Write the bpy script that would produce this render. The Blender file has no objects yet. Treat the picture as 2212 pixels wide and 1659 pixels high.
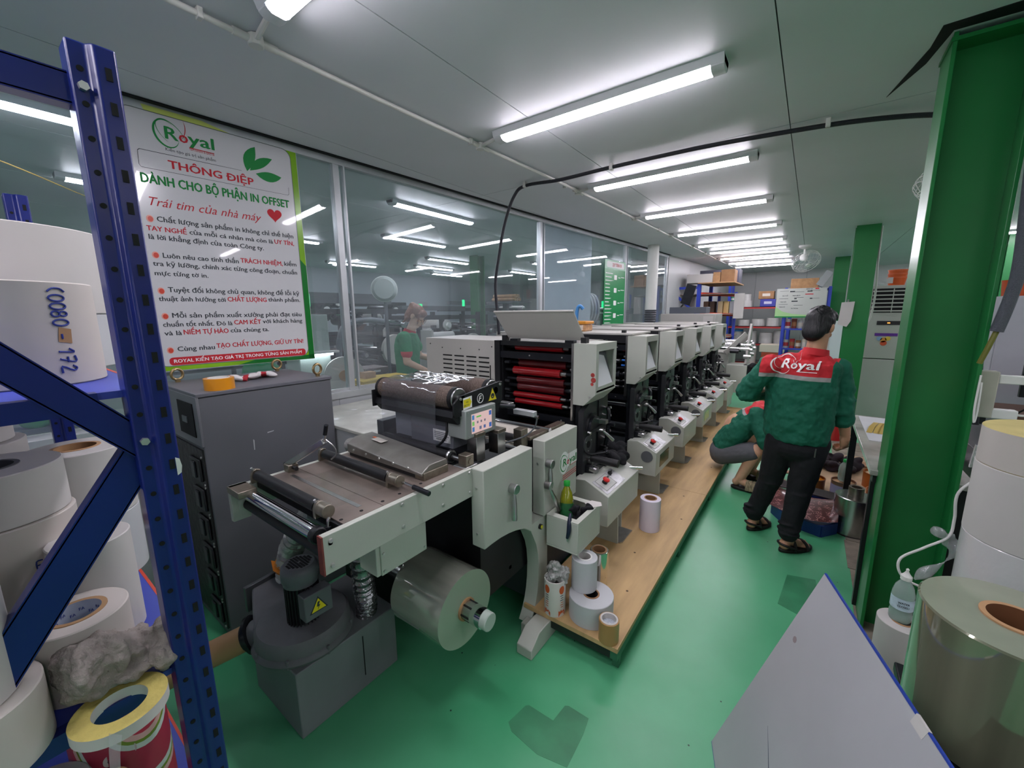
import bpy, bmesh, math, random
from mathutils import Vector, Matrix, Euler
random.seed(7)
SC = bpy.context.scene
COL = SC.collection
R_ = math.radians

# ------------------------------------------------------------------ camera, world, exposure
cam_data = bpy.data.cameras.new('camera')
cam_data.sensor_fit = 'HORIZONTAL'
cam_data.sensor_width = 36.0
cam_data.lens = 36.0 * 872.0 / 2212.0
cam_data.clip_start = 0.03
cam_data.clip_end = 100
cam = bpy.data.objects.new('camera', cam_data)
COL.objects.link(cam)
PITCH, YAW, ROLL = R_(10.0), R_(36.3), R_(0.48)
_f = Vector((-math.sin(YAW) * math.cos(PITCH), math.cos(YAW) * math.cos(PITCH), -math.sin(PITCH)))
_r = Vector((math.cos(YAW), math.sin(YAW), 0))
_u = _r.cross(_f)
_r2 = _r * math.cos(ROLL) - _u * math.sin(ROLL)
_u2 = _r * math.sin(ROLL) + _u * math.cos(ROLL)
_m = Matrix((_r2, _u2, -_f)).transposed().to_4x4()
_m.translation = Vector((0, 0, 1.6))
cam.matrix_world = _m
SC.camera = cam

world = bpy.data.worlds.new('world')
SC.world = world
world.use_nodes = True
world.node_tree.nodes['Background'].inputs[0].default_value = (.8, .9, 1, 1)
world.node_tree.nodes['Background'].inputs[1].default_value = 0.35
SC.view_settings.view_transform = 'Standard'
SC.view_settings.look = 'None'
SC.view_settings.exposure = 1.15
SC.view_settings.gamma = 1.0
SC.view_settings.use_curve_mapping = False
LAMP = 22.0         # radiance of the room's LED battens

# ------------------------------------------------------------------ materials
def lin(h):
    h = h.lstrip('#')
    o = []
    for i in (0, 2, 4):
        c = int(h[i:i + 2], 16) / 255
        o.append(c / 12.92 if c <= .04045 else ((c + .055) / 1.055) ** 2.4)
    return tuple(o)

MATS = {}
def M(name, col='#888888', rough=.5, metal=0., bump=0., bs=60., var=0., vs=6., coat=0., spec=.5, emit=0., detail=4., trans=0., ior=1.45, stretch=None, alpha=1.):
    if name in MATS:
        return MATS[name]
    m = bpy.data.materials.new(name)
    m.use_nodes = True
    nt = m.node_tree
    b = nt.nodes['Principled BSDF']
    c = lin(col)
    b.inputs['Base Color'].default_value = (*c, 1)
    b.inputs['Roughness'].default_value = rough
    b.inputs['Metallic'].default_value = metal
    b.inputs['Specular IOR Level'].default_value = spec
    b.inputs['Coat Weight'].default_value = coat
    b.inputs['Transmission Weight'].default_value = trans
    b.inputs['IOR'].default_value = ior
    b.inputs['Alpha'].default_value = alpha
    if emit:
        b.inputs['Emission Color'].default_value = (*c, 1)
        b.inputs['Emission Strength'].default_value = emit
    if var or bump:
        tc = nt.nodes.new('ShaderNodeTexCoord')
        mp = nt.nodes.new('ShaderNodeMapping')
        if stretch:
            mp.inputs['Scale'].default_value = stretch
        nt.links.new(tc.outputs['Object'], mp.inputs[0])
    if var:
        n = nt.nodes.new('ShaderNodeTexNoise')
        n.inputs['Scale'].default_value = vs
        n.inputs['Detail'].default_value = detail
        nt.links.new(mp.outputs[0], n.inputs['Vector'])
        mr = nt.nodes.new('ShaderNodeMapRange')
        mr.inputs[1].default_value = .3
        mr.inputs[2].default_value = .7
        nt.links.new(n.outputs['Fac'], mr.inputs[0])
        mx = nt.nodes.new('ShaderNodeMix')
        mx.data_type = 'RGBA'
        mx.inputs[6].default_value = (*[x * (1 - var) for x in c], 1)
        mx.inputs[7].default_value = (*[min(1, x * (1 + var)) for x in c], 1)
        nt.links.new(mr.outputs[0], mx.inputs[0])
        nt.links.new(mx.outputs[2], b.inputs['Base Color'])
    if bump:
        n2 = nt.nodes.new('ShaderNodeTexNoise')
        n2.inputs['Scale'].default_value = bs
        n2.inputs['Detail'].default_value = 3
        nt.links.new(mp.outputs[0], n2.inputs['Vector'])
        bp = nt.nodes.new('ShaderNodeBump')
        bp.inputs['Strength'].default_value = bump
        bp.inputs['Distance'].default_value = .01
        nt.links.new(n2.outputs['Fac'], bp.inputs['Height'])
        nt.links.new(bp.outputs[0], b.inputs['Normal'])
    MATS[name] = m
    return m

def clear_mat(name, tint=(.9, .95, .93), refl_ior=1.45, haze=0., haze_col=(.8, .85, .85), rough=.02, boost=1.0):
    """thin clear sheet: transparent + fresnel mirror (+ a little diffuse haze)"""
    if name in MATS:
        return MATS[name]
    m = bpy.data.materials.new(name)
    m.use_nodes = True
    nt = m.node_tree
    nt.nodes.clear()
    out = nt.nodes.new('ShaderNodeOutputMaterial')
    tr = nt.nodes.new('ShaderNodeBsdfTransparent')
    tr.inputs[0].default_value = (*tint, 1)
    gl = nt.nodes.new('ShaderNodeBsdfGlossy')
    gl.inputs['Roughness'].default_value = rough
    lw = nt.nodes.new('ShaderNodeLayerWeight')
    lw.inputs['Blend'].default_value = .5
    f0 = ((refl_ior - 1) / (refl_ior + 1)) ** 2
    pw = nt.nodes.new('ShaderNodeMath'); pw.operation = 'POWER'; pw.inputs[1].default_value = 5
    nt.links.new(lw.outputs['Facing'], pw.inputs[0])
    fr = nt.nodes.new('ShaderNodeMath'); fr.operation = 'MULTIPLY_ADD'
    fr.inputs[1].default_value = 1 - f0; fr.inputs[2].default_value = f0
    nt.links.new(pw.outputs[0], fr.inputs[0])
    base = tr
    if haze:
        df = nt.nodes.new('ShaderNodeBsdfDiffuse')
        df.inputs[0].default_value = (*haze_col, 1)
        mh = nt.nodes.new('ShaderNodeMixShader')
        tc = nt.nodes.new('ShaderNodeTexCoord')
        ns = nt.nodes.new('ShaderNodeTexNoise')
        ns.inputs['Scale'].default_value = 3
        ns.inputs['Detail'].default_value = 6
        nt.links.new(tc.outputs['Object'], ns.inputs['Vector'])
        mu = nt.nodes.new('ShaderNodeMath')
        mu.operation = 'MULTIPLY'
        mu.inputs[1].default_value = haze * 2
        nt.links.new(ns.outputs['Fac'], mu.inputs[0])
        nt.links.new(mu.outputs[0], mh.inputs[0])
        nt.links.new(tr.outputs[0], mh.inputs[1])
        nt.links.new(df.outputs[0], mh.inputs[2])
        base = mh
    mx = nt.nodes.new('ShaderNodeMixShader')
    m2 = nt.nodes.new('ShaderNodeMath')
    m2.operation = 'MULTIPLY'
    m2.use_clamp = True
    m2.inputs[1].default_value = boost
    nt.links.new(fr.outputs[0], m2.inputs[0])
    nt.links.new(m2.outputs[0], mx.inputs[0])
    nt.links.new(base.outputs[0], mx.inputs[1])
    nt.links.new(gl.outputs[0], mx.inputs[2])
    nt.links.new(mx.outputs[0], out.inputs[0])
    MATS[name] = m
    return m

# ------------------------------------------------------------------ mesh builder
ORG = {}          # root object -> world origin subtracted from its parts' vertices
class MB:
    def __init__(s):
        s.v = []; s.f = []; s.mi = []
    def add(s, vs, fs, mi=0):
        o = len(s.v)
        s.v += [tuple(p) for p in vs]
        s.f += [tuple(i + o for i in f) for f in fs]
        s.mi += [mi] * len(fs)
        return s
    def box(s, x0, y0, z0, x1, y1, z1, mi=0):
        if x0 > x1: x0, x1 = x1, x0
        if y0 > y1: y0, y1 = y1, y0
        if z0 > z1: z0, z1 = z1, z0
        v = [(x0, y0, z0), (x1, y0, z0), (x1, y1, z0), (x0, y1, z0), (x0, y0, z1), (x1, y0, z1), (x1, y1, z1), (x0, y1, z1)]
        return s.add(v, [(0, 3, 2, 1), (4, 5, 6, 7), (0, 1, 5, 4), (1, 2, 6, 5), (2, 3, 7, 6), (3, 0, 4, 7)], mi)
    def obox(s, c, size, rot=(0, 0, 0), mi=0):
        m = Euler(rot).to_matrix()
        c = Vector(c)
        hx, hy, hz = [q / 2 for q in size]
        v = [c + m @ Vector(p) for p in ((-hx, -hy, -hz), (hx, -hy, -hz), (hx, hy, -hz), (-hx, hy, -hz), (-hx, -hy, hz), (hx, -hy, hz), (hx, hy, hz), (-hx, hy, hz))]
        return s.add(v, [(0, 3, 2, 1), (4, 5, 6, 7), (0, 1, 5, 4), (1, 2, 6, 5), (2, 3, 7, 6), (3, 0, 4, 7)], mi)
    def bar(s, p0, p1, w, h, up=(0, 0, 1), mi=0):
        p0, p1 = Vector(p0), Vector(p1)
        d = (p1 - p0).normalized()
        a = d.cross(Vector(up)).normalized() * (w / 2)
        b = a.cross(d).normalized() * (h / 2)
        v = [p + q for p in (p0, p1) for q in (-a - b, a - b, a + b, -a + b)]
        return s.add(v, [(3, 2, 1, 0), (4, 5, 6, 7), (0, 1, 5, 4), (1, 2, 6, 5), (2, 3, 7, 6), (3, 0, 4, 7)], mi)
    def cyl(s, p0, p1, r, r2=None, n=20, mi=0, cap=True):
        p0, p1 = Vector(p0), Vector(p1)
        r2 = r if r2 is None else r2
        d = (p1 - p0).normalized()
        a = d.orthogonal().normalized()
        b = d.cross(a)
        v = []
        for p, q in ((p0, r), (p1, r2)):
            for i in range(n):
                t = 2 * math.pi * i / n
                v.append(p + (a * math.cos(t) + b * math.sin(t)) * q)
        f = [(i, (i + 1) % n, n + (i + 1) % n, n + i) for i in range(n)]
        if cap:
            f += [tuple(range(n - 1, -1, -1)), tuple(range(n, 2 * n))]
        return s.add(v, f, mi)
    def tube(s, pts, r, n=8, mi=0, smooth=0, cap=True):
        pts = [Vector(p) for p in pts]
        if smooth:
            pts = spline(pts, smooth)
        rr = r if callable(r) else (lambda t: r)
        d = (pts[1] - pts[0]).normalized()
        a = d.orthogonal().normalized()
        v = []
        N = len(pts)
        for k, p in enumerate(pts):
            if k == 0: t = pts[1] - pts[0]
            elif k == N - 1: t = pts[-1] - pts[-2]
            else: t = pts[k + 1] - pts[k - 1]
            t = t.normalized()
            a = (a - t * a.dot(t)).normalized()
            b = t.cross(a)
            q = rr(k / (N - 1))
            for i in range(n):
                w = 2 * math.pi * i / n
                v.append(p + (a * math.cos(w) + b * math.sin(w)) * q)
        f = []
        for k in range(N - 1):
            for i in range(n):
                f.append((k * n + i, k * n + (i + 1) % n, (k + 1) * n + (i + 1) % n, (k + 1) * n + i))
        if cap:
            f += [tuple(range(n - 1, -1, -1)), tuple(range((N - 1) * n, N * n))]
        return s.add(v, f, mi)
    def lathe(s, prof, c=(0, 0, 0), axis=(0, 0, 1), n=32, mi=0, closed=False, mis=None):
        c = Vector(c); d = Vector(axis).normalized()
        a = d.orthogonal().normalized(); b = d.cross(a)
        v = []
        for r, h in prof:
            for i in range(n):
                t = 2 * math.pi * i / n
                v.append(c + d * h + (a * math.cos(t) + b * math.sin(t)) * r)
        K = len(prof)
        rng = K if closed else K - 1
        for k in range(rng):
            k2 = (k + 1) % K
            f = [(k * n + i, k * n + (i + 1) % n, k2 * n + (i + 1) % n, k2 * n + i) for i in range(n)]
            o = len(s.v) if k == 0 else o
            if k == 0:
                s.v += [tuple(p) for p in v]
            s.f += [tuple(i + o for i in q) for q in f]
            s.mi += [(mis[k] if mis else mi)] * n
        return s
    def prism(s, poly, axis, a, b, mi=0):
        def P(p, h):
            return {'x': (h, p[0], p[1]), 'y': (p[0], h, p[1]), 'z': (p[0], p[1], h)}[axis]
        n = len(poly)
        v = [P(p, a) for p in poly] + [P(p, b) for p in poly]
        f = [tuple(range(n - 1, -1, -1)), tuple(range(n, 2 * n))] + [(i, (i + 1) % n, n + (i + 1) % n, n + i) for i in range(n)]
        return s.add(v, f, mi)
    def loft(s, secs, n=28, mi=0):
        """closed body through elliptical sections (centre, ru, rv, rotation matrix)"""
        v = []
        for c, ru, rv, m in secs:
            c = Vector(c)
            for i in range(n):
                t = 2 * math.pi * i / n
                v.append(c + m @ Vector((ru * math.cos(t), rv * math.sin(t), 0)))
        K = len(secs)
        f = [(k * n + i, k * n + (i + 1) % n, (k + 1) * n + (i + 1) % n, (k + 1) * n + i) for k in range(K - 1) for i in range(n)]
        f += [tuple(range(n - 1, -1, -1)), tuple(range((K - 1) * n, K * n))]
        return s.add(v, f, mi)
    def ell(s, c, r, rot=(0, 0, 0), nu=16, nv=10, mi=0):
        m = Euler(rot).to_matrix() if not isinstance(rot, Matrix) else rot
        c = Vector(c)
        if not hasattr(r, '__len__'): r = (r, r, r)
        v = [c + m @ Vector((0, 0, -r[2]))]
        for j in range(1, nv):
            p = -math.pi / 2 + math.pi * j / nv
            for i in range(nu):
                t = 2 * math.pi * i / nu
                v.append(c + m @ Vector((r[0] * math.cos(p) * math.cos(t), r[1] * math.cos(p) * math.sin(t), r[2] * math.sin(p))))
        v.append(c + m @ Vector((0, 0, r[2])))
        f = [(0, 1 + (i + 1) % nu, 1 + i) for i in range(nu)]
        for j in range(nv - 2):
            for i in range(nu):
                f.append((1 + j * nu + i, 1 + j * nu + (i + 1) % nu, 1 + (j + 1) * nu + (i + 1) % nu, 1 + (j + 1) * nu + i))
        e = len(v) - 1
        f += [(1 + (nv - 2) * nu + i, 1 + (nv - 2) * nu + (i + 1) % nu, e) for i in range(nu)]
        return s.add(v, f, mi)
    def caps(s, p0, p1, r0, r1=None, mi=0):
        r1 = r0 if r1 is None else r1
        s.cyl(p0, p1, r0, r1, n=16, mi=mi)
        s.ell(p0, r0, nu=16, nv=10, mi=mi)
        return s.ell(p1, r1, nu=16, nv=10, mi=mi)
    def torus(s, c, axis, R, r, n=28, k=8, mi=0):
        c = Vector(c); d = Vector(axis).normalized(); a = d.orthogonal().normalized(); b = d.cross(a)
        v = []
        for i in range(n):
            t = 2 * math.pi * i / n
            e = a * math.cos(t) + b * math.sin(t)
            for j in range(k):
                w = 2 * math.pi * j / k
                v.append(c + e * (R + r * math.cos(w)) + d * (r * math.sin(w)))
        f = [(i * k + j, ((i + 1) % n) * k + j, ((i + 1) % n) * k + (j + 1) % k, i * k + (j + 1) % k) for i in range(n) for j in range(k)]
        return s.add(v, f, mi)
    def mesh(s, name, mats, org=(0, 0, 0), angle=38):
        me = bpy.data.meshes.new(name)
        o = Vector(org)
        me.from_pydata([tuple(Vector(p) - o) for p in s.v], [], s.f)
        for m in (mats if isinstance(mats, (list, tuple)) else [mats]):
            me.materials.append(m)
        if isinstance(mats, (list, tuple)) and len(mats) > 1:
            me.polygons.foreach_set('material_index', s.mi)
        bm = bmesh.new(); bm.from_mesh(me)
        bmesh.ops.recalc_face_normals(bm, faces=bm.faces[:])
        bm.to_mesh(me); bm.free()
        if angle:
            me.shade_smooth()
            me.set_sharp_from_angle(angle=R_(angle))
        me.update()
        return me
    def build(s, name, mats, parent=None, bevel=0., angle=38, kind=None, label=None):
        org = ORG.get(root_of(parent), (0, 0, 0)) if parent else (0, 0, 0)
        ob = bpy.data.objects.new(name, s.mesh(name, mats, org, angle))
        COL.objects.link(ob)
        if parent:
            ob.parent = parent
        if bevel:
            bv = ob.modifiers.new('bevel', 'BEVEL')
            bv.width = bevel; bv.segments = 2; bv.limit_method = 'ANGLE'; bv.angle_limit = R_(40)
            bv.harden_normals = False
        if kind: ob['kind'] = kind
        if label: ob['label'] = label
        return ob

def spline(pts, k):
    out = []
    n = len(pts)
    for i in range(n - 1):
        p0 = pts[max(i - 1, 0)]; p1 = pts[i]; p2 = pts[i + 1]; p3 = pts[min(i + 2, n - 1)]
        for j in range(k):
            t = j / k
            out.append(.5 * ((2 * p1) + (p2 - p0) * t + (2 * p0 - 5 * p1 + 4 * p2 - p3) * t * t + (3 * p1 - p0 - 3 * p2 + p3) * t ** 3))
    out.append(pts[-1])
    return out

def root_of(o):
    while o.parent: o = o.parent
    return o

def thing(name, label, cat, loc=(0, 0, 0), rz=0., group=None, local=False):
    """an Empty at the thing's base; parts are given in world coordinates unless local"""
    o = bpy.data.objects.new(name, None)
    o.empty_display_size = .1
    COL.objects.link(o)
    o.location = loc
    o.rotation_euler = (0, 0, rz)
    o['label'] = label; o['category'] = cat
    if group: o['group'] = group
    ORG[o] = (0, 0, 0) if local else Vector(loc)
    return o

def tag(o, label, cat, group=None):
    o['label'] = label; o['category'] = cat
    if group: o['group'] = group
    return o

def struct(o):
    o['kind'] = 'structure'
    return o

def dup(o, loc=None, rz=None, label=None, parent=None):
    c = o.copy()
    COL.objects.link(c)
    if parent is not None: c.parent = parent
    if loc is not None: c.location = loc
    if rz is not None: c.rotation_euler = (0, 0, rz)
    if label: c['label'] = label
    for ch in list(o.children):
        dup(ch, parent=c)
    return c

# flat print -------------------------------------------------------------
SUBST = {'ơ': 'o', 'ờ': 'ò', 'ớ': 'ó', 'ở': 'ỏ', 'ỡ': 'õ', 'ợ': 'ọ', 'Ơ': 'O', 'Ờ': 'Ò', 'Ớ': 'Ó', 'Ở': 'Ỏ', 'Ỡ': 'Õ', 'Ợ': 'Ọ', 'Đ': 'D'}
def glyphs(s, shear):
    cu = bpy.data.curves.new('t', 'FONT')
    cu.body = s; cu.size = 1; cu.shear = shear; cu.resolution_u = 2
    ob = bpy.data.objects.new('t', cu)
    me = bpy.data.meshes.new_from_object(ob)
    bpy.data.objects.remove(ob); bpy.data.curves.remove(cu)
    return me
def text(s, mat, parent, o, ux, uz, width=None, cap=.02, bold=0., shear=0., name='lettering', depth=0., align='L'):
    plain = ''.join(SUBST.get(c, c) for c in s)
    extra = []                                   # horns of o-horn letters and the bar of D, drawn as strokes
    for i, c in enumerate(s):
        if c in SUBST:
            m_ = glyphs(plain[:i + 1], shear)
            xr = max(v.co.x for v in m_.vertices)
            bpy.data.meshes.remove(m_)
            if c == 'Đ':
                m_ = glyphs(plain[:i + 1].rstrip()[-1], 0)
                w_ = max(v.co.x for v in m_.vertices) - min(v.co.x for v in m_.vertices)
                bpy.data.meshes.remove(m_)
                x_ = xr - w_
                extra.append([(x_ - .07, .335), (x_ + .27, .335), (x_ + .27, .405), (x_ - .07, .405)])
            else:
                h_ = .0 if c.islower() else .22
                extra.append([(xr - .10, .40 + h_), (xr - .02, .42 + h_), (xr + .04, .50 + h_), (xr + .03, .58 + h_), (xr - .04, .57 + h_), (xr - .03, .50 + h_), (xr - .12, .46 + h_)])
    me = glyphs(plain, shear)
    xs = [v.co.x for v in me.vertices]
    x0, x1 = min(xs), max(xs)
    sy = cap / .73
    sx = (width / (x1 - x0)) if width else sy
    ux = Vector(ux).normalized(); uz = Vector(uz).normalized(); o = Vector(o)
    org = Vector(ORG.get(root_of(parent), (0, 0, 0)))
    sh = {'L': 0, 'C': -(x1 - x0) * sx / 2}[align]
    nn = ux.cross(uz)
    base = [v.co.copy() for v in me.vertices]
    fcs = [tuple(p.vertices) for p in me.polygons]
    for q_ in extra:
        k1 = len(base)
        base += [Vector((x_, y_, -.001)) for x_, y_ in q_]
        fcs.append(tuple(range(k1, len(base))))
    bpy.data.meshes.remove(me)
    shifts = [(0, 0)] if not bold else [(-bold, 0), (bold, 0), (0, bold * .6), (0, -bold * .6)]
    vs, fs = [], []
    for i, (bx, by) in enumerate(shifts):       # heavier strokes: copies nudged sideways, each a hair prouder
        k0 = len(vs)
        vs += [o + ux * ((c.x + bx - x0) * sx + sh) + uz * ((c.y + by) * sy) + nn * (.00012 * i + (.00006 if c.z < 0 else 0)) - org for c in base]
        fs += [tuple(j + k0 for j in f) for f in fcs]
    me = bpy.data.meshes.new(name)
    me.from_pydata(vs, [], fs)
    me.materials.append(mat)
    ob = bpy.data.objects.new(name, me)
    COL.objects.link(ob)
    ob.parent = parent
    return ob

def flat(polys, mat, parent, o, ux, uz, name='print', th=0.0004, lift=0.):
    """flat printed shapes: 2D polygons laid on the plane o + u*ux + v*uz"""
    ux = Vector(ux).normalized(); uz = Vector(uz).normalized(); o = Vector(o); nn = ux.cross(uz)
    mb = MB()
    for poly in polys:
        n = len(poly)
        a = [o + ux * p[0] + uz * p[1] + nn * lift for p in poly]
        b = [p + nn * th for p in a]
        mb.add(a + b, [tuple(range(n - 1, -1, -1)), tuple(range(n, 2 * n))] + [(i, (i + 1) % n, n + (i + 1) % n, n + i) for i in range(n)])
    return mb.build(name, mat, parent, angle=0)

def band(c, rx, ry, rot, t0, t1, w0, w1=None, n=40, taper=True):
    """crescent-like arc of an ellipse as a polygon (flat)"""
    outer, inner = [], []
    cr, sr = math.cos(rot), math.sin(rot)
    for i in range(n + 1):
        k = i / n
        t = t0 + (t1 - t0) * k
        w = w0 * (math.sin(math.pi * min(max(k, .02), .98)) if taper else 1) + .0003
        for lst, e in ((outer, w / 2), (inner, -w / 2)):
            x, y = (rx + e) * math.cos(t), (ry + e) * math.sin(t)
            lst.append((c[0] + x * cr - y * sr, c[1] + x * sr + y * cr))
    qs = []
    for i in range(n):
        qs.append([outer[i], outer[i + 1], inner[i + 1], inner[i]])
    return qs

def royal_logo(parent, o, ux, uz, w, green, red, sub=True):
    """swoosh rings + lettering 'Royal'; w = total width"""
    ux = Vector(ux).normalized(); uz = Vector(uz).normalized(); o = Vector(o); nn = ux.cross(uz) * .0006
    flat(band((.20 * w, .24 * w), .19 * w, .25 * w, .25, R_(40), R_(330), .035 * w), green, parent, o, ux, uz, name='logo_ring')
    flat(band((.27 * w, .27 * w), .17 * w, .27 * w, .75, R_(-60), R_(200), .014 * w), green, parent, o, ux, uz, name='logo_ring')
    flat(band((.30 * w, .44 * w), .22 * w, .30 * w, 0, R_(-60), R_(25), .012 * w), red, parent, o, ux, uz, name='logo_swoosh')
    text('R', green, parent, o + ux * .18 * w + uz * .15 * w + nn, ux, uz, .20 * w, .24 * w, bold=.02, name='logo_letter')
    text('o', red, parent, o + ux * .40 * w + uz * .15 * w + nn, ux, uz, .14 * w, .22 * w, bold=.02, name='logo_letter')
    text('yal', green, parent, o + ux * .55 * w + uz * .15 * w + nn, ux, uz, .44 * w, .23 * w, bold=.02, name='logo_letter')
    flat([[(.55 * w, .07 * w), (.98 * w, .07 * w), (.98 * w, .085 * w), (.55 * w, .085 * w)]], red, parent, o + nn, ux, uz, name='logo_line')

# organic blobs (people, cloth) ------------------------------------------
def blob(name, fill, mats, parent=None, voxel=.008, smooth=6, matfn=None, local_org=None, sub=0, kind=None, label=None, disp=0., dscale=.05, cuts=()):
    mb = MB()
    fill(mb)
    me = mb.mesh(name + '_t', [m for m in (mats if isinstance(mats, (list, tuple)) else [mats])], (0, 0, 0), 0)
    t = bpy.data.objects.new(name + '_t', me)
    COL.objects.link(t)
    r = t.modifiers.new('r', 'REMESH'); r.mode = 'VOXEL'; r.voxel_size = voxel; r.use_smooth_shade = True
    if smooth:
        sm = t.modifiers.new('s', 'SMOOTH'); sm.factor = .5; sm.iterations = smooth
    if disp:
        tx = bpy.data.textures.new(name, 'CLOUDS'); tx.noise_scale = dscale
        dm = t.modifiers.new('d', 'DISPLACE'); dm.texture = tx; dm.strength = disp; dm.mid_level = .5; dm.texture_coords = 'LOCAL'
    dg = bpy.context.evaluated_depsgraph_get()
    out = bpy.data.meshes.new_from_object(t.evaluated_get(dg))
    out.name = name
    bpy.data.objects.remove(t)
    bpy.data.meshes.remove(me)
    if parent:
        org = Vector(ORG.get(root_of(parent), (0, 0, 0)))
        if org.length:
            out.transform(Matrix.Translation(-org))
    else:
        org = Vector((0, 0, 0))
    if cuts:
        bq = bmesh.new(); bq.from_mesh(out)
        for co, no in cuts:
            bmesh.ops.bisect_plane(bq, geom=bq.verts[:] + bq.edges[:] + bq.faces[:], plane_co=Vector(co) - org, plane_no=no)
        bq.to_mesh(out); bq.free()
    out.materials.clear()
    for m in (mats if isinstance(mats, (list, tuple)) else [mats]):
        out.materials.append(m)
    if matfn:
        for p in out.polygons:
            p.material_index = matfn(p.center + org, p.normal)
    else:
        for p in out.polygons: p.material_index = 0
    out.shade_smooth()
    ob = bpy.data.objects.new(name, out)
    COL.objects.link(ob)
    if parent: ob.parent = parent
    if kind: ob['kind'] = kind
    if label: ob['label'] = label
    return ob

# ------------------------------------------------------------------ shared materials
PAINT = M('press_paint', '#b4b7ad', .42, bump=.03, bs=90, var=.07, vs=3)
PAINT2 = M('press_paint_warm', '#aeaca6', .5, bump=.03, bs=90, var=.05, vs=3)
DKPAINT = M('charcoal_paint', '#5e6064', .5, bump=.02, bs=120, var=.08, vs=2)
GREYMET = M('dull_grey_metal', '#5a5d60', .4, metal=.3, var=.12, vs=8)
BLACK = M('black_metal', '#17181b', .4, var=.2, vs=9)
BLACK2 = M('black_oiled_metal', '#202227', .28, metal=.3, var=.2, vs=12)
RUBBER = M('black_rubber', '#141517', .55, var=.25, vs=14)
STEEL = M('steel', '#b9b9b8', .28, metal=1, var=.12, vs=20)
CHROME = M('chrome', '#d8d8da', .08, metal=1)
BRONZE = M('tarnished_steel', '#8d8578', .38, metal=.9, var=.25, vs=25)
RUST = M('stained_plate', '#80746c', .42, metal=.45, var=.28, vs=7)
WHITEP = M('white_plastic', '#dcdcd8', .4)
PAPER = M('white_paper', '#bdbab6', .75, bump=.02, bs=20, var=.03, vs=5)
PAPER_B = M('bluish_white_paper', '#b6b8ba', .7, var=.03, vs=5)
PAPER_W = M('warm_white_paper', '#bbb5ae', .75, var=.05, vs=4)
KRAFT = M('kraft_card', '#a9835d', .8, var=.15, vs=14)
KRAFT2 = M('brown_card', '#8f6b4a', .8, var=.15, vs=9)
GREEN = M('green_column_paint', '#1b7138', .32, bump=.04, bs=70, var=.12, vs=2)
BLUE = M('blue_rack_paint', '#111f68', .3, bump=.03, bs=60, var=.15, vs=4)
BLUE_D = M('blue_deck_paint', '#3b49a8', .4, var=.08, vs=4)
REDB = M('red_beam_paint', '#a63330', .4, var=.1, vs=5)
ORANGEB = M('orange_beam_paint', '#c8442a', .4)
REDPL = M('red_plastic', '#cf2a26', .35)
HOLE = M('dark_hollow', '#07080b', .8)  # near-black, mostly standing in for the shade inside uncut openings
ALU = M('aluminium', '#c4c8ca', .35, metal=.6, var=.06, vs=8)
BOLT = M('bolt_steel', '#c9c9c6', .3, metal=.8)
INK_G = M('print_green', '#10813a', .6)
INK_R = M('print_red', '#c01f2c', .6)
INK_K = M('print_dark', '#2c3338', .6)
INK_W = M('print_white', '#f0f0ee', .6)
INK_Y = M('print_yellow', '#e8d61c', .5)
INK_B = M('pen_blue', '#2a3a86', .6)
INK_O = M('print_orange', '#c45a2c', .6)

# ------------------------------------------------------------------ floor
CEIL = 2.67
fl = M('green_epoxy', '#46a870', .3)
nt = fl.node_tree
b = nt.nodes['Principled BSDF']
tc = nt.nodes.new('ShaderNodeTexCoord')
n1 = nt.nodes.new('ShaderNodeTexNoise'); n1.inputs['Scale'].default_value = 1.3; n1.inputs['Detail'].default_value = 6
n2 = nt.nodes.new('ShaderNodeTexNoise'); n2.inputs['Scale'].default_value = 38; n2.inputs['Detail'].default_value = 3
vor = nt.nodes.new('ShaderNodeTexVoronoi'); vor.inputs['Scale'].default_value = 9
cr = nt.nodes.new('ShaderNodeValToRGB')
cr.color_ramp.elements[0].position = .3; cr.color_ramp.elements[0].color = (*lin('#3f9a69'), 1)
cr.color_ramp.elements[1].position = .72; cr.color_ramp.elements[1].color = (*lin('#63b085'), 1)
for n in (n1, n2, vor): nt.links.new(tc.outputs['Object'], n.inputs['Vector'])
nt.links.new(n1.outputs['Fac'], cr.inputs[0])
sp = nt.nodes.new('ShaderNodeMath'); sp.operation = 'LESS_THAN'; sp.inputs[1].default_value = .035
nt.links.new(vor.outputs['Distance'], sp.inputs[0])
mxs = nt.nodes.new('ShaderNodeMix'); mxs.data_type = 'RGBA'
mxs.inputs[7].default_value = (*lin('#1d3a2a'), 1)
nt.links.new(sp.outputs[0], mxs.inputs[0]); nt.links.new(cr.outputs[0], mxs.inputs[6])
nt.links.new(mxs.outputs[2], b.inputs['Base Color'])
bp = nt.nodes.new('ShaderNodeBump'); bp.inputs['Strength'].default_value = .05
nt.links.new(n2.outputs['Fac'], bp.inputs['Height']); nt.links.new(bp.outputs[0], b.inputs['Normal'])
rr = nt.nodes.new('ShaderNodeMapRange'); rr.inputs[3].default_value = .22; rr.inputs[4].default_value = .42
nt.links.new(n1.outputs['Fac'], rr.inputs[0]); nt.links.new(rr.outputs[0], b.inputs['Roughness'])

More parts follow.
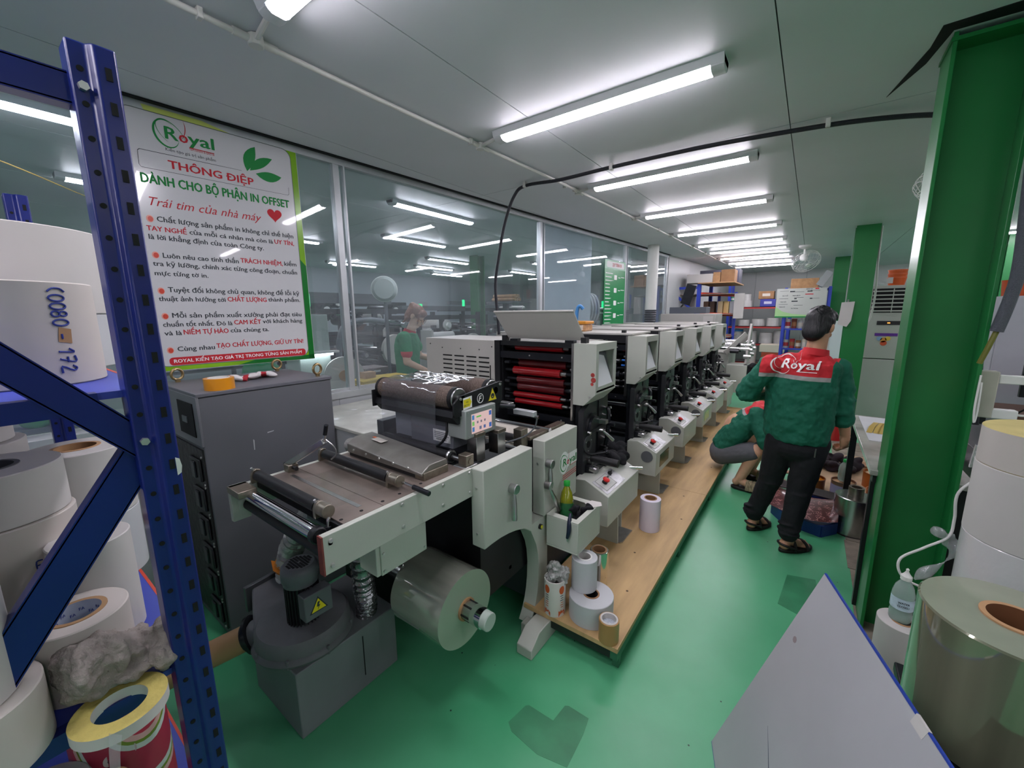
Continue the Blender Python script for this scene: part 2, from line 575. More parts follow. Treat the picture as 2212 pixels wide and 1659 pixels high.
floor = struct(MB().box(-9.4, -3.2, -.12, 5.6, 14, 0).build('floor', fl))
PATCH = M('worn_floor_patch', '#347f57', .45, var=.25, vs=6)
for poly in ([(.0, 2.47), (.03, 2.80), (.17, 2.84), (.2, 2.5), (.1, 2.43)],
             [(-.817, 1.069), (-.80, 1.165), (-.79, 1.175), (-.676, 1.178), (-.668, 1.26), (-.655, 1.268), (-.565, 1.268), (-.555, 1.20), (-.55, 1.061), (-.66, 1.035), (-.785, 1.047)]):
    MB().prism(poly, 'z', .0, .0008).build('floor_patch', PATCH, floor, angle=0)
CONC = M('bare_concrete', '#7d7466', .85, bump=.25, bs=40, var=.3, vs=9)
y = 1.5
k = 0
while y < 6.2:
    MB().box(.335 + .01 * (k % 2), y, 0, .80, y + .392, .004).build('floor_tile', CONC, floor)
    MB().box(.806, y, 0, 1.3, y + .392, .004).build('floor_tile', CONC, floor)
    y += .4; k += 1

# ------------------------------------------------------------------ ceiling (sandwich panels)
CEILM = M('ceiling_panel_sheet', '#cfd1d5', .45, spec=.3, bump=.015, bs=6, var=.04, vs=1.2)
ceiling = struct(MB().box(-9.4, -3.2, CEIL + .012, 5.6, 14, CEIL + .1).build('ceiling', M('ceiling_core', '#4a4c4c', .8)))
xs = [-.21 + 1.17 * i for i in range(-7, 6)]
xs = [-9.4] + xs + [5.6]
ys = [-3.2, 3.05, 9.1, 14]
for i in range(len(xs) - 1):
    for j in range(3):
        MB().box(xs[i] + .0025, ys[j] + .003, CEIL, xs[i + 1] - .0025, ys[j + 1] - .003, CEIL + .012).build('ceiling_panel', CEILM, ceiling)
# torn dark opening beside the near column head
MB().prism([(.20, 2.98), (.29, 2.56), (.30, 2.40), (.95, 2.36), (.95, 2.47), (.34, 2.46), (.30, 2.70)], 'z', CEIL - .003, CEIL).build('ceiling_gap', HOLE, ceiling)

# ------------------------------------------------------------------ walls
WALLM = M('wall_panel_sheet', '#b7b9b8', .45, var=.04, vs=1)
wall_back = struct(MB().box(-9.4, 13.62, 0, 5.6, 13.8, CEIL).build('wall_back', M('wall_core', '#5c5e5e', .8)))
for i in range(len(xs) - 1):
    MB().box(xs[i] + .003, 13.6, 0, xs[i + 1] - .003, 13.62, CEIL).build('wall_panel', WALLM, wall_back)
struct(MB().box(-9.4, -3.4, 0, 5.6, -3.2, CEIL).build('wall_front', WALLM))
struct(MB().box(5.6, -3.4, 0, 5.8, 13.8, CEIL).build('wall_right', WALLM))
struct(MB().box(-9.6, -3.4, 0, -9.4, 13.8, CEIL).build('wall_far_left', M('far_wall_sheet', '#9a9fa5', .6)))

# glazed partition, a little skew to the press --------------------------------
def PX(y, off=0.): return -2.9 + .066 * y + off
def PT(y, z, off=0.): return (PX(y, off), y, z)
for i in range(14):
    struct(MB().bar(PT(-3.2 + 1.2 * i, .5), PT(-3.2 + 1.2 * i + 1.197, .5), .08, 1.0).build('wall_left', M('dado_panel', '#b0b4b6', .5, var=.04)))
for i in range(4):
    struct(MB().bar(PT(8.3 + 1.33 * i, 1.84), PT(8.3 + 1.33 * i + 1.325, 1.84), .07, 1.66).build('wall_left', WALLM))
win = struct(MB().bar(PT(-3.2, 1.01), PT(8.3, 1.01), .1, .045).build('window_1', ALU))
MB().bar(PT(-3.2, 1.04, .012), PT(8.3, 1.04, .012), .02, .03).build('sill_bead', ALU, win)
MB().bar(PT(-3.2, 2.645), PT(8.3, 2.645), .06, .045).build('head_rail', ALU, win)
MB().bar(PT(-3.2, CEIL - .004, .05), PT(8.3, CEIL - .004, .05), .03, .007).build('shadow_joint', HOLE, win)
mull = [-1.1, 1.745, 4.17, 6.45, 8.28]
for y in mull:
    MB().bar(PT(y - .03, 1.03), PT(y - .03, 2.625), .05, .045, up=(0, 1, 0)).build('mullion', ALU, win)
    MB().bar(PT(y + .028, 1.03, .012), PT(y + .028, 2.625, .012), .03, .012, up=(0, 1, 0)).build('glazing_bead', ALU, win)
GLASS = clear_mat('partition_glass', (.86, .92, .93), 1.5, haze=.08, haze_col=(.66, .71, .76), boost=1.5)  # pale haze mixed in to lift the brightness seen through the panes
edges = [-3.2] + mull
for a, c in zip(edges[:-1], edges[1:]):
    MB().bar(PT(a, 1.83, 0), PT(c, 1.83, 0), .006, 1.6).build('pane', GLASS, win)
# white blanking board standing behind one pane
MB().bar(PT(4.32, 1.83, -.06), PT(5.45, 1.83, -.06), .02, 1.6).build('blanking_board', M('pale_board', '#c3c7cf', .5), win)

# ------------------------------------------------------------------ steel columns (H sections)
def column(x0, y0, label, w=.245, d=.2, top=CEIL):
    t = thing('steel_column', label, 'column', (x0 + w / 2, y0 + d / 2, 0))
    MB().box(x0, y0, 0, x0 + .014, y0 + d, top).build('flange', GREEN, t, bevel=.002)
    MB().box(x0 + w - .014, y0, 0, x0 + w, y0 + d, top).build('flange', GREEN, t, bevel=.002)
    MB().box(x0 + .014, y0 + d / 2 - .005, 0, x0 + w - .014, y0 + d / 2 + .005, top).build('web', GREEN, t)
    return t
def column_flat(x0, y0, label, w=.24, d=.2):
    t = thing('steel_column', label, 'column', (x0 + w / 2, y0 + d / 2, 0))
    MB().box(x0, y0, 0, x0 + w, y0 + .014, CEIL).build('flange', GREEN, t, bevel=.002)
    MB().box(x0, y0 + d - .014, 0, x0 + w, y0 + d, CEIL).build('flange', GREEN, t, bevel=.002)
    MB().box(x0 + w / 2 - .005, y0 + .014, 0, x0 + w / 2 + .005, y0 + d - .014, CEIL).build('web', GREEN, t)
    return t
c1 = column(.345, 2.48, 'massive green steel column with open web beside the work table')
MB().box(.34, 2.475, CEIL - .035, .605, 2.69, CEIL - .02).build('head_plate', GREEN, c1)
column_flat(.36, 7.05, 'green steel column with paper sheets clipped to it by the air conditioner')
column_flat(.28, 10.84, 'green steel column behind the clip column, near the tin rack')
column_flat(2.2, 9.2, 'green steel column beyond the grey cabinet')
column_flat(-5.35, 5.95, 'green steel column standing behind the glass partition', w=.2)

# ------------------------------------------------------------------ LED battens
LENS = M('lit_diffuser', '#fbf3ff', .4, emit=LAMP)
HOUS = M('lamp_housing', '#d3d3d6', .4)
def batten(x0, y, length, label, group, along='x', z=CEIL):
    if along == 'x':
        t = thing('led_batten', label, 'ceiling light', (x0 + length / 2, y, z), group=group, local=True)
    else:
        t = thing('led_batten', label, 'ceiling light', (x0, y + length / 2, z), rz=R_(90), group=group, local=True)
    h = length / 2
    MB().prism([(-.058, 0), (.058, 0), (.052, -.012), (.044, -.030), (-.044, -.030), (-.052, -.012)], 'x', -h, h).build('housing', HOUS, t)
    MB().prism([(-.041, -.030), (.041, -.030), (.034, -.042), (.020, -.050), (-.020, -.050), (-.034, -.042)], 'x', -h + .055, h - .055).build('diffuser', LENS, t)
    for sgn in (-1, 1):
        MB().prism([(-.05, -.0), (.05, -.0), (.042, -.036), (.024, -.05), (-.024, -.05), (-.042, -.036)], 'x', sgn * (h - .056), sgn * (h - .0)).build('end_cap', HOUS, t, bevel=.003)
    return t
LY = [-2.6, -1.3, -.5 + .05, .82, 2.12, 3.41, 4.74, 6.10, 7.35, 8.30, 9.37, 10.37, 11.35]  # rearmost ones continue the row unseen, added for fill light
for y in LY:
    batten(-1.65, y, 1.25, 'slim lit LED batten across the grey ceiling above the printing press', 'battens above the press')
for (x, y) in ((-3.33, -.6), (-3.33, 2.6), (-3.4, 5.6), (-6.0, 2.2), (-6.05, 5.5), (-6.3, 8.5), (-8.0, 4.6), (-8.2, 7.6), (-4.7, .6), (-4.8, 3.6), (-4.9, 7.4), (-7.2, 1.2), (-7.2, 6.2), (-3.5, 8.2)):  # entries past the farthest pair are added to brighten this room
    batten(x, y, 1.2, 'lit LED batten running lengthwise behind the glass partition', 'battens behind the partition', 'y')
for (x, y) in ((2.0, 6.0), (2.0, 7.4), (2.0, 8.8), (2.0, 10.2), (2.0, 11.6), (1.9, 2.2), (1.9, 1.0), (1.9, -.3), (1.9, -1.6), (1.9, 4.2)):  # near battens, out of view, are added as fill light
    batten(x, y, 1.25, 'lit LED batten on the ceiling of the bay beyond the green columns', 'battens beyond the columns')

# conduit with clips and boxes -----------------------------------------------
PVC = M('white_conduit', '#cfcdc8', .45)
t = thing('ceiling_conduit', 'white plastic conduit with junction boxes running along the ceiling by the batten ends', 'conduit', (-1.8, 5, 2.64))
MB().tube([(-1.86, -2.5, 2.65), (-1.85, .9, 2.65), (-1.81, 2.2, 2.65), (-1.76, 3.5, 2.65), (-1.72, 6.1, 2.65), (-1.66, 12, 2.65)], .011, 10, smooth=4).build('pipe', PVC, t)
for y in LY[3:11]:
    xx = -1.865 + .02 * y
    xx = -1.87 + .026 * min(y, 6.2)
    MB().cyl((xx, y + .03, 2.668), (xx, y + .03, 2.63), .03, n=8).build('junction_box', PVC, t, bevel=.004)
    MB().cyl((xx, y - .05, 2.65), (xx, y + .11, 2.65), .0145, n=10).build('coupler', PVC, t)
    MB().cyl((xx, y + .03, 2.65), (-1.66, y + .0, 2.652), .011, n=8).build('branch', PVC, t)
for y in (.66, 2.05, 3.2, 4.4, 5.6):
    xx = -1.87 + .026 * y
    MB().box(xx - .016, y, 2.634, xx + .016, y + .018, 2.67).build('clip', PVC, t, bevel=.003)

# black corrugated cable conduit ---------------------------------------------
t = thing('cable_conduit', 'black corrugated cable conduit sagging across the ceiling and down to the press', 'conduit', (-.8, 3.05, 2.6))
pts = [(.75, 3.1, 1.0), (.66, 3.22, 2.3), (.56, 3.3, 2.56), (.45, 3.25, 2.615), (.1, 3.13, 2.635), (-.35, 3.05, 2.64), (-.72, 3.02, 2.645), (-1.29, 3.01, 2.645), (-1.7, 2.985, 2.63), (-2.02, 2.97, 2.64), (-2.14, 2.97, 2.58), (-2.26, 2.99, 2.38), (-2.34, 3.0, 2.1), (-2.385, 3.0, 1.85), (-2.36, 3.0, 1.55), (-2.35, 3.0, 1.40)]
MB().tube(pts, .0135, 10, smooth=8).build('hose', M('black_conduit', '#1b1c24', .4, bump=.5, bs=300), t)
for (x, y) in ((-2.03, 2.97), (-1.29, 3.01), (-.03, 3.1)):
    MB().box(x - .012, y - .02, 2.625, x + .012, y + .02, 2.672).build('saddle_clip', PVC, t, bevel=.003)
t2 = MB().tube([(.60, 2.45, 2.66), (.605, 2.45, 2.2), (.625, 2.45, 1.79), (.62, 2.45, 1.65), (.60, 2.45, 1.51)], .02, 12, smooth=6)
t = thing('hanging_conduit', 'grey corrugated conduit hanging beside the massive green column', 'conduit', (.68, 2.53, 1.3))
t2.build('hose', M('grey_conduit', '#50535c', .45, bump=.6, bs=260), t)
MB().tube([(.60, 2.45, 1.51), (.585, 2.45, 1.44), (.572, 2.455, 1.38)], .009, 8, smooth=4).build('cable', M('olive_cable', '#6b6a2c', .5), t)

# white flexible air duct -----------------------------------------------------
t = thing('air_duct', 'white flexible air duct dropping from the ceiling behind the press units', 'duct', (-2.16, 6.9, 1.4))
MB().lathe([(.088 + .004 * (i % 2), 1.62 + i * .0125) for i in range(85)], (-2.2, 6.95, 0), n=28).build('white_sleeve', M('duct_sleeve', '#c9cbc6', .5), t)
MB().lathe([(.085 + .014 * (i % 2), 1.36 + i * .018) for i in range(16)], (-2.2, 6.95, 0), n=28).build('ribbed_end', M('duct_ribs', '#4c4f54', .5), t)

# ceiling fans ----------------------------------------------------------------
def fan(x, y, label, tilt, yaw):
    t = thing('ceiling_fan', label, 'fan', (x, y, CEIL))
    MB().lathe([(.0, 0), (.09, 0), (.085, -.03), (.03, -.06), (.02, -.06)], (x, y, CEIL), n=24).build('canopy', WHITEP, t)
    MB().cyl((x, y, CEIL - .05), (x, y, CEIL - .16), .014).build('stem', WHITEP, t)
    MB().ell((x, y, CEIL - .2), (.06, .06, .07)).build('motor', WHITEP, t)
    ax = Vector((math.sin(yaw) * math.sin(tilt), -math.cos(yaw) * math.sin(tilt), -math.cos(tilt)))
    c = Vector((x, y, CEIL - .2)) + ax * .09
    cage = MB()
    a = ax.orthogonal().normalized(); b2 = ax.cross(a)
    for R, h in ((.205, 0), (.2, .04), (.15, .075), (.1, .085), (.05, .09), (.2, -.04), (.12, -.065)):
        cage.torus(c + ax * h, ax, R, .0022, n=28, k=5)
    for i in range(24):
        w = 2 * math.pi * i / 24
        e = a * math.cos(w) + b2 * math.sin(w)
        cage.tube([c + e * .05 + ax * .09, c + e * .15 + ax * .075, c + e * .2 + ax * .04, c + e * .205, c + e * .2 - ax * .04, c + e * .06 - ax * .075], .0016, 4)
    cage.build('cage', WHITEP, t)
    bl = MB()
    for i in range(3):
        w = 2 * math.pi * i / 3
        e = a * math.cos(w) + b2 * math.sin(w); g = a * math.cos(w + .9) + b2 * math.sin(w + .9)
        bl.add([c + e * .03, c + e * .18 + ax * .02, c + (e + g).normalized() * .185, c + g * .16 - ax * .02, c + g * .03], [(0, 1, 2, 3, 4)])
    bl.build('blades', M('fan_blades', '#aab4b8', .4), t)
    MB().cyl(c + ax * .085, c + ax * .1, .035, n=16).build('badge', WHITEP, t)
fan(-.2, 8.6, 'white caged orbit fan under the ceiling past the battens', .75, .6)
fan(.72, 4.1, 'white caged orbit fan half hidden behind the massive green column', .5, -1.2)

# ================================================================== PRINTING PRESS
# ---- plywood operator platform
PLY = M('plywood', '#b8996b', .6, bump=.04, bs=40, var=.16, vs=3, stretch=(6, .8, 1))
t = thing('operator_platform', 'low plywood walkway on a green steel frame along the printing press', 'platform', (-.8, 4.2, 0))
for a, c in ((1.53, 3.42), (3.424, 5.3), (5.304, 7.0)):
    MB().box(-1.06, a, .098, -.555, c, .12).build('plywood_sheet', PLY, t)
FR = M('green_frame_paint', '#31684c', .45, var=.2, vs=6)
MB().box(-.59, 1.535, .055, -.556, 7.0, .097).build('side_rail', FR, t)
MB().box(-1.06, 1.535, .055, -.59, 1.56, .097).build('end_rail', M('dark_rail', '#1d2420', .5), t)
for y in (1.56, 2.6, 3.6, 4.6, 5.6, 6.6):
    MB().box(-.588, y, 0, -.558, y + .03, .06).build('foot', FR, t)
    MB().box(-1.03, y, 0, -1.0, y + .03, .06).build('foot', FR, t)
for (x, y) in ((-.66, 1.93), (-.75, 2.3), (-.62, 2.9), (-.7, 3.3), (-.64, 4.1)):
    MB().cyl((x, y, .12), (x, y, .1205), .007, n=8).build('knot_mark', M('knot', '#5a4630', .7), t)

# ---- infeed section -------------------------------------------------------
inf = thing('press_infeed', 'grey infeed end of the label press with stained table, rollers and lever panels', 'printing press', (-1.36, 1.1, 0))
W = lambda *a, **k: a
MB().box(-1.072, .522, .862, -1.05, 1.152, .982).build('side_plate', PAINT, inf, bevel=.002)
MB().box(-1.66, .522, .885, -1.638, 1.6, .982).build('side_plate', PAINT, inf, bevel=.002)
MB().box(-1.073, .518, .862, -1.049, .523, .982).build('rusty_edge', M('red_primer', '#7a3a34', .6, var=.2, vs=20), inf)
for (y, z) in ((.545, .962), (.545, .885), (.80, .968), (.80, .888), (.99, .968), (.985, .89), (1.135, .968), (1.135, .885)):
    MB().cyl((-1.052, y, z), (-1.045, y, z), .0075, .006, n=12).build('bolt', BOLT, inf)
MB().box(-1.638, .60, .968, -1.072, .742, .982).build('table_plate', RUST, inf)
MB().box(-1.638, .744, .968, -1.072, 1.13, .982).build('table_plate', RUST, inf)
MB().box(-1.638, .59, .955, -1.072, .602, .978).build('table_lip', BLACK, inf)
MB().box(-1.58, .685, .982, -1.13, .70, .9832).build('steel_strip', STEEL, inf)
for (x, y) in ((-1.10, .61), (-1.10, .68), (-1.10, .76), (-1.10, .83), (-1.105, .93)):
    MB().cyl((x, y, .982), (x, y, .9828), .006, n=10).build('screw_hole', HOLE, inf)
# thin clear web lying on the table and over the rollers
CLEARF = clear_mat('clear_film_web', (.95, .96, .95), 1.25, rough=.12, boost=.7)
f = MB()
f.add([(-1.50, .60, .9848), (-1.18, .60, .9848), (-1.18, .96, .9848), (-1.50, .96, .9848)], [(0, 1, 2, 3)])
f.build('clear_web', CLEARF, inf)
f = MB(); f.add([(-1.50, .86, .99), (-1.18, .86, .99), (-1.18, .92, .9846), (-1.50, .92, .9846)], [(0, 1, 2, 3)])
# entry rollers
MB().cyl((-1.60, .545, .955), (-1.115, .545, .955), .021, n=28).build('chrome_roller', CHROME, inf)
MB().cyl((-1.638, .545, .955), (-1.05, .545, .955), .0075, n=12).build('roller_shaft', STEEL, inf)
MB().lathe([(.008, 0), (.024, 0), (.026, .004), (.026, .022), (.022, .026), (.008, .026)], (-1.135, .545, .955), (1, 0, 0), 20).build('collar', BLACK, inf)
MB().cyl((-1.63, .555, .905), (-1.072, .555, .905), .022, n=24).build('lower_roller', RUBBER, inf)
MB().box(-1.662, .50, .85, -1.64, .56, .985).build('end_bracket', PAINT, inf, bevel=.002)
MB().box(-1.66, .498, .96, -1.56, .56, .985).build('end_bracket', BRONZE, inf, bevel=.002)

def nip(y, z, x0, x1, caplen, lever, r=.0195):
    MB().cyl((x0, y, z), (x1, y, z), r, n=28).build('rubber_roller', RUBBER, inf)
    MB().cyl((x0 - .02, y, z), (x1 + .03, y, z), .009, n=12).build('roller_shaft', STEEL, inf)
    for xx in (x0 - .022, x1 + .012):
        m = MB()
        m.prism([(y - .02, .982), (y + .02, .982), (y + .02, z), (y + .013, z + .018), (y, z + .023), (y - .013, z + .018), (y - .02, z)], 'x', xx - .007, xx + .007)
        m.build('roller_bracket', BRONZE, inf, bevel=.002)
        MB().cyl((xx, y - .01, z + .02), (xx, y - .014, z + .03), .004, n=8).build('screw', BOLT, inf)
    MB().cyl((x1 + .018, y, z), (x1 + .018 + caplen, y, z), .0215, n=28).build('end_knob', BRONZE, inf, bevel=.002)
    a, c = lever
    MB().cyl(a, Vector(a).lerp(Vector(c), .45), .0055, n=10).build('lever_rod', CHROME, inf)
    MB().cyl(Vector(a).lerp(Vector(c), .4), c, .0095, n=16).build('lever_grip', BLACK2, inf, bevel=.002)
nip(.585, 1.012, -1.60, -1.185, .045, ((-1.125, .585, .995), (-1.118, .572, .925)))
nip(.855, 1.012, -1.62, -1.19, .045, ((-1.125, .865, 1.005), (-1.0, .878, .99)))
# swing arm behind the table
MB().bar((-1.655, .71, 1.0), (-1.45, .765, 1.125), .02, .022).build('swing_arm', STEEL, inf, bevel=.002)
MB().box(-1.65, .695, .98, -1.61, .735, 1.012).build('arm_pivot', BRONZE, inf, bevel=.003)
MB().cyl((-1.68, .715, 1.0), (-1.585, .715, 1.0), .008, n=12).build('arm_pin', BLACK, inf)
MB().cyl((-1.45, .765, 1.125), (-1.44, .765, 1.155), .005, n=10).build('lever_rod', CHROME, inf)
MB().cyl((-1.44, .765, 1.153), (-1.425, .765, 1.192), .008, n=14).build('lever_grip', BLACK2, inf)
MB().tube([(-1.45, .77, 1.13), (-1.43, .79, 1.1), (-1.425, .795, 1.07), (-1.44, .78, 1.05)], .003, 6, smooth=4).build('spring_hook', STEEL, inf)
# wedge shaped web cleaner with hood
wd = MB()
prof = [(.945, 1.0), (.945, 1.038), (.985, 1.062), (1.075, 1.062), (1.085, 1.0)]
wd.prism(prof, 'x', -1.60, -1.115)
# taper towards the operator side
wd.v = [(x, y, z - (.028 if (x > -1.3 and z > 1.03) else 0)) for (x, y, z) in wd.v]
wd.build('web_cleaner_hood', M('grey_steel_cover', '#8d8a84', .35, metal=.7, var=.2, vs=12), inf, bevel=.003)
MB().box(-1.60, .955, .982, -1.12, 1.07, 1.0).build('web_cleaner_base', BLACK, inf)
MB().box(-1.16, .95, .982, -1.108, 1.075, 1.012).build('web_cleaner_end', BRONZE, inf, bevel=.002)
for x in (-1.55, -1.46, -1.37, -1.28, -1.19):
    MB().cyl((x, .945, 1.018), (x, .941, 1.018), .005, n=10).build('screw', BOLT, inf)
flat([[(0, 0), (.07, 0), (.07, .035), (0, .035)]], M('clear_label', '#a8a49c', .4), inf, (-1.50, 1.0, 1.0615), (1, 0, -.058), (0, 1, 0), 'label_plate', lift=.0007)
flat([[(0, 0), (.055, .0), (.055, .012), (0, .012)]], INK_O, inf, (-1.52, 1.02, 1.0625), (1, 0, -.058), (0, 1, 0), 'label_print', lift=.0007)
DUCTF = M('foil_duct', '#a9a7a4', .3, metal=.7, bump=.4, bs=60)
m = MB(); m.lathe([(.03 + .005 * (i % 2) , i * .008) for i in range(14)], (-1.60, 1.02, 1.015), (-1, .05, -.25), n=18); m.build('foil_duct', DUCTF, inf)
# third roller with bearing block
MB().cyl((-1.63, 1.165, 1.012), (-1.17, 1.165, 1.0), .0205, n=26).build('rubber_roller', RUBBER, inf)
MB().cyl((-1.18, 1.165, 1.0), (-1.09, 1.165, 1.0), .0105, n=14).build('roller_shaft', STEEL, inf)
MB().lathe([(.011, 0), (.03, 0), (.03, .006), (.027, .01), (.011, .01)], (-1.185, 1.165, 1.0), (1, 0, 0), 24).build('guide_ring', STEEL, inf)
MB().box(-1.118, 1.143, .982, -1.07, 1.187, 1.03).build('bearing_block', BRONZE, inf, bevel=.003)
MB().cyl((-1.072, 1.165, 1.003), (-1.066, 1.165, 1.003), .012, n=18).build('bearing_cap', BRONZE, inf)
MB().box(-1.13, 1.125, .972, -1.062, 1.2, .986).build('bearing_foot', STEEL, inf, bevel=.003)
MB().box(-1.63, 1.13, .93, -1.075, 1.24, .972).build('bridge', BLACK, inf)
MB().cyl((-1.6, 1.30, .985), (-1.13, 1.30, .975), .022, n=24).build('ribbed_roller', M('ringed_roller', '#8f7862', .45, var=.4, vs=30, stretch=(6, .1, .1)), inf)

# lever panels on the operator side
arch = [(1.152, .640), (1.20, .642), (1.263, .641), (1.32, .634), (1.372, .623), (1.441, .600), (1.49, .565)]
MB().prism([(1.152, .982), (1.152, .640)] + arch[1:] + [(1.507, .552), (1.507, .982)], 'x', -1.06, -.992).build('lever_panel', PAINT, inf, bevel=.004)
MB().box(-1.06, 1.612, .588, -.99, 1.955, .982).build('lever_panel', PAINT, inf, bevel=.004)
leg = [(1.507, .552), (1.523, .524), (1.555, .46), (1.571, .402), (1.578, .33), (1.575, .253), (1.566, .19), (1.553, .142), (1.53, .09), (1.50, .045)]
MB().prism(leg + [(1.62, .045), (1.66, .2), (1.66, .585), (1.507, .585)], 'x', -1.07, -1.0).build('arched_leg', PAINT, inf)
MB().prism([(1.36, .0), (1.36, .05), (1.43, .10), (1.50, .10), (1.62, .08), (1.62, 0)], 'x', -.985, -.90).build('cast_foot', PAINT, inf, bevel=.004)
MB().box(-1.03, 1.46, 0, -.985, 1.62, .07).build('cast_foot', PAINT, inf, bevel=.004)
for (y, z) in ((1.158, .90), (1.158, .70)):
    MB().cyl((-1.03, 1.153, z), (-1.03, 1.149, z), .0055, n=10).build('bolt', BOLT, inf)
MB().cyl((-1.03, 1.613, .86), (-1.03, 1.609, .86), .0055, n=10).build('bolt', BOLT, inf)
def lever(o, tip):
    o, tip = Vector(o), Vector(tip)
    MB().cyl(o, o + Vector((.036, 0, 0)), .022, n=24).build('lever_hub', STEEL, inf, bevel=.003)
    d = tip - (o + Vector((.018, 0, 0)))
    s = o + Vector((.018, 0, 0))
    MB().tube([s + d * .12, s + d * .35, s + d * .42, s + d * .8, s + d], lambda k: .008 + .005 * min(1, k * 1.6), 12).build('lever_handle', STEEL, inf)
lever((-.992, 1.335, .845), (-.965, 1.325, .705))
lever((-.99, 1.635, .865), (-.965, 1.63, .745))
lever((-.99, 1.625, .755), (-.955, 1.70, .60))
MB().cyl((-1.0, 1.585, .545), (-.988, 1.585, .545), .013, n=18).build('button_ring', BLACK, inf)
MB().cyl((-.99, 1.585, .545), (-.984, 1.585, .545), .009, n=16).build('yellow_button', M('yellow_lens', '#c9c22a', .3), inf)
# white backed logo sticker
lo = (-.9895, 1.765, .755)
flat([[(.045 + .048 * math.cos(a * .2618), .055 + .062 * math.sin(a * .2618)) for a in range(24)]], INK_W, inf, lo, (0, 1, 0), (0, 0, 1), 'logo_sticker', th=.0003)
flat([[(.05, .022), (.185, .022), (.19, .03), (.19, .095), (.05, .095)]], INK_W, inf, lo, (0, 1, 0), (0, 0, 1), 'logo_sticker', th=.00015, lift=.0003)
royal_logo(inf, (-.989, 1.768, .765), (0, 1, 0), (0, 0, 1), .18, INK_G, INK_R)
for i in range(3):
    flat([[(.03, -.012 - .012 * i), (.185, -.004 - .012 * i), (.185, -.0005 - .012 * i), (.03, -.0085 - .012 * i)]], INK_R, inf, (-.989, 1.765, .75), (0, 1, 0), (0, 0, 1), 'sticker_print')
# dark lower body, unwind shaft, web tray
MB().box(-1.70, 1.23, .30, -1.085, 1.6, .93).build('frame_body', BLACK, inf)
MB().box(-1.69, 1.6, .10, -1.09, 2.15, .60).build('press_bed', M('bed_paint', '#33373a', .5), inf)
MB().box(-1.20, .72, .72, -1.10, .90, .862).build('drive_box', PAINT, inf, bevel=.003)
MB().box(-1.10, .735, .72, -1.094, .935, .862).build('drive_cover', PAINT, inf, bevel=.002)
MB().box(-1.55, .72, .80, -1.2, .93, .862).build('under_beam', DKPAINT, inf)
for (y, z) in ((.925, .735), (.745, .735), (.745, .80)):
    MB().cyl((-1.094, y, z), (-1.09, y, z), .005, n=8).build('bolt', BOLT, inf)
MB().cyl((-1.72, 1.075, .40), (-.955, 1.075, .40), .037, n=28).build('unwind_shaft', STEEL, inf)
MB().cyl((-.985, 1.075, .40), (-.935, 1.075, .40), .040, n=28).build('shaft_collar', CHROME, inf)
MB().cyl((-.938, 1.075, .40), (-.905, 1.075, .40), .036, n=28).build('shaft_end', M('pale_end', '#a9b6ab', .4), inf, bevel=.003)
for a in range(6):
    w = a * math.pi / 3
    MB().box(-1.035, 1.075 + .037 * math.cos(w) - .003, .40 + .037 * math.sin(w) - .003, -.985, 1.075 + .037 * math.cos(w) + .003, .40 + .037 * math.sin(w) + .003).build('shaft_key', BLACK, inf)
MB().cyl((-1.74, 1.075, .4), (-1.70, 1.075, .4), .1, n=24).build('unwind_bearing', BLACK, inf)
MB().box(-1.80, 1.0, 0, -1.74, 1.5, .9).build('rear_leg', BLACK, inf)
MB().bar((-1.65, 1.45, .36), (-1.085, 1.45, .36), .02, .02).build('web_bar', STEEL, inf)
MB().cyl((-1.65, 1.35, .62), (-1.085, 1.35, .62), .03, n=20).build('web_roller', BLACK2, inf)
# paper web and shafts in front of the first unit
MB().box(-1.60, 1.62, .905, -1.16, 1.98, .908).build('paper_web', M('printed_web', '#cfc9bd', .6, var=.12, vs=40, stretch=(1, 8, 1)), inf)
MB().cyl((-1.64, 1.78, .985), (-1.06, 1.78, .985), .014, n=20).build('chrome_roller', CHROME, inf)
MB().cyl((-1.64, 1.68, .94), (-1.06, 1.68, .94), .022, n=20).build('guide_roller', RUBBER, inf)
MB().cyl((-1.64, 1.56, .93), (-1.06, 1.56, .93), .016, n=20).build('guide_roller', STEEL, inf)
MB().box(-1.11, 1.60, .975, -1.065, 1.95, .993).build('edge_bar', BRONZE, inf, bevel=.002)
MB().box(-1.13, 1.545, .95, -1.08, 1.60, 1.04).build('bearing_block', BRONZE, inf, bevel=.003)
MB().cyl((-1.082, 1.572, 1.005), (-1.076, 1.572, 1.005), .012, n=16).build('bearing_cap', BRONZE, inf)
MB().box(-1.68, 1.6, .6, -1.645, 2.2, 1.0).build('gear_side_plate', BLACK, inf)

# ---- corona treater over the infeed -----------------------------------------
cor = thing('corona_treater', 'black web treater with two cork rollers and a small touch screen over the infeed', 'web treater', (-1.4, 1.3, .98))
CORK = M('cork', '#5d5048', .85, bump=.3, bs=220, var=.35, vs=160)
for (y, z) in ((1.205, 1.245), (1.425, 1.25)):
    MB().cyl((-1.655, y, z), (-1.185, y, z), .048, n=36).build('cork_roller', CORK, cor)
    for xx in (-1.672, -1.187):
        MB().cyl((xx, y, z), (xx + .017, y, z), .0495, n=36).build('roller_band', RUBBER, cor)
    MB().cyl((-1.172, y, z), (-1.160, y, z), .046, n=36).build('roller_cap', STEEL, cor, bevel=.003)
    MB().cyl((-1.162, y, z), (-1.14, y, z), .016, n=18).build('roller_axle', CHROME, cor)
MB().prism([(1.15, 1.19), (1.165, 1.175), (1.46, 1.185), (1.475, 1.20), (1.475, 1.285), (1.455, 1.288), (1.19, 1.262), (1.15, 1.235)], 'x', -1.150, -1.140).build('end_plate', BLACK, cor, bevel=.002)
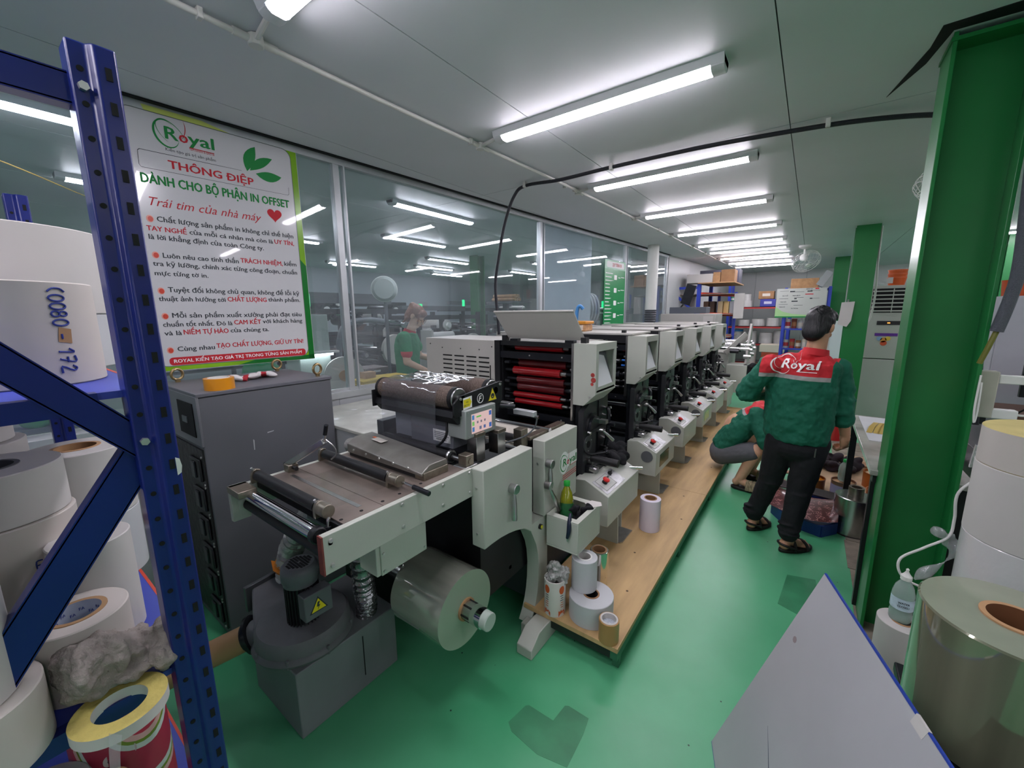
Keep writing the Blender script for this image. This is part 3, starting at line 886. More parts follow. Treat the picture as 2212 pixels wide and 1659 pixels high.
MB().prism([(1.14, 1.16), (1.47, 1.16), (1.47, 1.24), (1.14, 1.24)], 'x', -1.68, -1.672).build('end_plate', BLACK, cor, bevel=.002)
for (y, z) in ((1.19, 1.25), (1.455, 1.275)):
    MB().cyl((-1.14, y, z), (-1.135, y, z), .006, n=10).build('screw', BOLT, cor)
MB().prism([(1.16, 1.2), (1.15, 1.175), (1.18, 1.14), (1.45, 1.14), (1.47, 1.175), (1.46, 1.2)], 'x', -1.672, -1.15).build('tray', BLACK, cor)
MB().box(-1.50, 1.22, 1.0, -1.22, 1.44, 1.15).build('generator_box', M('grey_box_paint', '#70727a', .45), cor, bevel=.004)
MB().box(-1.64, 1.24, 1.0, -1.50, 1.44, 1.15).build('generator_box', M('pale_box_paint', '#8d9099', .45), cor, bevel=.004)
MB().box(-1.74, 1.2, .98, -1.69, 1.44, 1.07).build('support_bracket', GREYMET, cor, bevel=.003)
MB().box(-1.62, 1.21, .98, -1.15, 1.42, 1.01).build('support_tray', BLACK, cor)
# rating label on the generator
flat([[(0, 0), (.11, 0), (.11, .055), (0, .055)]], INK_W, cor, (-1.345, 1.2195, 1.03), (1, 0, 0), (0, 0, 1), 'rating_label')
for k in range(4):
    flat([[(.008, .042 - .008 * k), (.1 - .01 * (k % 2), .042 - .008 * k), (.1 - .01 * (k % 2), .0445 - .008 * k), (.008, .0445 - .008 * k)]], INK_K, cor, (-1.345, 1.219, 1.03), (1, 0, 0), (0, 0, 1), 'label_print')
flat([[(.02 + .006 * k, .006), (.023 + .006 * k, .006), (.023 + .006 * k, .015), (.02 + .006 * k, .015)] for k in range(11)], INK_K, cor, (-1.345, 1.219, 1.03), (1, 0, 0), (0, 0, 1), 'label_barcode')
# touch terminal
tt = MB().box(-1.225, 1.195, 1.075, -1.118, 1.395, 1.2).build('touch_terminal', M('terminal_case', '#9aa09d', .4, metal=.3), cor, bevel=.004)
SCR = M('screen_pink', '#d9b7b4', .3, emit=.25)
flat([[(0, 0), (.135, 0), (.135, .085), (0, .085)]], SCR, tt, (-1.1178, 1.23, 1.093), (0, 1, 0), (0, 0, 1), 'screen')
for (u, v, w, h, c) in ((.004, .06, .014, .02, '#4e7fb8'), (.004, .034, .014, .018, '#7dc06a'), (.004, .008, .014, .02, '#4e7fb8'), (.116, .06, .016, .02, '#3f66b0'), (.116, .006, .016, .02, '#3f66b0'),
                        (.032, .066, .03, .006, '#58b84c'), (.034, .04, .01, .01, '#7a7480'), (.058, .04, .01, .01, '#7a7480'), (.082, .04, .01, .01, '#7a7480'), (.05, .01, .014, .014, '#69708c'), (.078, .01, .014, .014, '#56699c')):
    flat([[(u, v), (u + w, v), (u + w, v + h), (u, v + h)]], M('ui' + c, c, .3, emit=.2), tt, (-1.1174, 1.23, 1.093), (0, 1, 0), (0, 0, 1), 'screen_key')
for (y, z) in ((1.21, 1.19), (1.38, 1.19), (1.21, 1.086), (1.38, 1.086)):
    MB().cyl((-1.119, y, z), (-1.116, y, z), .003, n=8).build('screw', BOLT, tt)
# signs on the end plate
po = (-1.1395, 1.205, 1.2)
flat([[(0, 0), (.055, 0), (.055, .05), (0, .05)]], INK_W, cor, po, (0, 1, .06), (0, 0, 1), 'direction_label')
flat([[(.002, .008), (.038, .008), (.038, .003), (.053, .025), (.038, .047), (.038, .042), (.002, .042)]], INK_Y, cor, (-1.139, 1.205, 1.2), (0, 1, .06), (0, 0, 1), 'direction_arrow')
text('WEB', INK_K, cor, (-1.1384, 1.221, 1.2265), (0, 1, .06), (0, 0, 1), .016, .008)
text('DIRECTION', INK_K, cor, (-1.1384, 1.208, 1.212), (0, 1, .06), (0, 0, 1), .034, .008)
flat(band((0, 0), .020, .020, 0, 0, 2 * math.pi, .003, taper=False), INK_W, cor, (-1.139, 1.315, 1.232), (0, 1, 0), (0, 0, 1), 'round_logo')
text('F', INK_W, cor, (-1.139, 1.304, 1.219), (0, 1, 0), (0, 0, 1), .02, .026, bold=.03, shear=.3)
flat([[(-.032, 0), (.032, 0), (0, .062)]], INK_Y, cor, (-1.139, 1.40, 1.207), (0, 1, 0), (0, 0, 1), 'warning_triangle')
flat(band((0, .02), .009, .009, 0, 0, 2 * math.pi, .006, taper=False) + [[(-.006, .018), (.006, .018), (.002, .03), (-.002, .03)]], INK_K, cor, (-1.1384, 1.40, 1.209), (0, 1, 0), (0, 0, 1), 'warning_symbol')
for p, q in (((-.032, 0), (.032, 0)), ((.032, 0), (0, .062)), ((0, .062), (-.032, 0))):
    d = Vector((q[0] - p[0], q[1] - p[1])).normalized(); nrm = Vector((-d.y, d.x)) * .0022
    flat([[p, q, (q[0] + nrm.x, q[1] + nrm.y), (p[0] + nrm.x, p[1] + nrm.y)]], INK_K, cor, (-1.1384, 1.40, 1.207), (0, 1, 0), (0, 0, 1), 'warning_edge')
# steel pillars
for (x, y, z1) in ((-1.135, 1.275, 1.075), (-1.125, 1.41, 1.06), (-1.64, 1.3, 1.0)):
    MB().box(x - .028, y - .028, .965, x + .028, y + .028, z1).build('pillar', STEEL if x > -1.3 else GREYMET, cor, bevel=.002)
    MB().box(x - .032, y - .03, z1, x + .032, y + .03, z1 + .016).build('pillar_cap', BRONZE, cor, bevel=.002)
# sensor and cables
MB().box(-1.19, 1.50, 1.15, -1.12, 1.54, 1.175).build('sensor_head', STEEL, cor, bevel=.002)
MB().box(-1.14, 1.56, 1.11, -1.02, 1.59, 1.135).build('sensor_bar', ALU, cor, bevel=.002)
MB().cyl((-1.06, 1.575, 1.115), (-1.0, 1.575, 1.11), .008, n=12).build('connector', CHROME, cor)
MB().cyl((-1.16, 1.47, 1.165), (-1.10, 1.52, 1.16), .01, n=12).build('connector', BLACK2, cor)
MB().tube([(-1.01, 1.575, 1.11), (-1.02, 1.57, 1.06), (-1.05, 1.53, 1.02), (-1.10, 1.46, 1.0), (-1.13, 1.43, .99)], .004, 8, smooth=5).build('cable', GREYMET, cor)
MB().tube([(-1.24, 1.205, 1.15), (-1.23, 1.19, 1.08), (-1.27, 1.18, 1.03), (-1.34, 1.19, 1.01), (-1.45, 1.2, 1.0)], .006, 8, smooth=5).build('cable', BLACK, cor)
MB().box(-1.26, 1.19, 1.14, -1.23, 1.21, 1.175).build('plug', BLACK, cor)
# clear film passing over the cork rollers and hanging in front
ff = MB()
rows = []
for k in range(11):
    y = 1.425 - .22 * k / 10
    rows.append((y, 1.30 + .004 * math.sin(k * 1.7)))
rows += [(1.18, 1.293), (1.160, 1.272), (1.153, 1.24), (1.150, 1.18), (1.147, 1.08), (1.145, 1.0), (1.143, .99)]
vv = []
for i, (y, z) in enumerate(rows):
    for j in range(9):
        vv.append((-1.62 + .37 * j / 8, y, z + .004 * math.sin(j * 1.9 + i * .8)))
fc = [(i * 9 + j, i * 9 + j + 1, (i + 1) * 9 + j + 1, (i + 1) * 9 + j) for i in range(len(rows) - 1) for j in range(8)]
ff.add(vv, fc)
ff.build('clear_web', clear_mat('treater_film', (.86, .87, .9), 1.5, haze=.05, haze_col=(.55, .55, .62), rough=.06, boost=1.6), cor)

# ---- printing units -----------------------------------------------------------
REDINK = M('red_inked_roller', '#8c1219', .22, var=.18, vs=6, coat=.4)
REDINK2 = M('dark_red_inked_roller', '#571318', .25, var=.25, vs=6, coat=.4)
RUBROL = M('dark_inked_roller', '#1d2027', .3)
SHEET = M('clipboard_sheet', '#d5d7da', .5, var=.05)
UY = [2.17, 3.06, 3.89, 4.70, 5.50, 6.33]
def unit(k, Y, label, first=False):
    """one printing unit; Y = its near face. All coordinates are for Y=2.17 shifted by dy"""
    d = Y - 2.17
    t = thing('printing_unit', label, 'printing press', (-1.4, Y + .3, .1), group='printing units in line')
    def B(x0, y0, z0, x1, y1, z1): return MB().box(x0, y0 + d, z0, x1, y1 + d, z1)
    def Cy(p, q, r, **kw): return MB().cyl((p[0], p[1] + d, p[2]), (q[0], q[1] + d, q[2]), r, **kw)
    # head cover with recessed window on the operator face
    h = MB()
    prof = [(-1.131, 1.417), (-.985, 1.417), (-.985, 1.118), (-1.062, 1.043), (-1.131, 1.043)]
    h.prism(prof, 'y', 2.17 + d, 2.186 + d)
    h.prism(prof, 'y', 2.455 + d, 2.472 + d)
    h.box(-1.131, 2.186 + d, 1.40, -.985, 2.455 + d, 1.417)
    h.prism([(-.985, 1.118), (-.985, 1.14), (-1.062, 1.06), (-1.062, 1.043)], 'y', 2.186 + d, 2.455 + d)
    h.box(-1.131, 2.186 + d, 1.043, -1.062, 2.455 + d, 1.06)
    h.box(-1.131, 2.186 + d, 1.06, -1.115, 2.455 + d, 1.40)
    hc = h.build('head_cover', PAINT, t)
    fr = MB()
    fr.box(-.992, 2.186 + d, 1.372, -.985, 2.455 + d, 1.40)
    fr.box(-.992, 2.186 + d, 1.128, -.985, 2.455 + d, 1.16)
    fr.box(-.992, 2.186 + d, 1.16, -.985, 2.205 + d, 1.372)
    fr.box(-.992, 2.437 + d, 1.16, -.985, 2.455 + d, 1.372)
    fr.build('window_frame', PAINT, hc)
    MB().add([(-1.05, 2.205 + d, 1.372), (-1.05, 2.437 + d, 1.372), (-.993, 2.437 + d, 1.15), (-.993, 2.205 + d, 1.15)], [(0, 1, 2, 3)]).build('window_shelf', DKPAINT, hc)
    MB().add([(-1.044, 2.215 + d, 1.362), (-1.034, 2.39 + d, 1.33), (-.985, 2.42 + d, 1.162), (-.985, 2.21 + d, 1.158), (-1.046, 2.213 + d, 1.363), (-1.037, 2.39 + d, 1.332), (-.988, 2.42 + d, 1.162), (-.988, 2.21 + d, 1.158)], [(0, 1, 2, 3), (7, 6, 5, 4), (0, 4, 5, 1), (1, 5, 6, 2), (2, 6, 7, 3), (3, 7, 4, 0)]).build('clip_sheet', SHEET, hc)
    Cy((-1.02, 2.171, 1.10), (-1.02, 2.167, 1.10), .006, n=10).build('bolt', BOLT, hc)
    # steel strip and side frames
    B(-1.145, 2.165, .94, -1.131, 2.19, 1.415).build('steel_strip', STEEL, t)
    B(-1.131, 2.20, .55, -1.095, 2.62, 1.05).build('side_frame', BLACK2, t)
    B(-1.72, 2.2, .55, -1.69, 2.66, 1.41).build('side_frame', BLACK, t)
    B(-1.131, 2.2, 1.05, -1.116, 2.64, 1.41).build('side_frame', BLACK, t)
    B(-1.69, 2.6, .6, -1.131, 2.64, 1.4).build('inner_wall', BLACK, t)
    # black cross bars
    B(-1.73, 2.185, 1.30, -1.131, 2.205, 1.345).build('cross_bar', BLACK2, t)
    B(-1.73, 2.185, .905, -1.131, 2.205, .945).build('cross_bar', BLACK2, t)
    B(-1.745, 2.175, .87, -1.70, 2.22, 1.415).build('corner_post', BLACK, t)
    B(-1.73, 2.185, 1.385, -1.131, 2.21, 1.415).build('cross_bar', BLACK, t)
    if not first:
        Cy((-1.69, 2.19, .87), (-1.131, 2.19, .87), .017, n=16).build('chrome_roller', CHROME, t)
    for x in (-1.46, -1.22):
        for z in (1.325, .925):
            Cy((x, 2.185, z), (x, 2.181, z), .005, n=8).build('bolt', BOLT, t)
    B(-1.69, 2.17, .12, -1.09, 2.17 + (UY[k + 1] - UY[k] if k < 5 else .8) - .02, .55).build('press_bed', M('bed_paint', '#33373a', .5), t)
    # ink rollers
    rl = [(1.372, 2.245, .022, 0), (1.292, 2.29, .020, 1), (1.262, 2.275, .028, 1), (1.213, 2.235, .027, 0), (1.150, 2.255, .026, 1), (1.098, 2.28, .034, 1), (1.048, 2.235, .019, 0), (1.004, 2.225, .018, 0)]
    for (z, y, r, c) in rl:
        mt = (REDINK, REDINK2)[c] if first else RUBROL
        o = random.uniform(-.02, .02)
        Cy((-1.60 + o, y, z), (-1.235 + o, y, z), r, n=24).build('ink_roller', mt, t)
        Cy((-1.69, y, z), (-1.131, y, z), r * .42, n=12).build('roller_journal', BLACK2, t)
        if c == 0:
            Cy((-1.232 + o, y, z), (-1.195 + o, y, z), r * .62, n=14).build('roller_end', STEEL, t)
    if k == 1:
        for (y, z, c) in ((2.215, 1.335, '#2f72c9'), (2.23, 1.30, '#c22a2a'), (2.22, 1.22, '#2f72c9'), (2.21, 1.18, '#2f72c9')):
            Cy((-1.19, y, z), (-1.15, y, z), .008, n=10).build('setting_knob', M('knob' + c, c, .4), t)
    for z in (1.27, 1.14, 1.08, 1.03):
        Cy((-1.67, 2.20, z), (-1.63, 2.20, z), .012, n=10).build('adjuster', BLACK2, t)
        Cy((-1.17, 2.205, z - .02), (-1.145, 2.205, z - .02), .009, n=10).build('adjuster', STEEL, t)
    if first:
        for (x, z, r) in ((-1.005, 1.235, .013), (-1.0, 1.205, .016), (-1.008, 1.18, .010)):
            Cy((x, 2.1702, z), (x, 2.1692, z), r, n=12).build('red_smudge', M('red_smudge', '#a33a36', .7, var=.4, vs=60), hc)
    # rear drive cover with louvres
    rc = B(-2.43, 2.17, .86, -1.745, 2.60, 1.415).build('drive_cover', PAINT2, t, bevel=.004)
    if first:
        for c in range(4):
            x0 = -2.245 + .12 * c
            for r in range(7):
                z = 1.285 - .033 * r
                B(x0, 2.1685, z, x0 + .095, 2.171, z + .010).build('louvre', HOLE, rc)
        for x in (-2.38, -2.25, -2.06, -1.88, -1.765):
            Cy((x, 2.171, 1.345 if -2.3 < x < -1.8 else 1.37), (x, 2.168, 1.345 if -2.3 < x < -1.8 else 1.37), .005, n=8).build('screw', BLACK, rc)
        B(-1.785, 2.1685, 1.02, -1.777, 2.171, 1.24).build('latch_slot', HOLE, rc)
    # top lid
    if first:
        ly, lz, ty, tz = 2.225, 1.43, 2.105, 1.605
        lid = MB()
        nv = Vector((0, tz - lz, ly - ty)).normalized() * .008
        q = [Vector((-1.69, ly + d, lz)), Vector((-1.105, ly + d, lz)), Vector((-1.105, ty + d, tz)), Vector((-1.69, ty + d, tz))]
        q = [q[0] + Vector((.03, 0, 0)), q[1] + Vector((.02, 0, 0)), q[2], q[3]]
        v = q + [p + nv for p in q]
        lid.add(v, [(3, 2, 1, 0), (4, 5, 6, 7), (0, 1, 5, 4), (1, 2, 6, 5), (2, 3, 7, 6), (3, 0, 4, 7)])
        li = lid.build('open_lid', PAINT2, t, bevel=.003)
        e = MB().cyl((-1.69, ty + d + .004, tz + .002), (-1.105, ty + d + .004, tz + .002), .007, n=10).build('lid_edge', PAINT2, li)
        u1 = Vector((1, 0, 0)); u2 = (q[3] - q[0]); u2.x = 0
        flat([[(.018 * math.cos(a * .5236), .023 * math.sin(a * .5236)) for a in range(12)]], M('round_sticker', '#c88a4a', .5, var=.4, vs=60), li, (-1.18, 2.167 + d, 1.52), u1, u2, 'round_sticker', lift=.0005)
        for x in (-1.6, -1.18):
            B(x - .03, 2.2, 1.415, x + .03, 2.24, 1.43).build('hinge', BLACK2, li)
        for x in (-1.68, -1.085):
            B(x - .018, 2.2, 1.415, x + .018, 2.24, 1.45).build('rubber_stop', RUBBER, t)
        B(-1.69, 2.23, 1.40, -1.131, 2.6, 1.415).build('ink_tray', M('ink_tray', '#8e8a83', .4, metal=.4, var=.3, vs=20), t)
    else:
        lid = B(-1.95, 2.17, 1.42, -1.10, 2.62, 1.437).build('top_lid', PAINT2, t, bevel=.003)
        B(-1.20, 2.21, 1.437, -1.17, 2.24, 1.458).build('lid_knob', RUBBER, t)
        B(-1.72, 2.172, 1.36, -1.14, 2.18, 1.418).build('lid_gap', BLACK, t)
        B(-2.43, 2.17, 1.415, -1.9, 2.60, 1.425).build('rear_lid', PAINT2, t, bevel=.003)
    # operator side mechanism
    sp = MB().prism([(2.175 + d, .60), (2.175 + d, 1.0), (2.25 + d, 1.04), (2.36 + d, 1.0), (2.36 + d, .60)], 'x', -1.095, -1.06).build('bearing_plate', M('bearing_plate_paint', '#3c3d40', .4, metal=.3), t)
    Cy((-1.062, 2.235, .785), (-1.052, 2.235, .785), .055, n=28).build('hub_disc', M('hub_disc_paint', '#55575a', .35, metal=.4), t)
    Cy((-1.053, 2.235, .785), (-1.049, 2.235, .785), .022, n=18).build('hub_hole', HOLE, t)
    for a in range(3):
        w = a * 2.09 + .5
        Cy((-1.053, 2.235 + .042 * math.cos(w), .785 + .042 * math.sin(w)), (-1.048, 2.235 + .042 * math.cos(w), .785 + .042 * math.sin(w)), .0045, n=8).build('bolt', BOLT, t)
    # dark fan shaped dial
    pts = [(2.285 + d, .88)] + [(2.285 + d + .085 * math.cos(w), .88 + .10 * math.sin(w)) for w in [R_(10 + 170 * i / 10) for i in range(11)]]
    MB().prism(pts, 'x', -1.06, -1.045).build('dial', BLACK, t)
    MB().prism([(p[0] * .9 + (2.285 + d) * .1, p[1] * .8 + .88 * .2) for p in pts], 'x', -1.045, -1.03).build('dial_cover', BLACK2, t)
    Cy((-1.05, 2.345, .905), (-1.0, 2.355, .91), .012, n=10).build('dial_clamp', STEEL, t)
    B(-1.03, 2.335, .90, -.985, 2.375, .925).build('dial_clamp', STEEL, t)
    Cy((-1.04, 2.20, .872), (-1.02, 2.20, .868), .011, n=10).build('dial_screw', STEEL, t)
    MB().bar((-1.035, 2.2 + d, .865), (-1.02, 2.37 + d, .885), .012, .018).build('dial_arm', BLACK, t)
    # silver lever
    Cy((-1.06, 2.325, .86), (-1.0, 2.335, .86), .014, n=12).build('lever_hub', STEEL, t)
    MB().tube([(-1.005, 2.34 + d, .855), (-.985, 2.36 + d, .83), (-.96, 2.40 + d, .785)], lambda q: .007 + .006 * q, 12).build('lever_handle', STEEL, t)
    # gear block and big black handwheel grip
    B(-1.07, 2.21, .60, -1.0, 2.44, .655).build('gear_block', BLACK2, t, bevel=.006)
    B(-1.06, 2.24, .655, -1.02, 2.30, .675).build('gear_cap', STEEL, t, bevel=.004)
    Cy((-1.03, 2.23, .635), (-.985, 2.23, .628), .024, n=18).build('pinion', STEEL, t)
    Cy((-1.02, 2.31, .655), (-.96, 2.31, .65), .017, n=18).build('pinion', BLACK2, t)
    Cy((-1.0, 2.37, .64), (-.955, 2.38, .635), .010, n=12).build('pinion', STEEL, t)
    Cy((-1.03, 2.235, .70), (-.855, 2.245, .695), .024, n=20).build('black_grip', RUBBER, t, bevel=.003)
    Cy((-1.06, 2.235, .70), (-1.02, 2.235, .70), .012, n=14).build('grip_shaft', STEEL, t)
    MB().tube([(-1.05, 2.21 + d, .735), (-1.02, 2.22 + d, .73), (-.95, 2.28 + d, .742)], .006, 8).build('clamp_lever', BLACK, t)
    MB().ell((-.95, 2.28 + d, .743), .010).build('clamp_ball', BLACK2, t)
    # clutter between this unit and the next
    B(-1.16, 2.50, .62, -1.05, 2.66, .70).build('black_block', BLACK, t, bevel=.004)
    B(-1.13, 2.46, .70, -1.09, 2.52, 1.02).build('black_post', BLACK, t)
    MB().tube([(-1.07, 2.52 + d, .64), (-1.05, 2.53 + d, .80), (-1.055, 2.55 + d, .92), (-1.08, 2.59 + d, .94)], .014, 8, smooth=4).build('curved_arm', BLACK2, t)
    for i in range(5):
        Cy((-1.09, 2.60, .72 + .055 * i), (-1.06, 2.60, .73 + .055 * i), .009, n=8).build('register_screw', STEEL, t)
    for i in range(3):
        Cy((-1.055, 2.525, .68 + .07 * i), (-1.045, 2.525, .68 + .07 * i), .006, n=8).build('bolt', BOLT, t)
    B(-1.085, 2.45, .60, -.98, 2.62, .612).build('tool_shelf', M('shelf_grey', '#6d7177', .4, metal=.4), t, bevel=.002)
    for (x, y) in ((-1.02, 2.50), (-1.02, 2.56)):
        Cy((x, y, .612), (x, y, .620), .007, n=8).build('bolt', BLACK, t)
    Cy((-1.11, 2.5, .86), (-.99, 2.5, .86), .011, n=12).build('cross_shaft', BLACK2, t)
    # control box
    CB = 2.09 if k == 0 else 2.11
    prof = [(-1.08, .35), (-1.08, .60), (-1.0, .612), (-.975, .602), (-.85, .54), (-.85, .352)]
    cb = MB().prism(prof, 'y', CB + d, CB + d + .515).build('control_box', PAINT, t, bevel=.003)
    sl = Vector((.125, 0, -.062)).normalized()
    up = Vector((0, 1, 0))
    o = Vector((-.975, CB + d, .6025))
    nrm = sl.cross(up)
    flat([[(.012, .02), (.125, .02), (.125, .30), (.012, .30)]], M('foil_panel', '#b0b1b3', .38, metal=.8, bump=.25, bs=25), cb, o, sl, up, 'foil_panel', th=.0012)
    flat([[(.015, .045), (.11, .045), (.11, .20), (.015, .20)]], M('switch_plate', '#b8bab4', .4), cb, o, sl, up, 'switch_plate', th=.002)
    for (a, b2, c2, d2) in ((.018, .048, .107, .050), (.018, .195, .107, .197), (.018, .048, .020, .197), (.105, .048, .107, .197)):
        flat([[(a, b2), (c2, b2), (c2, d2), (a, d2)]], INK_K, cb, o + nrm * .002, sl, up, 'plate_line')
    c = o + sl * .06 + up * .105
    MB().cyl(c, c + nrm * .022, .017, n=20).build('stop_base', BLACK, cb)
    MB().lathe([(0, .036), (.014, .036), (.021, .032), (.022, .026), (.018, .02), (0, .02)], c, nrm, 24).build('stop_button', REDPL, cb)
    c = o + sl * .05 + up * .155
    MB().cyl(c, c + nrm * .012, .012, n=16).build('selector', BLACK, cb)
    MB().obox(c + nrm * .016, (.006, .022, .01)).build('selector_tab', BLACK, cb)
    if k == 0:
        c = o + sl * .035 + up * .235
        MB().cyl(c, c + nrm * .012, .014, n=16).build('selector', BLACK, cb)
        MB().obox(c + nrm * .017, (.006, .026, .012)).build('selector_tab', BLACK, cb)
    if k in (1, 3):
        MB().box(-.851, CB + d + .1, .40, -.848, CB + d + .34, .50).build('display_window', M('display_glass' + str(k), '#1c3a26' if k == 1 else '#3aa35e', .12, var=.3, vs=14), cb)
    if k > 0:
        Cy((-.92, CB - .005, .50), (-.92, CB + .002, .50), .045, n=24).build('round_port', DKPAINT, cb)
    Cy((-.90, CB + .47, .56), (-.82, CB + .50, .565), .011, n=12).build('crank_grip', CHROME, cb)
    # stand
    st = MB()
    st.prism([(-1.06, .12), (-1.06, .36), (-.90, .36), (-.88, .30), (-.875, .12)], 'y', 2.33 + d, 2.342 + d)
    st.build('stand_plate', PAINT, t)
    B(-1.06, 2.342, .12, -.99, 2.53, .36).build('stand_plate', PAINT, t)
    B(-1.06, 2.53, .12, -.93, 2.54, .36).build('stand_plate', PAINT, t)
    MB().prism([(-1.0, 2.342 + d), (-.865, 2.342 + d), (-.852, 2.36 + d), (-.852, 2.535 + d), (-1.0, 2.535 + d)], 'z', .12, .128).build('stand_foot', STEEL, t)
    return t
ULAB = ['printing unit with its lid up showing red inked rollers', 'printing unit with blue knobs, right behind the one with red rollers',
        'third printing unit of the press counted from the red rollers', 'fourth printing unit of the press counted from the red rollers',
        'fifth printing unit of the press counted from the red rollers', 'last printing unit of the press, beside the rewind section']
for k, Y in enumerate(UY):
    unit(k, Y, ULAB[k], k == 0)
# rinse-style box on the infeed side: open tray that holds the bottle and rag
tray = thing('tool_tray', 'open grey metal tray box holding a green bottle and black rag', 'tray', (-.9, 1.76, .43))
m = MB()
m.box(-.985, 1.625, .43, -.808, 1.885, .44)
m.box(-.985, 1.625, .44, -.808, 1.637, .595)
m.box(-.985, 1.873, .44, -.808, 1.885, .595)
m.box(-.985, 1.637, .44, -.973, 1.873, .595)
m.box(-.820, 1.637, .44, -.808, 1.873, .595)
m.build('tray_body', PAINT, tray, bevel=.003)
for (a, c, d2, e) in ((-.985, 1.625, -.808, 1.66), (-.985, 1.85, -.808, 1.885), (-.985, 1.66, -.96, 1.85), (-.835, 1.66, -.808, 1.85)):
    MB().box(a, c, .595, d2, e, .599).build('rim', PAINT, tray)
# print on first sheet

# ================================================================== rolls helper
def roll(name, label, c, z0, z1, R, rc=.04, body=PAPER, core=KRAFT, side=None, group=None, axis=(0, 0, 1), cat='paper roll', core_in=None, n=48):
    """wound roll standing on its end; c=(x,y)"""
    t = thing(name, label, cat, (c[0], c[1], z0), group=group)
    h = z1 - z0
    prof = [(rc + .004, 0), (R - .002, 0), (R, .002), (R, h - .002), (R - .002, h), (rc + .004, h)]
    MB().lathe(prof, (c[0], c[1], z0), n=n, mis=[1, 1, 0, 1, 1, 0], closed=True).build('wound_sheet', [body, side or body], t, angle=30)
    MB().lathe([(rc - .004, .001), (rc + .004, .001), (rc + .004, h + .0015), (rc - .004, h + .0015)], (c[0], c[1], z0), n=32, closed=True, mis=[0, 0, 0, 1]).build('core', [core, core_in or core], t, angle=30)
    return t

# ================================================================== POSTER on the glass
pos = thing('message_board', 'large white notice board with green border and Vietnamese text on the glass', 'notice board', PT(1.0, 1.3, .02))
UX = Vector((.066, 1, 0)).normalized(); UZ = Vector((0, 0, 1))
PO = Vector(PT(.66, 1.30, .03))
GRB = M('board_green', '#7fb51f', .2, var=.25, vs=2.2, coat=.5)
def rrect(x0, y0, x1, y1, r, n=6):
    o = []
    for (cx, cy, a0) in ((x1 - r, y0 + r, -90), (x1 - r, y1 - r, 0), (x0 + r, y1 - r, 90), (x0 + r, y0 + r, 180)):
        for i in range(n + 1):
            a = R_(a0 + 90 * i / n)
            o.append((cx + r * math.cos(a), cy + r * math.sin(a)))
    return o
flat([[(-.045, -.003), (.795, -.003), (.795, 1.353), (-.045, 1.353)]], M('board_edge', '#c9cccb', .4), pos, PO, UX, UZ, 'back_panel', th=.012, lift=-.014)
flat([[(-.045, .0), (.792, .0), (.792, 1.352), (-.045, 1.352)]], GRB, pos, PO, UX, UZ, 'green_border', th=.001, lift=-.0012)
flat([[(.755, .0), (.792, .0), (.792, .62), (.757, .66)]], M('board_green_dark', '#18702a', .25, coat=.5), pos, PO, UX, UZ, 'border_band', th=.0004)
flat([[(.33, 0), (.792, 0), (.792, .03), (.62, .02), (.5, .04)]], M('board_green_dark', '#18702a'), pos, PO, UX, UZ, 'border_band', th=.0004)
flat([[(.05, 1.352), (.3, 1.352), (.52, 1.31), (.06, 1.322)]], M('board_yellow_green', '#c3cf6a', .3), pos, PO, UX, UZ, 'border_band', th=.0004)
flat([rrect(-.045, .022, .757, 1.327, .05)], M('board_line', '#55615a', .4), pos, PO, UX, UZ, 'frame_line', th=.0005)
BW = M('board_white', '#cbcbcd', .18, coat=.6)
flat([rrect(-.045, .026, .753, 1.323, .048)], BW, pos, PO, UX, UZ, 'white_field', th=.0011)
flat([rrect(.007, .028, .735, .072, .018)], INK_R, pos, PO + UX.cross(UZ) * .0012, UX, UZ, 'red_strip', th=.0004)
NN = UX.cross(UZ) * .0018
for poly in ([(0.009, 1.06), (.012, 1.125), (.02, 1.132), (.47, 1.138), (.47, 1.1395), (.018, 1.1345), (.010, 1.127), (.0075, 1.06)], [(.0075, 1.06), (.016, 1.047), (.72, 1.052), (.727, 1.06), (.728, 1.10), (.7265, 1.10), (.7255, 1.061), (.719, 1.0535), (.016, 1.0485), (.009, 1.06)]):
    flat([poly], INK_K, pos, PO + NN, UX, UZ, 'thin_line')
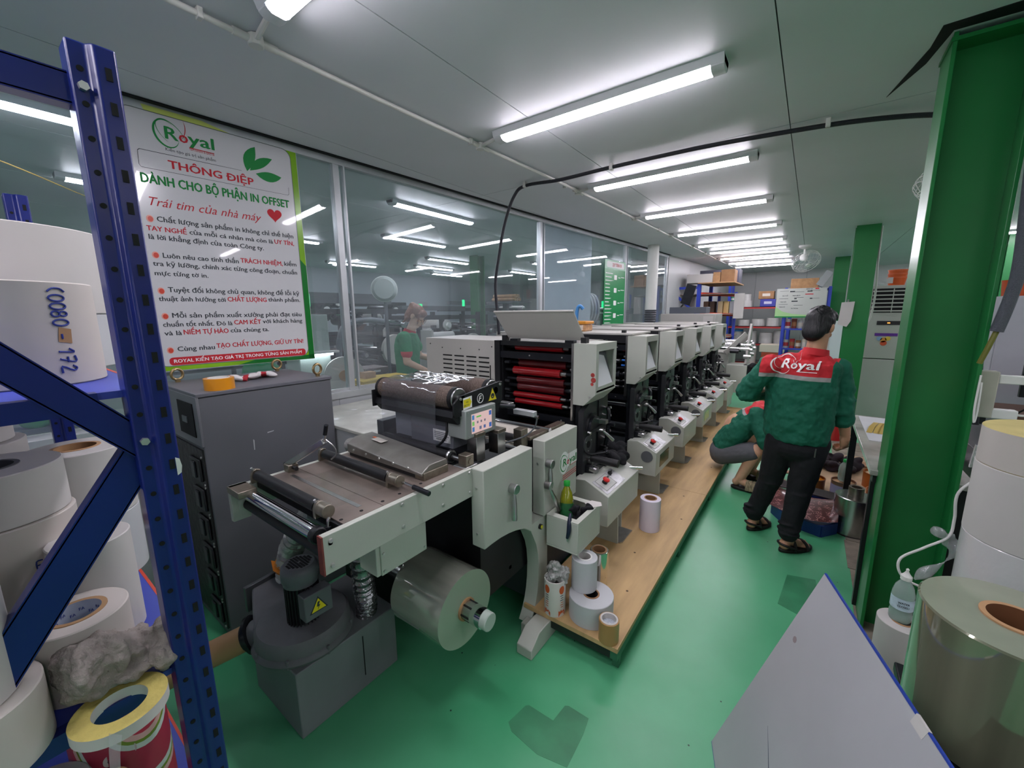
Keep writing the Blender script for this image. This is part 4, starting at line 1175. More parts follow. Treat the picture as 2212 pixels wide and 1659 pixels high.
LINES = [("TEM NHÃN & BAO BÌ",0.228,0.342,1.183,0.0119,"r"),("Kiến tạo giá trị sản phẩm",0.125,0.346,1.154,0.0162,"k"),
("THÔNG ĐIỆP",0.128,0.527,1.069,0.0411,"R"),("DÀNH CHO BỘ PHẬN IN OFFSET",0.007,0.720,0.975,0.0473,"g"),("Trái tim của nhà máy",0.026,0.549,0.866,0.045,"s"),
("Chất lượng sản phẩm in không chỉ thể hiện",0.046,0.726,0.789,0.0273,"b"),("TAY NGHỀ",-0.001,0.165,0.739,0.0251,"R"),("của mỗi cá nhân mà còn là",0.178,0.600,0.742,0.0245,"b"),("UY TÍN,",0.610,0.726,0.744,0.0265,"R"),
("là lời khẳng định của toàn Công ty.",0.002,0.543,0.696,0.0262,"b"),("Luôn nêu cao tinh thần",0.048,0.398,0.605,0.0267,"b"),("TRÁCH NHIỆM,",0.409,0.644,0.611,0.0273,"R"),("kiểm",0.655,0.728,0.613,0.0265,"b"),
("tra kỹ lưỡng, chính xác từng công đoạn, chuẩn",0.002,0.728,0.561,0.0258,"b"),("mực từng tờ in.",0.003,0.237,0.512,0.0245,"b"),("Tuyệt đối không chủ quan, không để lỗi kỹ",0.048,0.729,0.426,0.0275,"b"),
("thuật ảnh hưởng tới",0.003,0.306,0.378,0.0255,"b"),("CHẤT LƯỢNG",0.317,0.526,0.381,0.0271,"R"),("thành phẩm.",0.537,0.730,0.384,0.0256,"b"),("Mỗi sản phẩm xuất xưởng phải đạt tiêu",0.049,0.730,0.289,0.0268,"b"),
("chuẩn tốt nhất. Đó là",0.004,0.326,0.241,0.0258,"b"),("CAM KẾT",0.336,0.481,0.245,0.0275,"R"),("với khách hàng",0.491,0.731,0.248,0.0262,"b"),("và là",0.004,0.079,0.194,0.0255,"b"),("NIỀM TỰ HÀO",0.088,0.301,0.196,0.0277,"R"),
("của chúng ta.",0.312,0.521,0.198,0.0258,"b"),("Cùng nhau",0.050,0.222,0.105,0.0268,"b"),("TẠO CHẤT LƯỢNG, GIỮ UY TÍN!",0.232,0.725,0.111,0.0273,"R"),("ROYAL KIẾN TẠO GIÁ TRỊ TRONG TỪNG SẢN PHẨM",0.027,0.708,0.042,0.0195,"w")]
for s, u0, u1, v, cap, c in LINES:
    mt = {'r': INK_R, 'R': INK_R, 'k': INK_K, 'b': INK_K, 'g': INK_G, 's': INK_R, 'w': INK_W}[c]
    text(s, mt, pos, PO + NN + UX * u0 + UZ * v, UX, UZ, u1 - u0, cap, bold={'R': .026, 'g': .04, 'b': .02, 'w': .022}.get(c, 0), shear=.35 if c == 's' else 0)
BUL = M('bullet_red', '#cf4a3a', .3)
BUL2 = M('bullet_pale', '#e39c8c', .3)
for v in (.798, .616, .431, .297, .112):
    flat([[(.018 + .015 * math.cos(a * .3927), v + .018 * math.sin(a * .3927)) for a in range(16)]], BUL2, pos, PO + NN, UX, UZ, 'bullet')
    flat([[(.020 + .011 * math.cos(a * .3927), v - .001 + .0135 * math.sin(a * .3927)) for a in range(16)]], BUL, pos, PO + NN * 1.4, UX, UZ, 'bullet_core')
hp = []
for i in range(36):
    a = 2 * math.pi * i / 36
    hp.append((.627 + .0029 * 16 * math.sin(a) ** 3 * .9, .917 + .0027 * (13 * math.cos(a) - 5 * math.cos(2 * a) - 2 * math.cos(3 * a) - math.cos(4 * a))))
flat([hp], INK_R, pos, PO + NN, UX, UZ, 'heart')
def leafp(p, q, w):
    p, q = Vector(p), Vector(q); d = q - p; nn = Vector((-d.y, d.x)).normalized()
    L = []
    for i in range(9):
        k = i / 8; L.append(p + d * k + nn * w * math.sin(math.pi * k) ** .8 * (1.1 if i else 0))
    for i in range(7, 0, -1):
        k = i / 8; L.append(p + d * k - nn * w * .55 * math.sin(math.pi * k))
    return [(v.x, v.y) for v in L]
for p, q, w in (((.50, 1.143), (.555, 1.29), .036), ((.515, 1.15), (.645, 1.245), .03), ((.545, 1.14), (.69, 1.15), -.034)):
    flat([leafp(p, q, w)], INK_G, pos, PO + NN, UX, UZ, 'leaf')
royal_logo(pos, PO + NN + UX * .085 + UZ * 1.175, UX, UZ, .262, INK_G, INK_R)

# ================================================================== CHILLER cabinet
ch = thing('chiller_cabinet', 'charcoal grey chiller cabinet with eyebolts standing under the notice board', 'cabinet', (-2.5, .92, 0))
MB().box(-2.755, .595, .0, -2.205, 1.235, 1.232).build('body', DKPAINT, ch, bevel=.006)
MB().box(-2.76, .59, 1.232, -2.2, 1.24, 1.25).build('top_cover', M('charcoal_top', '#63646a', .45, var=.1), ch, bevel=.003)
MB().box(-2.76, .588, 1.0, -2.2, .6, 1.236).build('front_fascia', M('charcoal_fascia', '#6a6c70', .45), ch, bevel=.003)
MB().box(-2.46, .584, 1.04, -2.25, .59, 1.2).build('display_recess', HOLE, ch)
MB().box(-2.40, .580, 1.10, -2.33, .586, 1.13).build('display_logo', GREYMET, ch)
MB().box(-2.75, .587, .05, -2.21, .597, .985).build('connector_panel', M('black_panel', '#1c1c1d', .45, bump=.4, bs=35), ch)
for i in range(6):
    z = .88 - .15 * i
    MB().box(-2.37, .575, z - .055, -2.235, .588, z + .055).build('connector', BLACK, ch, bevel=.01)
    MB().box(-2.33, .568, z - .04, -2.28, .577, z + .04).build('connector_latch', BLACK2, ch, bevel=.005)
    for dz in (-.068, .068):
        MB().cyl((-2.225, .588, z + dz), (-2.225, .583, z + dz), .006, n=8).build('screw', BOLT, ch)
BRASS = M('brassy_steel', '#9a8560', .35, metal=.9)
for (x, y, ax) in ((-2.26, 1.19, (1, .3, 0)), (-2.69, 1.16, (1, .1, 0)), (-2.70, .66, (1, .3, 0)), (-2.28, .66, (1, .5, 0))):
    if x > -2.5 and y < 1: continue
    MB().torus((x, y, 1.292), ax, .028, .007).build('eyebolt', BRASS, ch)
    MB().cyl((x, y, 1.25), (x, y, 1.268), .012, n=12).build('eyebolt_base', BRASS, ch)
flat([[(0, 0), (.004, .0), (.006, .05), (.001, .055)]], M('scratch', '#b9bbbd', .5), ch, (-2.2045, .80, .93), (0, 1, 0), (0, 0, 1), 'scratch')
flat([[(0, 0), (.03, .004), (.032, .008), (.0, .006)]], M('scratch', '#b9bbbd'), ch, (-2.2045, .87, 1.0), (0, 1, 0), (0, 0, 1), 'scratch')

t = thing('tape_roll', 'yellow-brown packing tape roll lying on the chiller cabinet', 'tape', (-2.26, .70, 1.25))
tp = MB()
tp.lathe([(.044, 0), (.062, 0), (.062, .055), (.044, .055)], (-2.275, .712, 1.25), n=40, closed=True, mis=[0, 0, 0, 1])
tp.build('tape', [M('tape_yellow', '#d98e14', .35, coat=.4), WHITEP], t)
MB().lathe([(.041, -.001), (.045, -.001), (.045, .057), (.041, .057)], (-2.275, .712, 1.25), n=40, closed=True).build('core', WHITEP, t)
t = thing('glove_rag', 'crumpled white and red rag behind the tape roll on the chiller', 'rag', (-2.5, .93, 1.25))
random.seed(3)
def rag(mb):
    for i in range(9):
        mb.ell((-2.47 + random.uniform(-.05, .05), .93 + random.uniform(-.09, .11), 1.262 + random.uniform(0, .012)), (.035, .03, .012), (random.uniform(-.4, .4), random.uniform(-.4, .4), random.uniform(0, 3)))
blob('cloth', rag, [M('rag_white', '#d6d2d0', .9), M('rag_red', '#a82a34', .9)], t, voxel=.006, smooth=2, matfn=lambda c, n: 1 if math.sin(c.y * 70 + c.x * 30) > .55 else 0)

# low cabinet between the chiller and the first unit
lc = thing('peeling_cabinet', 'low pale cabinet with peeling paint top between chiller and press', 'cabinet', (-2.25, 1.7, 0))
PEEL = M('peeling_paint', '#b9bab0', .3, bump=.25, bs=18, var=.14, vs=9)
MB().box(-2.70, 1.25, .02, -1.76, 2.15, .93).build('body', M('cabinet_grey', '#9ea2a2', .5), lc, bevel=.004)
MB().box(-2.71, 1.245, .93, -1.755, 2.155, .95).build('top', PEEL, lc, bevel=.004)
random.seed(5)
for i in range(26):
    x, y = random.gauss(-2.3, .16), random.gauss(1.72, .16)
    s = random.uniform(.01, .04)
    poly = [(s * random.uniform(.4, 1) * math.cos(a), s * random.uniform(.3, 1) * math.sin(a)) for a in [k * .785 for k in range(8)]]
    flat([poly], M('bare_flake', '#e3e4df', .25), lc, (x, y, .9504), (1, 0, 0), (0, 1, 0), 'peeled_flake')

# ================================================================== BLOWER
bw = thing('extraction_blower', 'dusty dark grey suction blower with motor on a square base by the infeed', 'blower', (-1.6, .77, 0))
DUST = M('dusty_grey', '#68696c', .6, bump=.08, bs=60, var=.25, vs=5)
DUST2 = M('dusty_box', '#767a7d', .5, var=.15, vs=3)
MB().box(-1.80, .555, 0, -1.412, 1.0, .285).build('base_box', DUST2, bw, bevel=.004)
MB().box(-1.4115, .83, .06, -1.4105, .834, .25).build('box_seam', HOLE, bw)
vc = (-1.575, .675, 0)
MB().lathe([(.0, .285), (.165, .285), (.185, .30), (.19, .312), (.185, .324), (.178, .33), (.175, .372), (.165, .385), (.08, .395), (.0, .397)], vc, n=48).build('volute', DUST, bw)
MB().prism([(-1.66, .52), (-1.58, .84), (-1.95, .83), (-1.93, .62)], 'z', .30, .38).build('outlet_throat', DUST, bw, bevel=.01)
MB().obox((-1.94, .72, .34), (.02, .26, .12), (0, 0, .1)).build('outlet_flange', GREYMET, bw, bevel=.002)
for a in range(8):
    w = a * math.pi / 4
    MB().cyl((vc[0] + .183 * math.cos(w), vc[1] + .183 * math.sin(w), .30), (vc[0] + .183 * math.cos(w), vc[1] + .183 * math.sin(w), .335), .006, n=8).build('bolt', DUST, bw)
mc = (-1.545, .668)
fin = MB()
fin.cyl((*mc, .39), (*mc, .565), .052, n=28)
for i in range(28):
    w = 2 * math.pi * i / 28
    fin.obox((mc[0] + .057 * math.cos(w), mc[1] + .057 * math.sin(w), .475), (.012, .003, .16), (0, 0, w))
mo = fin.build('motor_body', M('motor_black', '#222326', .45), bw)
MB().lathe([(.0, .635), (.055, .635), (.066, .625), (.069, .61), (.069, .575), (.064, .565), (.064, .555)], (*mc, 0), n=36).build('motor_cowl', M('motor_grey', '#63656a', .4), bw)
for i in range(-4, 5):
    for j in range(-4, 5):
        if i * i + j * j < 18 and (i or j):
            MB().box(mc[0] + i * .0105 - .004, mc[1] + j * .0105 - .004, .6345, mc[0] + i * .0105 + .004, mc[1] + j * .0105 + .004, .636).build('cowl_slot', HOLE, bw)
tb = MB().obox((mc[0] + .078, mc[1] + .012, .49), (.05, .11, .105)).build('terminal_box', M('motor_grey', '#63656a'), bw, bevel=.004)
flat([[(-.036, 0), (.036, 0), (0, .062)]], INK_K, tb, (mc[0] + .1036, mc[1] + .01, .462), (0, 1, 0), (0, 0, 1), 'warning_triangle')
flat([[(-.029, .004), (.029, .004), (0, .054)]], INK_Y, tb, (mc[0] + .1041, mc[1] + .01, .462), (0, 1, 0), (0, 0, 1), 'warning_field')
flat([[(-.003, .04), (.006, .04), (.001, .026), (.007, .026), (-.005, .008), (-.001, .021), (-.008, .021)]], INK_K, tb, (mc[0] + .1046, mc[1] + .01, .462), (0, 1, 0), (0, 0, 1), 'warning_bolt')
MB().lathe([(.052, 0), (.075, 0), (.075, .012), (.052, .012)], (-1.705, .535, .325), (-.57, -.75, -.33), 24, closed=True).build('pipe_flange', BLACK2, bw)
MB().cyl((-1.65, .58, .33), (-1.71, .53, .322), .054, n=24).build('pipe_stub', DUST, bw)
d = Vector((-.57, -.75, -.33)).normalized()
p0 = Vector((-1.705, .535, .325))
MB().cyl(p0, p0 + d * .03, .054, n=24).build('pipe_sleeve', BLACK, bw)
MB().cyl(p0 + d * .02, p0 + d * .5, .05, n=28).build('card_tube', M('card_tube', '#b08a62', .6), bw)
foil = MB()
pts = spline([Vector(p) for p in ((-1.88, .76, .38), (-1.85, .76, .48), (-1.79, .76, .58), (-1.69, .77, .70), (-1.58, .79, .82))], 12)
foil.tube(pts, lambda k: .05 + .006 * math.sin(k * 90) , 16)
foil.build('foil_duct', DUCTF, bw)
foil = MB(); foil.tube(spline([Vector(p) for p in ((-1.48, .90, .285), (-1.47, .90, .36), (-1.45, .88, .45), (-1.42, .86, .60), (-1.4, .85, .80))], 12), lambda k: .042 + .005 * math.sin(k * 100), 16)
foil.build('foil_duct', M('foil_duct_shiny', '#8f9092', .2, metal=.9, bump=.6, bs=50), bw)
MB().lathe([(.052, 0), (.06, .01), (.058, .04), (.053, .048)], (-1.87, .76, .43), (.3, 0, 1), 18).build('orange_tape', M('orange_tape', '#c7781c', .4, bump=.5, bs=40), bw)
MB().prism([(-1.95, .72), (-1.86, .69), (-1.78, .70), (-1.84, .76)], 'z', .455, .458).build('orange_tape', M('orange_tape', '#c7781c'), bw)

# ================================================================== clear film roll on the unwind shaft
fr_ = thing('film_roll', 'roll of clear film with kraft core on the unwind shaft under the infeed', 'film roll', (-1.22, 1.075, .24))
FILM = M('wound_clear_film', '#a3a598', .05, metal=.25, coat=1., spec=.9, var=.35, vs=9, stretch=(.15, 1, 1))  # stretched tone imitates streaks of reflection along the film
FILM_S = M('wound_film_edge', '#8fa08b', .3)
MB().lathe([(.047, 0), (.158, 0), (.158, .285), (.047, .285)], (-1.32, 1.075, .40), (1, 0, 0), 56, closed=True, mis=[1, 0, 1, 0]).build('wound_film', [FILM, FILM_S], fr_)
MB().lathe([(.0375, -.002), (.047, -.002), (.047, .292), (.0375, .292)], (-1.32, 1.075, .40), (1, 0, 0), 36, closed=True).build('core', KRAFT, fr_)
ww = MB(); ww.add([(-1.31, .96, .51), (-1.04, .96, .51), (-1.10, .80, .80), (-1.35, .80, .80)], [(0, 1, 2, 3)])
ww.build('leading_web', CLEARF, fr_)

# ================================================================== things on the platform
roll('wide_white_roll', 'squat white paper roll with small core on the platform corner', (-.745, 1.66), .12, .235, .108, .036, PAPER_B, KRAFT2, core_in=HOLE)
roll('white_roll', 'tall narrow white roll balanced on the squat white roll', (-.80, 1.69), .2355, .40, .064, .034, PAPER_B, WHITEP, core_in=PAPER)
roll('foil_roll', 'narrow mirror-silver foil roll with brown core behind the white rolls', (-.80, 1.87), .12, .345, .048, .036, M('mirror_foil', '#d2cfc8', .08, metal=1), KRAFT2)
tk = roll('kraft_roll', 'small brown kraft tape roll with printed core at the platform edge', (-.612, 1.565), .12, .225, .046, .036, M('kraft_tape', '#a07a48', .4, coat=.4), PAPER)
MB().cyl((-.612, 1.565, .195), (-.612, 1.565, .2), .033, n=28).build('core_plug', M('printed_plug', '#aeb4bd', .6, var=.4, vs=120, stretch=(1, 4, 1)), tk)
roll('white_roll', 'white roll with purple rim standing by the second control box', (-.77, 2.64), .12, .345, .068, .038, M('lilac_white', '#cfc8d4', .6), KRAFT2)
t = thing('printed_can', 'white cylinder carton with orange print, plastic wrap stuffed in its mouth', 'carton', (-.905, 1.58, .12))
cv = (-.905, 1.58, .12)
ca = MB().lathe([(.0, 0), (.052, 0), (.053, .003), (.053, .185), (.048, .185), (.048, .02), (0, .02)], cv, n=40).build('carton', M('carton_white', '#d5d0ca', .5), t)
def on_can(u, v, R=.0534):   # u angle (deg) from the camera-facing side, v height
    a = math.atan2(-1.58, .905) + R_(u)
    return Vector((cv[0] + R * math.cos(a), cv[1] + R * math.sin(a), cv[2] + v))
def can_patch(poly, mat, name, R=.0534):
    mb = MB()
    pts = [on_can(u, v, R) for u, v in poly]
    c = on_can(sum(p[0] for p in poly) / len(poly), sum(p[1] for p in poly) / len(poly), R)
    n = len(pts)
    mb.add(pts + [c], [(i, (i + 1) % n, n) for i in range(n)])
    mb.build(name, mat, ca)
for u in (-46, 40):
    can_patch([(u + 17 * math.cos(a * .5236), .145 + .022 * math.sin(a * .5236)) for a in range(12)], INK_O, 'round_print', .0538)
    can_patch([(u - 20, .035), (u - 10, .03), (u - 4, .042), (u, .03), (u + 12, .035), (u + 22, .024), (u + 22, .004), (u - 20, .004)], INK_O, 'flame_print', .0538)
    for k in range(6):
        can_patch([(u - 10 + 3 * (k % 2), .112 - .012 * k), (u + 10, .112 - .012 * k), (u + 10, .116 - .012 * k), (u - 10 + 3 * (k % 2), .116 - .012 * k)], INK_K if k < 3 else INK_O, 'small_print', .0537)
random.seed(11)
def wrap(mb):
    for i in range(16):
        mb.ell((-.90 + random.uniform(-.03, .035), 1.58 + random.uniform(-.035, .03), .335 + random.uniform(-.04, .035)), (random.uniform(.02, .035), random.uniform(.02, .03), random.uniform(.012, .03)), (random.uniform(0, 3), random.uniform(0, 3), 0))
blob('plastic_wrap', wrap, M('crumpled_wrap', '#9d9d9a', .15, bump=.5, bs=55, spec=.8), t, voxel=.004, smooth=0, disp=.03, dscale=.016)

# tray contents: bottle, rag, tool, paper scrap
def bottle(name, label, c, R, H, col, capcol, tilt=(0, 0, 0), label_band=None, nozzle=False, liquid=None, band=(.28, .52)):
    t = thing(name, label, 'bottle', c, local=True)
    t.rotation_euler = tilt
    prof = [(0, 0), (R * .9, 0), (R, .008), (R, H * .18), (R * .95, H * .22), (R, H * .26), (R, H * .52), (R * .98, H * .60), (R * .8, H * .74), (R * .42, H * .86), (R * .38, H * .92), (0, H * .92)]
    bm_ = M(name + '_pet' + col, col, .1, trans=.55, spec=.7)
    MB().lathe(prof, n=28).build('body', bm_, t)
    if liquid:
        MB().lathe([(0, .004), (R * .93, .006), (R * .93, H * .5), (0, H * .5)], n=24).build('contents', M(name + '_liq', liquid, .3), t)
    if label_band:
        MB().lathe([(R * 1.015, H * band[0]), (R * 1.015, H * band[1])], n=28).build('label_band', M(name + '_lab', label_band, .4, var=.2, vs=40), t)
    if nozzle:
        MB().lathe([(R * .5, H * .88), (R * .5, H * .96), (R * .3, H * 1.0), (R * .12, H * 1.06), (R * .16, H * 1.1), (0, H * 1.13)], n=20).build('spout_cap', M(name + '_cap', capcol, .4), t)
    else:
        MB().lathe([(R * .46, H * .88), (R * .48, H * .885), (R * .48, H * .985), (R * .42, H), (0, H)], n=24).build('cap', M(name + '_cap', capcol, .35), t)
    return t
bottle('drink_bottle', 'green and yellow plastic drink bottle with green cap leaning in the tray', (-.925, 1.725, .505), .035, .235, '#9ea31a', '#23a53a', (-.22, -.12, 0), '#1c5a30', liquid='#1c5a2c', band=(.03, .52))
random.seed(21)
def rag2(mb):
    for i in range(14):
        mb.ell((-.885 + random.uniform(-.045, .05), 1.79 + random.uniform(-.05, .05), .565 + random.uniform(-.06, .045)), (random.uniform(.02, .04), random.uniform(.02, .035), random.uniform(.008, .02)), (random.uniform(0, 3), random.uniform(-.6, .6), random.uniform(0, 3)))
CLOTHK = M('black_cloth', '#0e0f14', .9, bump=.3, bs=60)
tag(blob('black_rag', rag2, CLOTHK, voxel=.006, smooth=2), 'crumpled black rag stuffed in the grey tool tray', 'rag')
t = thing('pocket_knife', 'dark blue handled knife clipped over the tray rim', 'knife', (-.86, 1.632, .56))
MB().tube([(-.868, 1.66, .62), (-.856, 1.628, .595), (-.852, 1.615, .55), (-.858, 1.612, .515)], lambda k: .007 + .004 * math.sin(k * 3.1), 10, smooth=4).build('handle', M('navy_handle', '#141d33', .4), t)
MB().cyl((-.858, 1.612, .515), (-.858, 1.612, .50), .0035, n=8).build('tip', STEEL, t)
tag(MB().prism([(-.83, 1.80), (-.79, 1.86), (-.81, 1.895), (-.86, 1.885), (-.88, 1.84)], 'z', .6005, .603).build('paper_scrap', PAPER), 'crumpled white paper scrap on the tray rim', 'paper')
random.seed(31)
def rag3(mb):
    for i in range(18):
        mb.ell((-1.0 + random.uniform(-.05, .07), 2.53 + random.uniform(-.1, .09), .65 + random.uniform(-.03, .05) ), (random.uniform(.03, .055), random.uniform(.03, .05), random.uniform(.015, .03)), (random.uniform(0, 3), random.uniform(-.6, .6), random.uniform(0, 3)))
tag(blob('black_rag', rag3, CLOTHK, voxel=.007, smooth=2), 'heap of black rags hanging between the first two printing units', 'rag')

# ================================================================== STORAGE RACK (left foreground)
rk = thing('storage_rack', 'dark blue slotted steel storage rack loaded with paper rolls', 'rack', (-1.5, 0, 0))
def post(x, y, top=2.0):
    return MB().prism([(x - .055, y - .054), (x - .010, y - .054), (x - .010, y - .033), (x, y - .026), (x, y), (x - .055, y)], 'z', 0, top).build('upright', BLUE, rk, bevel=.003)
pa = post(-.900, .206)
pb = post(-2.16, .206)
post(-.900, -.55); post(-2.16, -.55)
sl = MB().box(-.901, .190, -.009, -.8985, .1975, .009).mesh('slot', HOLE, (-1.5, 0, 0))  # slot shade drawn as dark insets on the uncut post
rd = MB().cyl((-.912, .164, 0), (-.9085, .164, 0), .0042, n=10).mesh('round_hole', HOLE, (-1.5, 0, 0))
for i in range(40):
    z = 1.962 - .048 * i
    for me, nm in ((sl, 'slot'), (rd, 'round_hole')):
        o = bpy.data.objects.new(nm, me); COL.objects.link(o); o.parent = pa; o.location = (0, 0, z)
sl2 = MB().box(-2.161, .190, -.009, -2.1585, .1975, .009).mesh('slot', HOLE, (-1.5, 0, 0))
for i in range(28):
    o = bpy.data.objects.new('slot', sl2); COL.objects.link(o); o.parent = pb; o.location = (0, 0, 1.96 - .048 * i)
    o = bpy.data.objects.new('round_hole', rd); COL.objects.link(o); o.parent = pb; o.location = (-1.26, 0, 1.94 - .048 * i)
def chan(p, q, w=.045, x=0):
    """C-section brace in the end frame"""
    p, q = Vector(p), Vector(q)
    m = MB()
    m.bar(p, q, .004, w, up=(0, 0, 1))
    d = (q - p).normalized(); u = Vector((1, 0, 0)).cross(d).normalized()
    for s in (-1, 1):
        m.bar(p + u * s * w / 2 + Vector((-.012, 0, 0)), q + u * s * w / 2 + Vector((-.012, 0, 0)), .028, .004, up=u)
    return m.build('brace', BLUE, rk)
chan((-.93, -.5, 1.937), (-.93, .17, 1.937), .042)
chan((-.925, .178, 1.362), (-.925, -.30, 1.923), .042)
chan((-.932, .178, 1.385), (-.932, -.52, .363), .05)
for (y, z) in ((.176, 1.937), (.176, 1.387)):
    MB().cyl((-.911, y - .012, z), (-.902, y - .012, z), .0065, n=6).build('bolt', BOLT, rk)
for z in (1.475, .925, .48):
    MB().box(-2.16, -.5, z - .012, -.94, .196, z).build('deck', BLUE_D, rk)
    MB().bar((-.935, -.5, z - .014), (-.935, .12, z - .014), .022, .032).build('end_beam', BLUE, rk)
    MB().box(-2.16, .196, z - .014, -.956, .202, z + .0005).build('front_beam', ORANGEB, rk)
    MB().box(-2.16, -.52, z - .05, -.965, -.5, z + .004).build('front_beam', ORANGEB, rk, bevel=.003)
MB().box(-2.16, .168, 1.9, -.965, .192, 1.95).build('front_beam', ORANGEB, rk) if False else None
flat([[(0, 0), (.006, .004), (.008, .016), (.006, .03), (0, .034)]], WHITEP, rk, (-.8995, .199, 1.315), (0, 1, 0), (0, 0, 1), 'white_tag')

# rolls on the upper deck
r1 = roll('label_roll', 'white roll with blue handwritten numbers on the upper rack shelf', (-1.205, .058), 1.4755, 1.662, .118, .04, PAPER_W)
# handwriting round the roll
hc = Vector((-1.205, .058, 0))
def on_roll(c, R, a, z): return Vector((c[0] + R * math.cos(a), c[1] + R * math.sin(a), z))
def pen(strokes, c, R, a0, zt, s, parent, mat, rot=True, w=.0022):
    """strokes in a (u right, v up) em box; written turned 90 deg so it reads downwards"""
    for st in strokes:
        pts = []
        for (u, v) in st:
            if rot: aa, zz = a0 + (v * s) / R, zt - u * s
            else: aa, zz = a0 + (u * s) / R, zt + v * s
            pts.append(on_roll(c, R + .0008, aa, zz))
        if len(pts) > 1:
            MB().tube(pts, w, 6, smooth=3).build('pen_stroke', mat, parent)
def circ(u, v, a, b, n=10): return [(u + a * math.cos(6.283 * i / n), v + b * math.sin(6.283 * i / n)) for i in range(n + 1)]
S = [[(.25, 1.1), (0, .8), (0, .3), (.25, 0)], circ(.75, .5, .25, .5), circ(1.4, .5, .25, .5), circ(2.0, .75, .18, .25), circ(2.0, .25, .22, .25), circ(2.7, .5, .25, .5),
     [(3.6, .4), (4.0, .4)], [(4.8, .7), (5.1, 1.0), (5.0, 0)], [(5.4, 1.0), (5.9, 1.0), (5.6, 0)], [(5.45, .5), (5.9, .5)], [(6.2, .75), (6.4, 1.0), (6.6, .75), (6.2, .05), (6.75, 0)]]
pen(S, hc, .118, .40, 1.650, .0225, r1, INK_B, w=.0016)
flat([[(0, 0), (.02, -.004), (.022, .022), (.004, .026)]], KRAFT, r1, on_roll(hc, .1186, .42, 1.555), (-math.sin(.5), math.cos(.5), 0), (0, 0, 1), 'paper_stain')
roll('label_roll', 'broad white roll behind the numbered roll, its upper half on the rack shelf', (-1.55, .085), 1.606, 1.80, .18, .04, PAPER)
roll('label_roll', 'broad white roll under another on the upper rack shelf', (-1.55, .085), 1.4755, 1.605, .178, .04, PAPER_B)

# rolls on the lower deck
DZ = .9255
g = roll('label_roll', 'white label roll with blue-lettered core beside the grey towel', (-1.045, .055), DZ, 1.062, .071, .038, PAPER_W, M('core_edge', '#9a7a58', .8), core_in=M('core_liner', '#aab2c2', .6))
for i in range(7):
    for j in range(2):
        aa = 2.2 + i * .38
        rr_ = .0335
        text('FASSON', INK_B, g, (-1.045 + rr_ * math.cos(aa), .055 + rr_ * math.sin(aa), 1.045 - .025 * j - .008 * (i % 2)), (-math.sin(aa) * -1, math.cos(aa) * -1, 0), (0, 0, 1), .026, .006, bold=.02)
roll('label_roll', 'thick white roll carrying a narrower roll at the rack end', (-.962, -.088), DZ, 1.035, .092, .04, PAPER_W)
roll('label_roll', 'narrower white roll on top of the thick roll at the rack end', (-.965, -.095), 1.036, 1.20, .078, .04, PAPER)
roll('label_roll', 'plain white roll standing behind the FASSON-cored roll', (-1.17, .10), DZ, 1.15, .063, .036, PAPER)
d1 = roll('label_roll', 'white roll with kraft core stacked on another near the rack front beam', (-1.47, .135), 1.10, 1.275, .096, .042, PAPER, KRAFT)
d2 = roll('label_roll', 'white roll with a taped flap under the kraft-cored roll', (-1.47, .135), DZ, 1.0995, .097, .042, PAPER_B, KRAFT)
flat([[(0, 0), (.03, .004), (.03, .022), (0, .018)]], PAPER_W, d2, on_roll((-1.47, .135), .0976, .0, 1.02), (-math.sin(.2), math.cos(.2), 0), (0, 0, 1), 'tape_tab')
roll('label_roll', 'wide white roll with grey-lined core on top of the one marked E 0020', (-1.30, -.01), 1.20, 1.305, .108, .045, PAPER, M('core_grey', '#57585a', .7))
e2 = roll('label_roll', 'white roll marked E 0020 in blue pen under a wide roll', (-1.295, -.005), DZ, 1.199, .108, .04, PAPER_W)
SE = [[(.5, 1), (0, 1), (0, 0), (.5, 0)], [(0, .5), (.4, .5)], circ(1.6, .5, .25, .5), circ(2.3, .5, .25, .5), [(2.9, .8), (3.1, 1), (3.3, .75), (2.9, 0), (3.4, 0)], circ(3.9, .5, .25, .5)]
pen(SE, Vector((-1.295, -.005, 0)), .108, .3, 1.105, .017, e2, INK_B, rot=False, w=.0014)
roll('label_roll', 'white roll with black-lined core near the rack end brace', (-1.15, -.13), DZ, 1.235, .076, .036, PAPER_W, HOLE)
roll('label_roll', 'small white roll on top of the rolls by the rear upright', (-1.62, -.05), 1.301, 1.40, .10, .04, PAPER)
roll('label_roll', 'white roll at the back of the lower rack shelf', (-1.62, -.05), DZ, 1.30, .118, .04, PAPER)

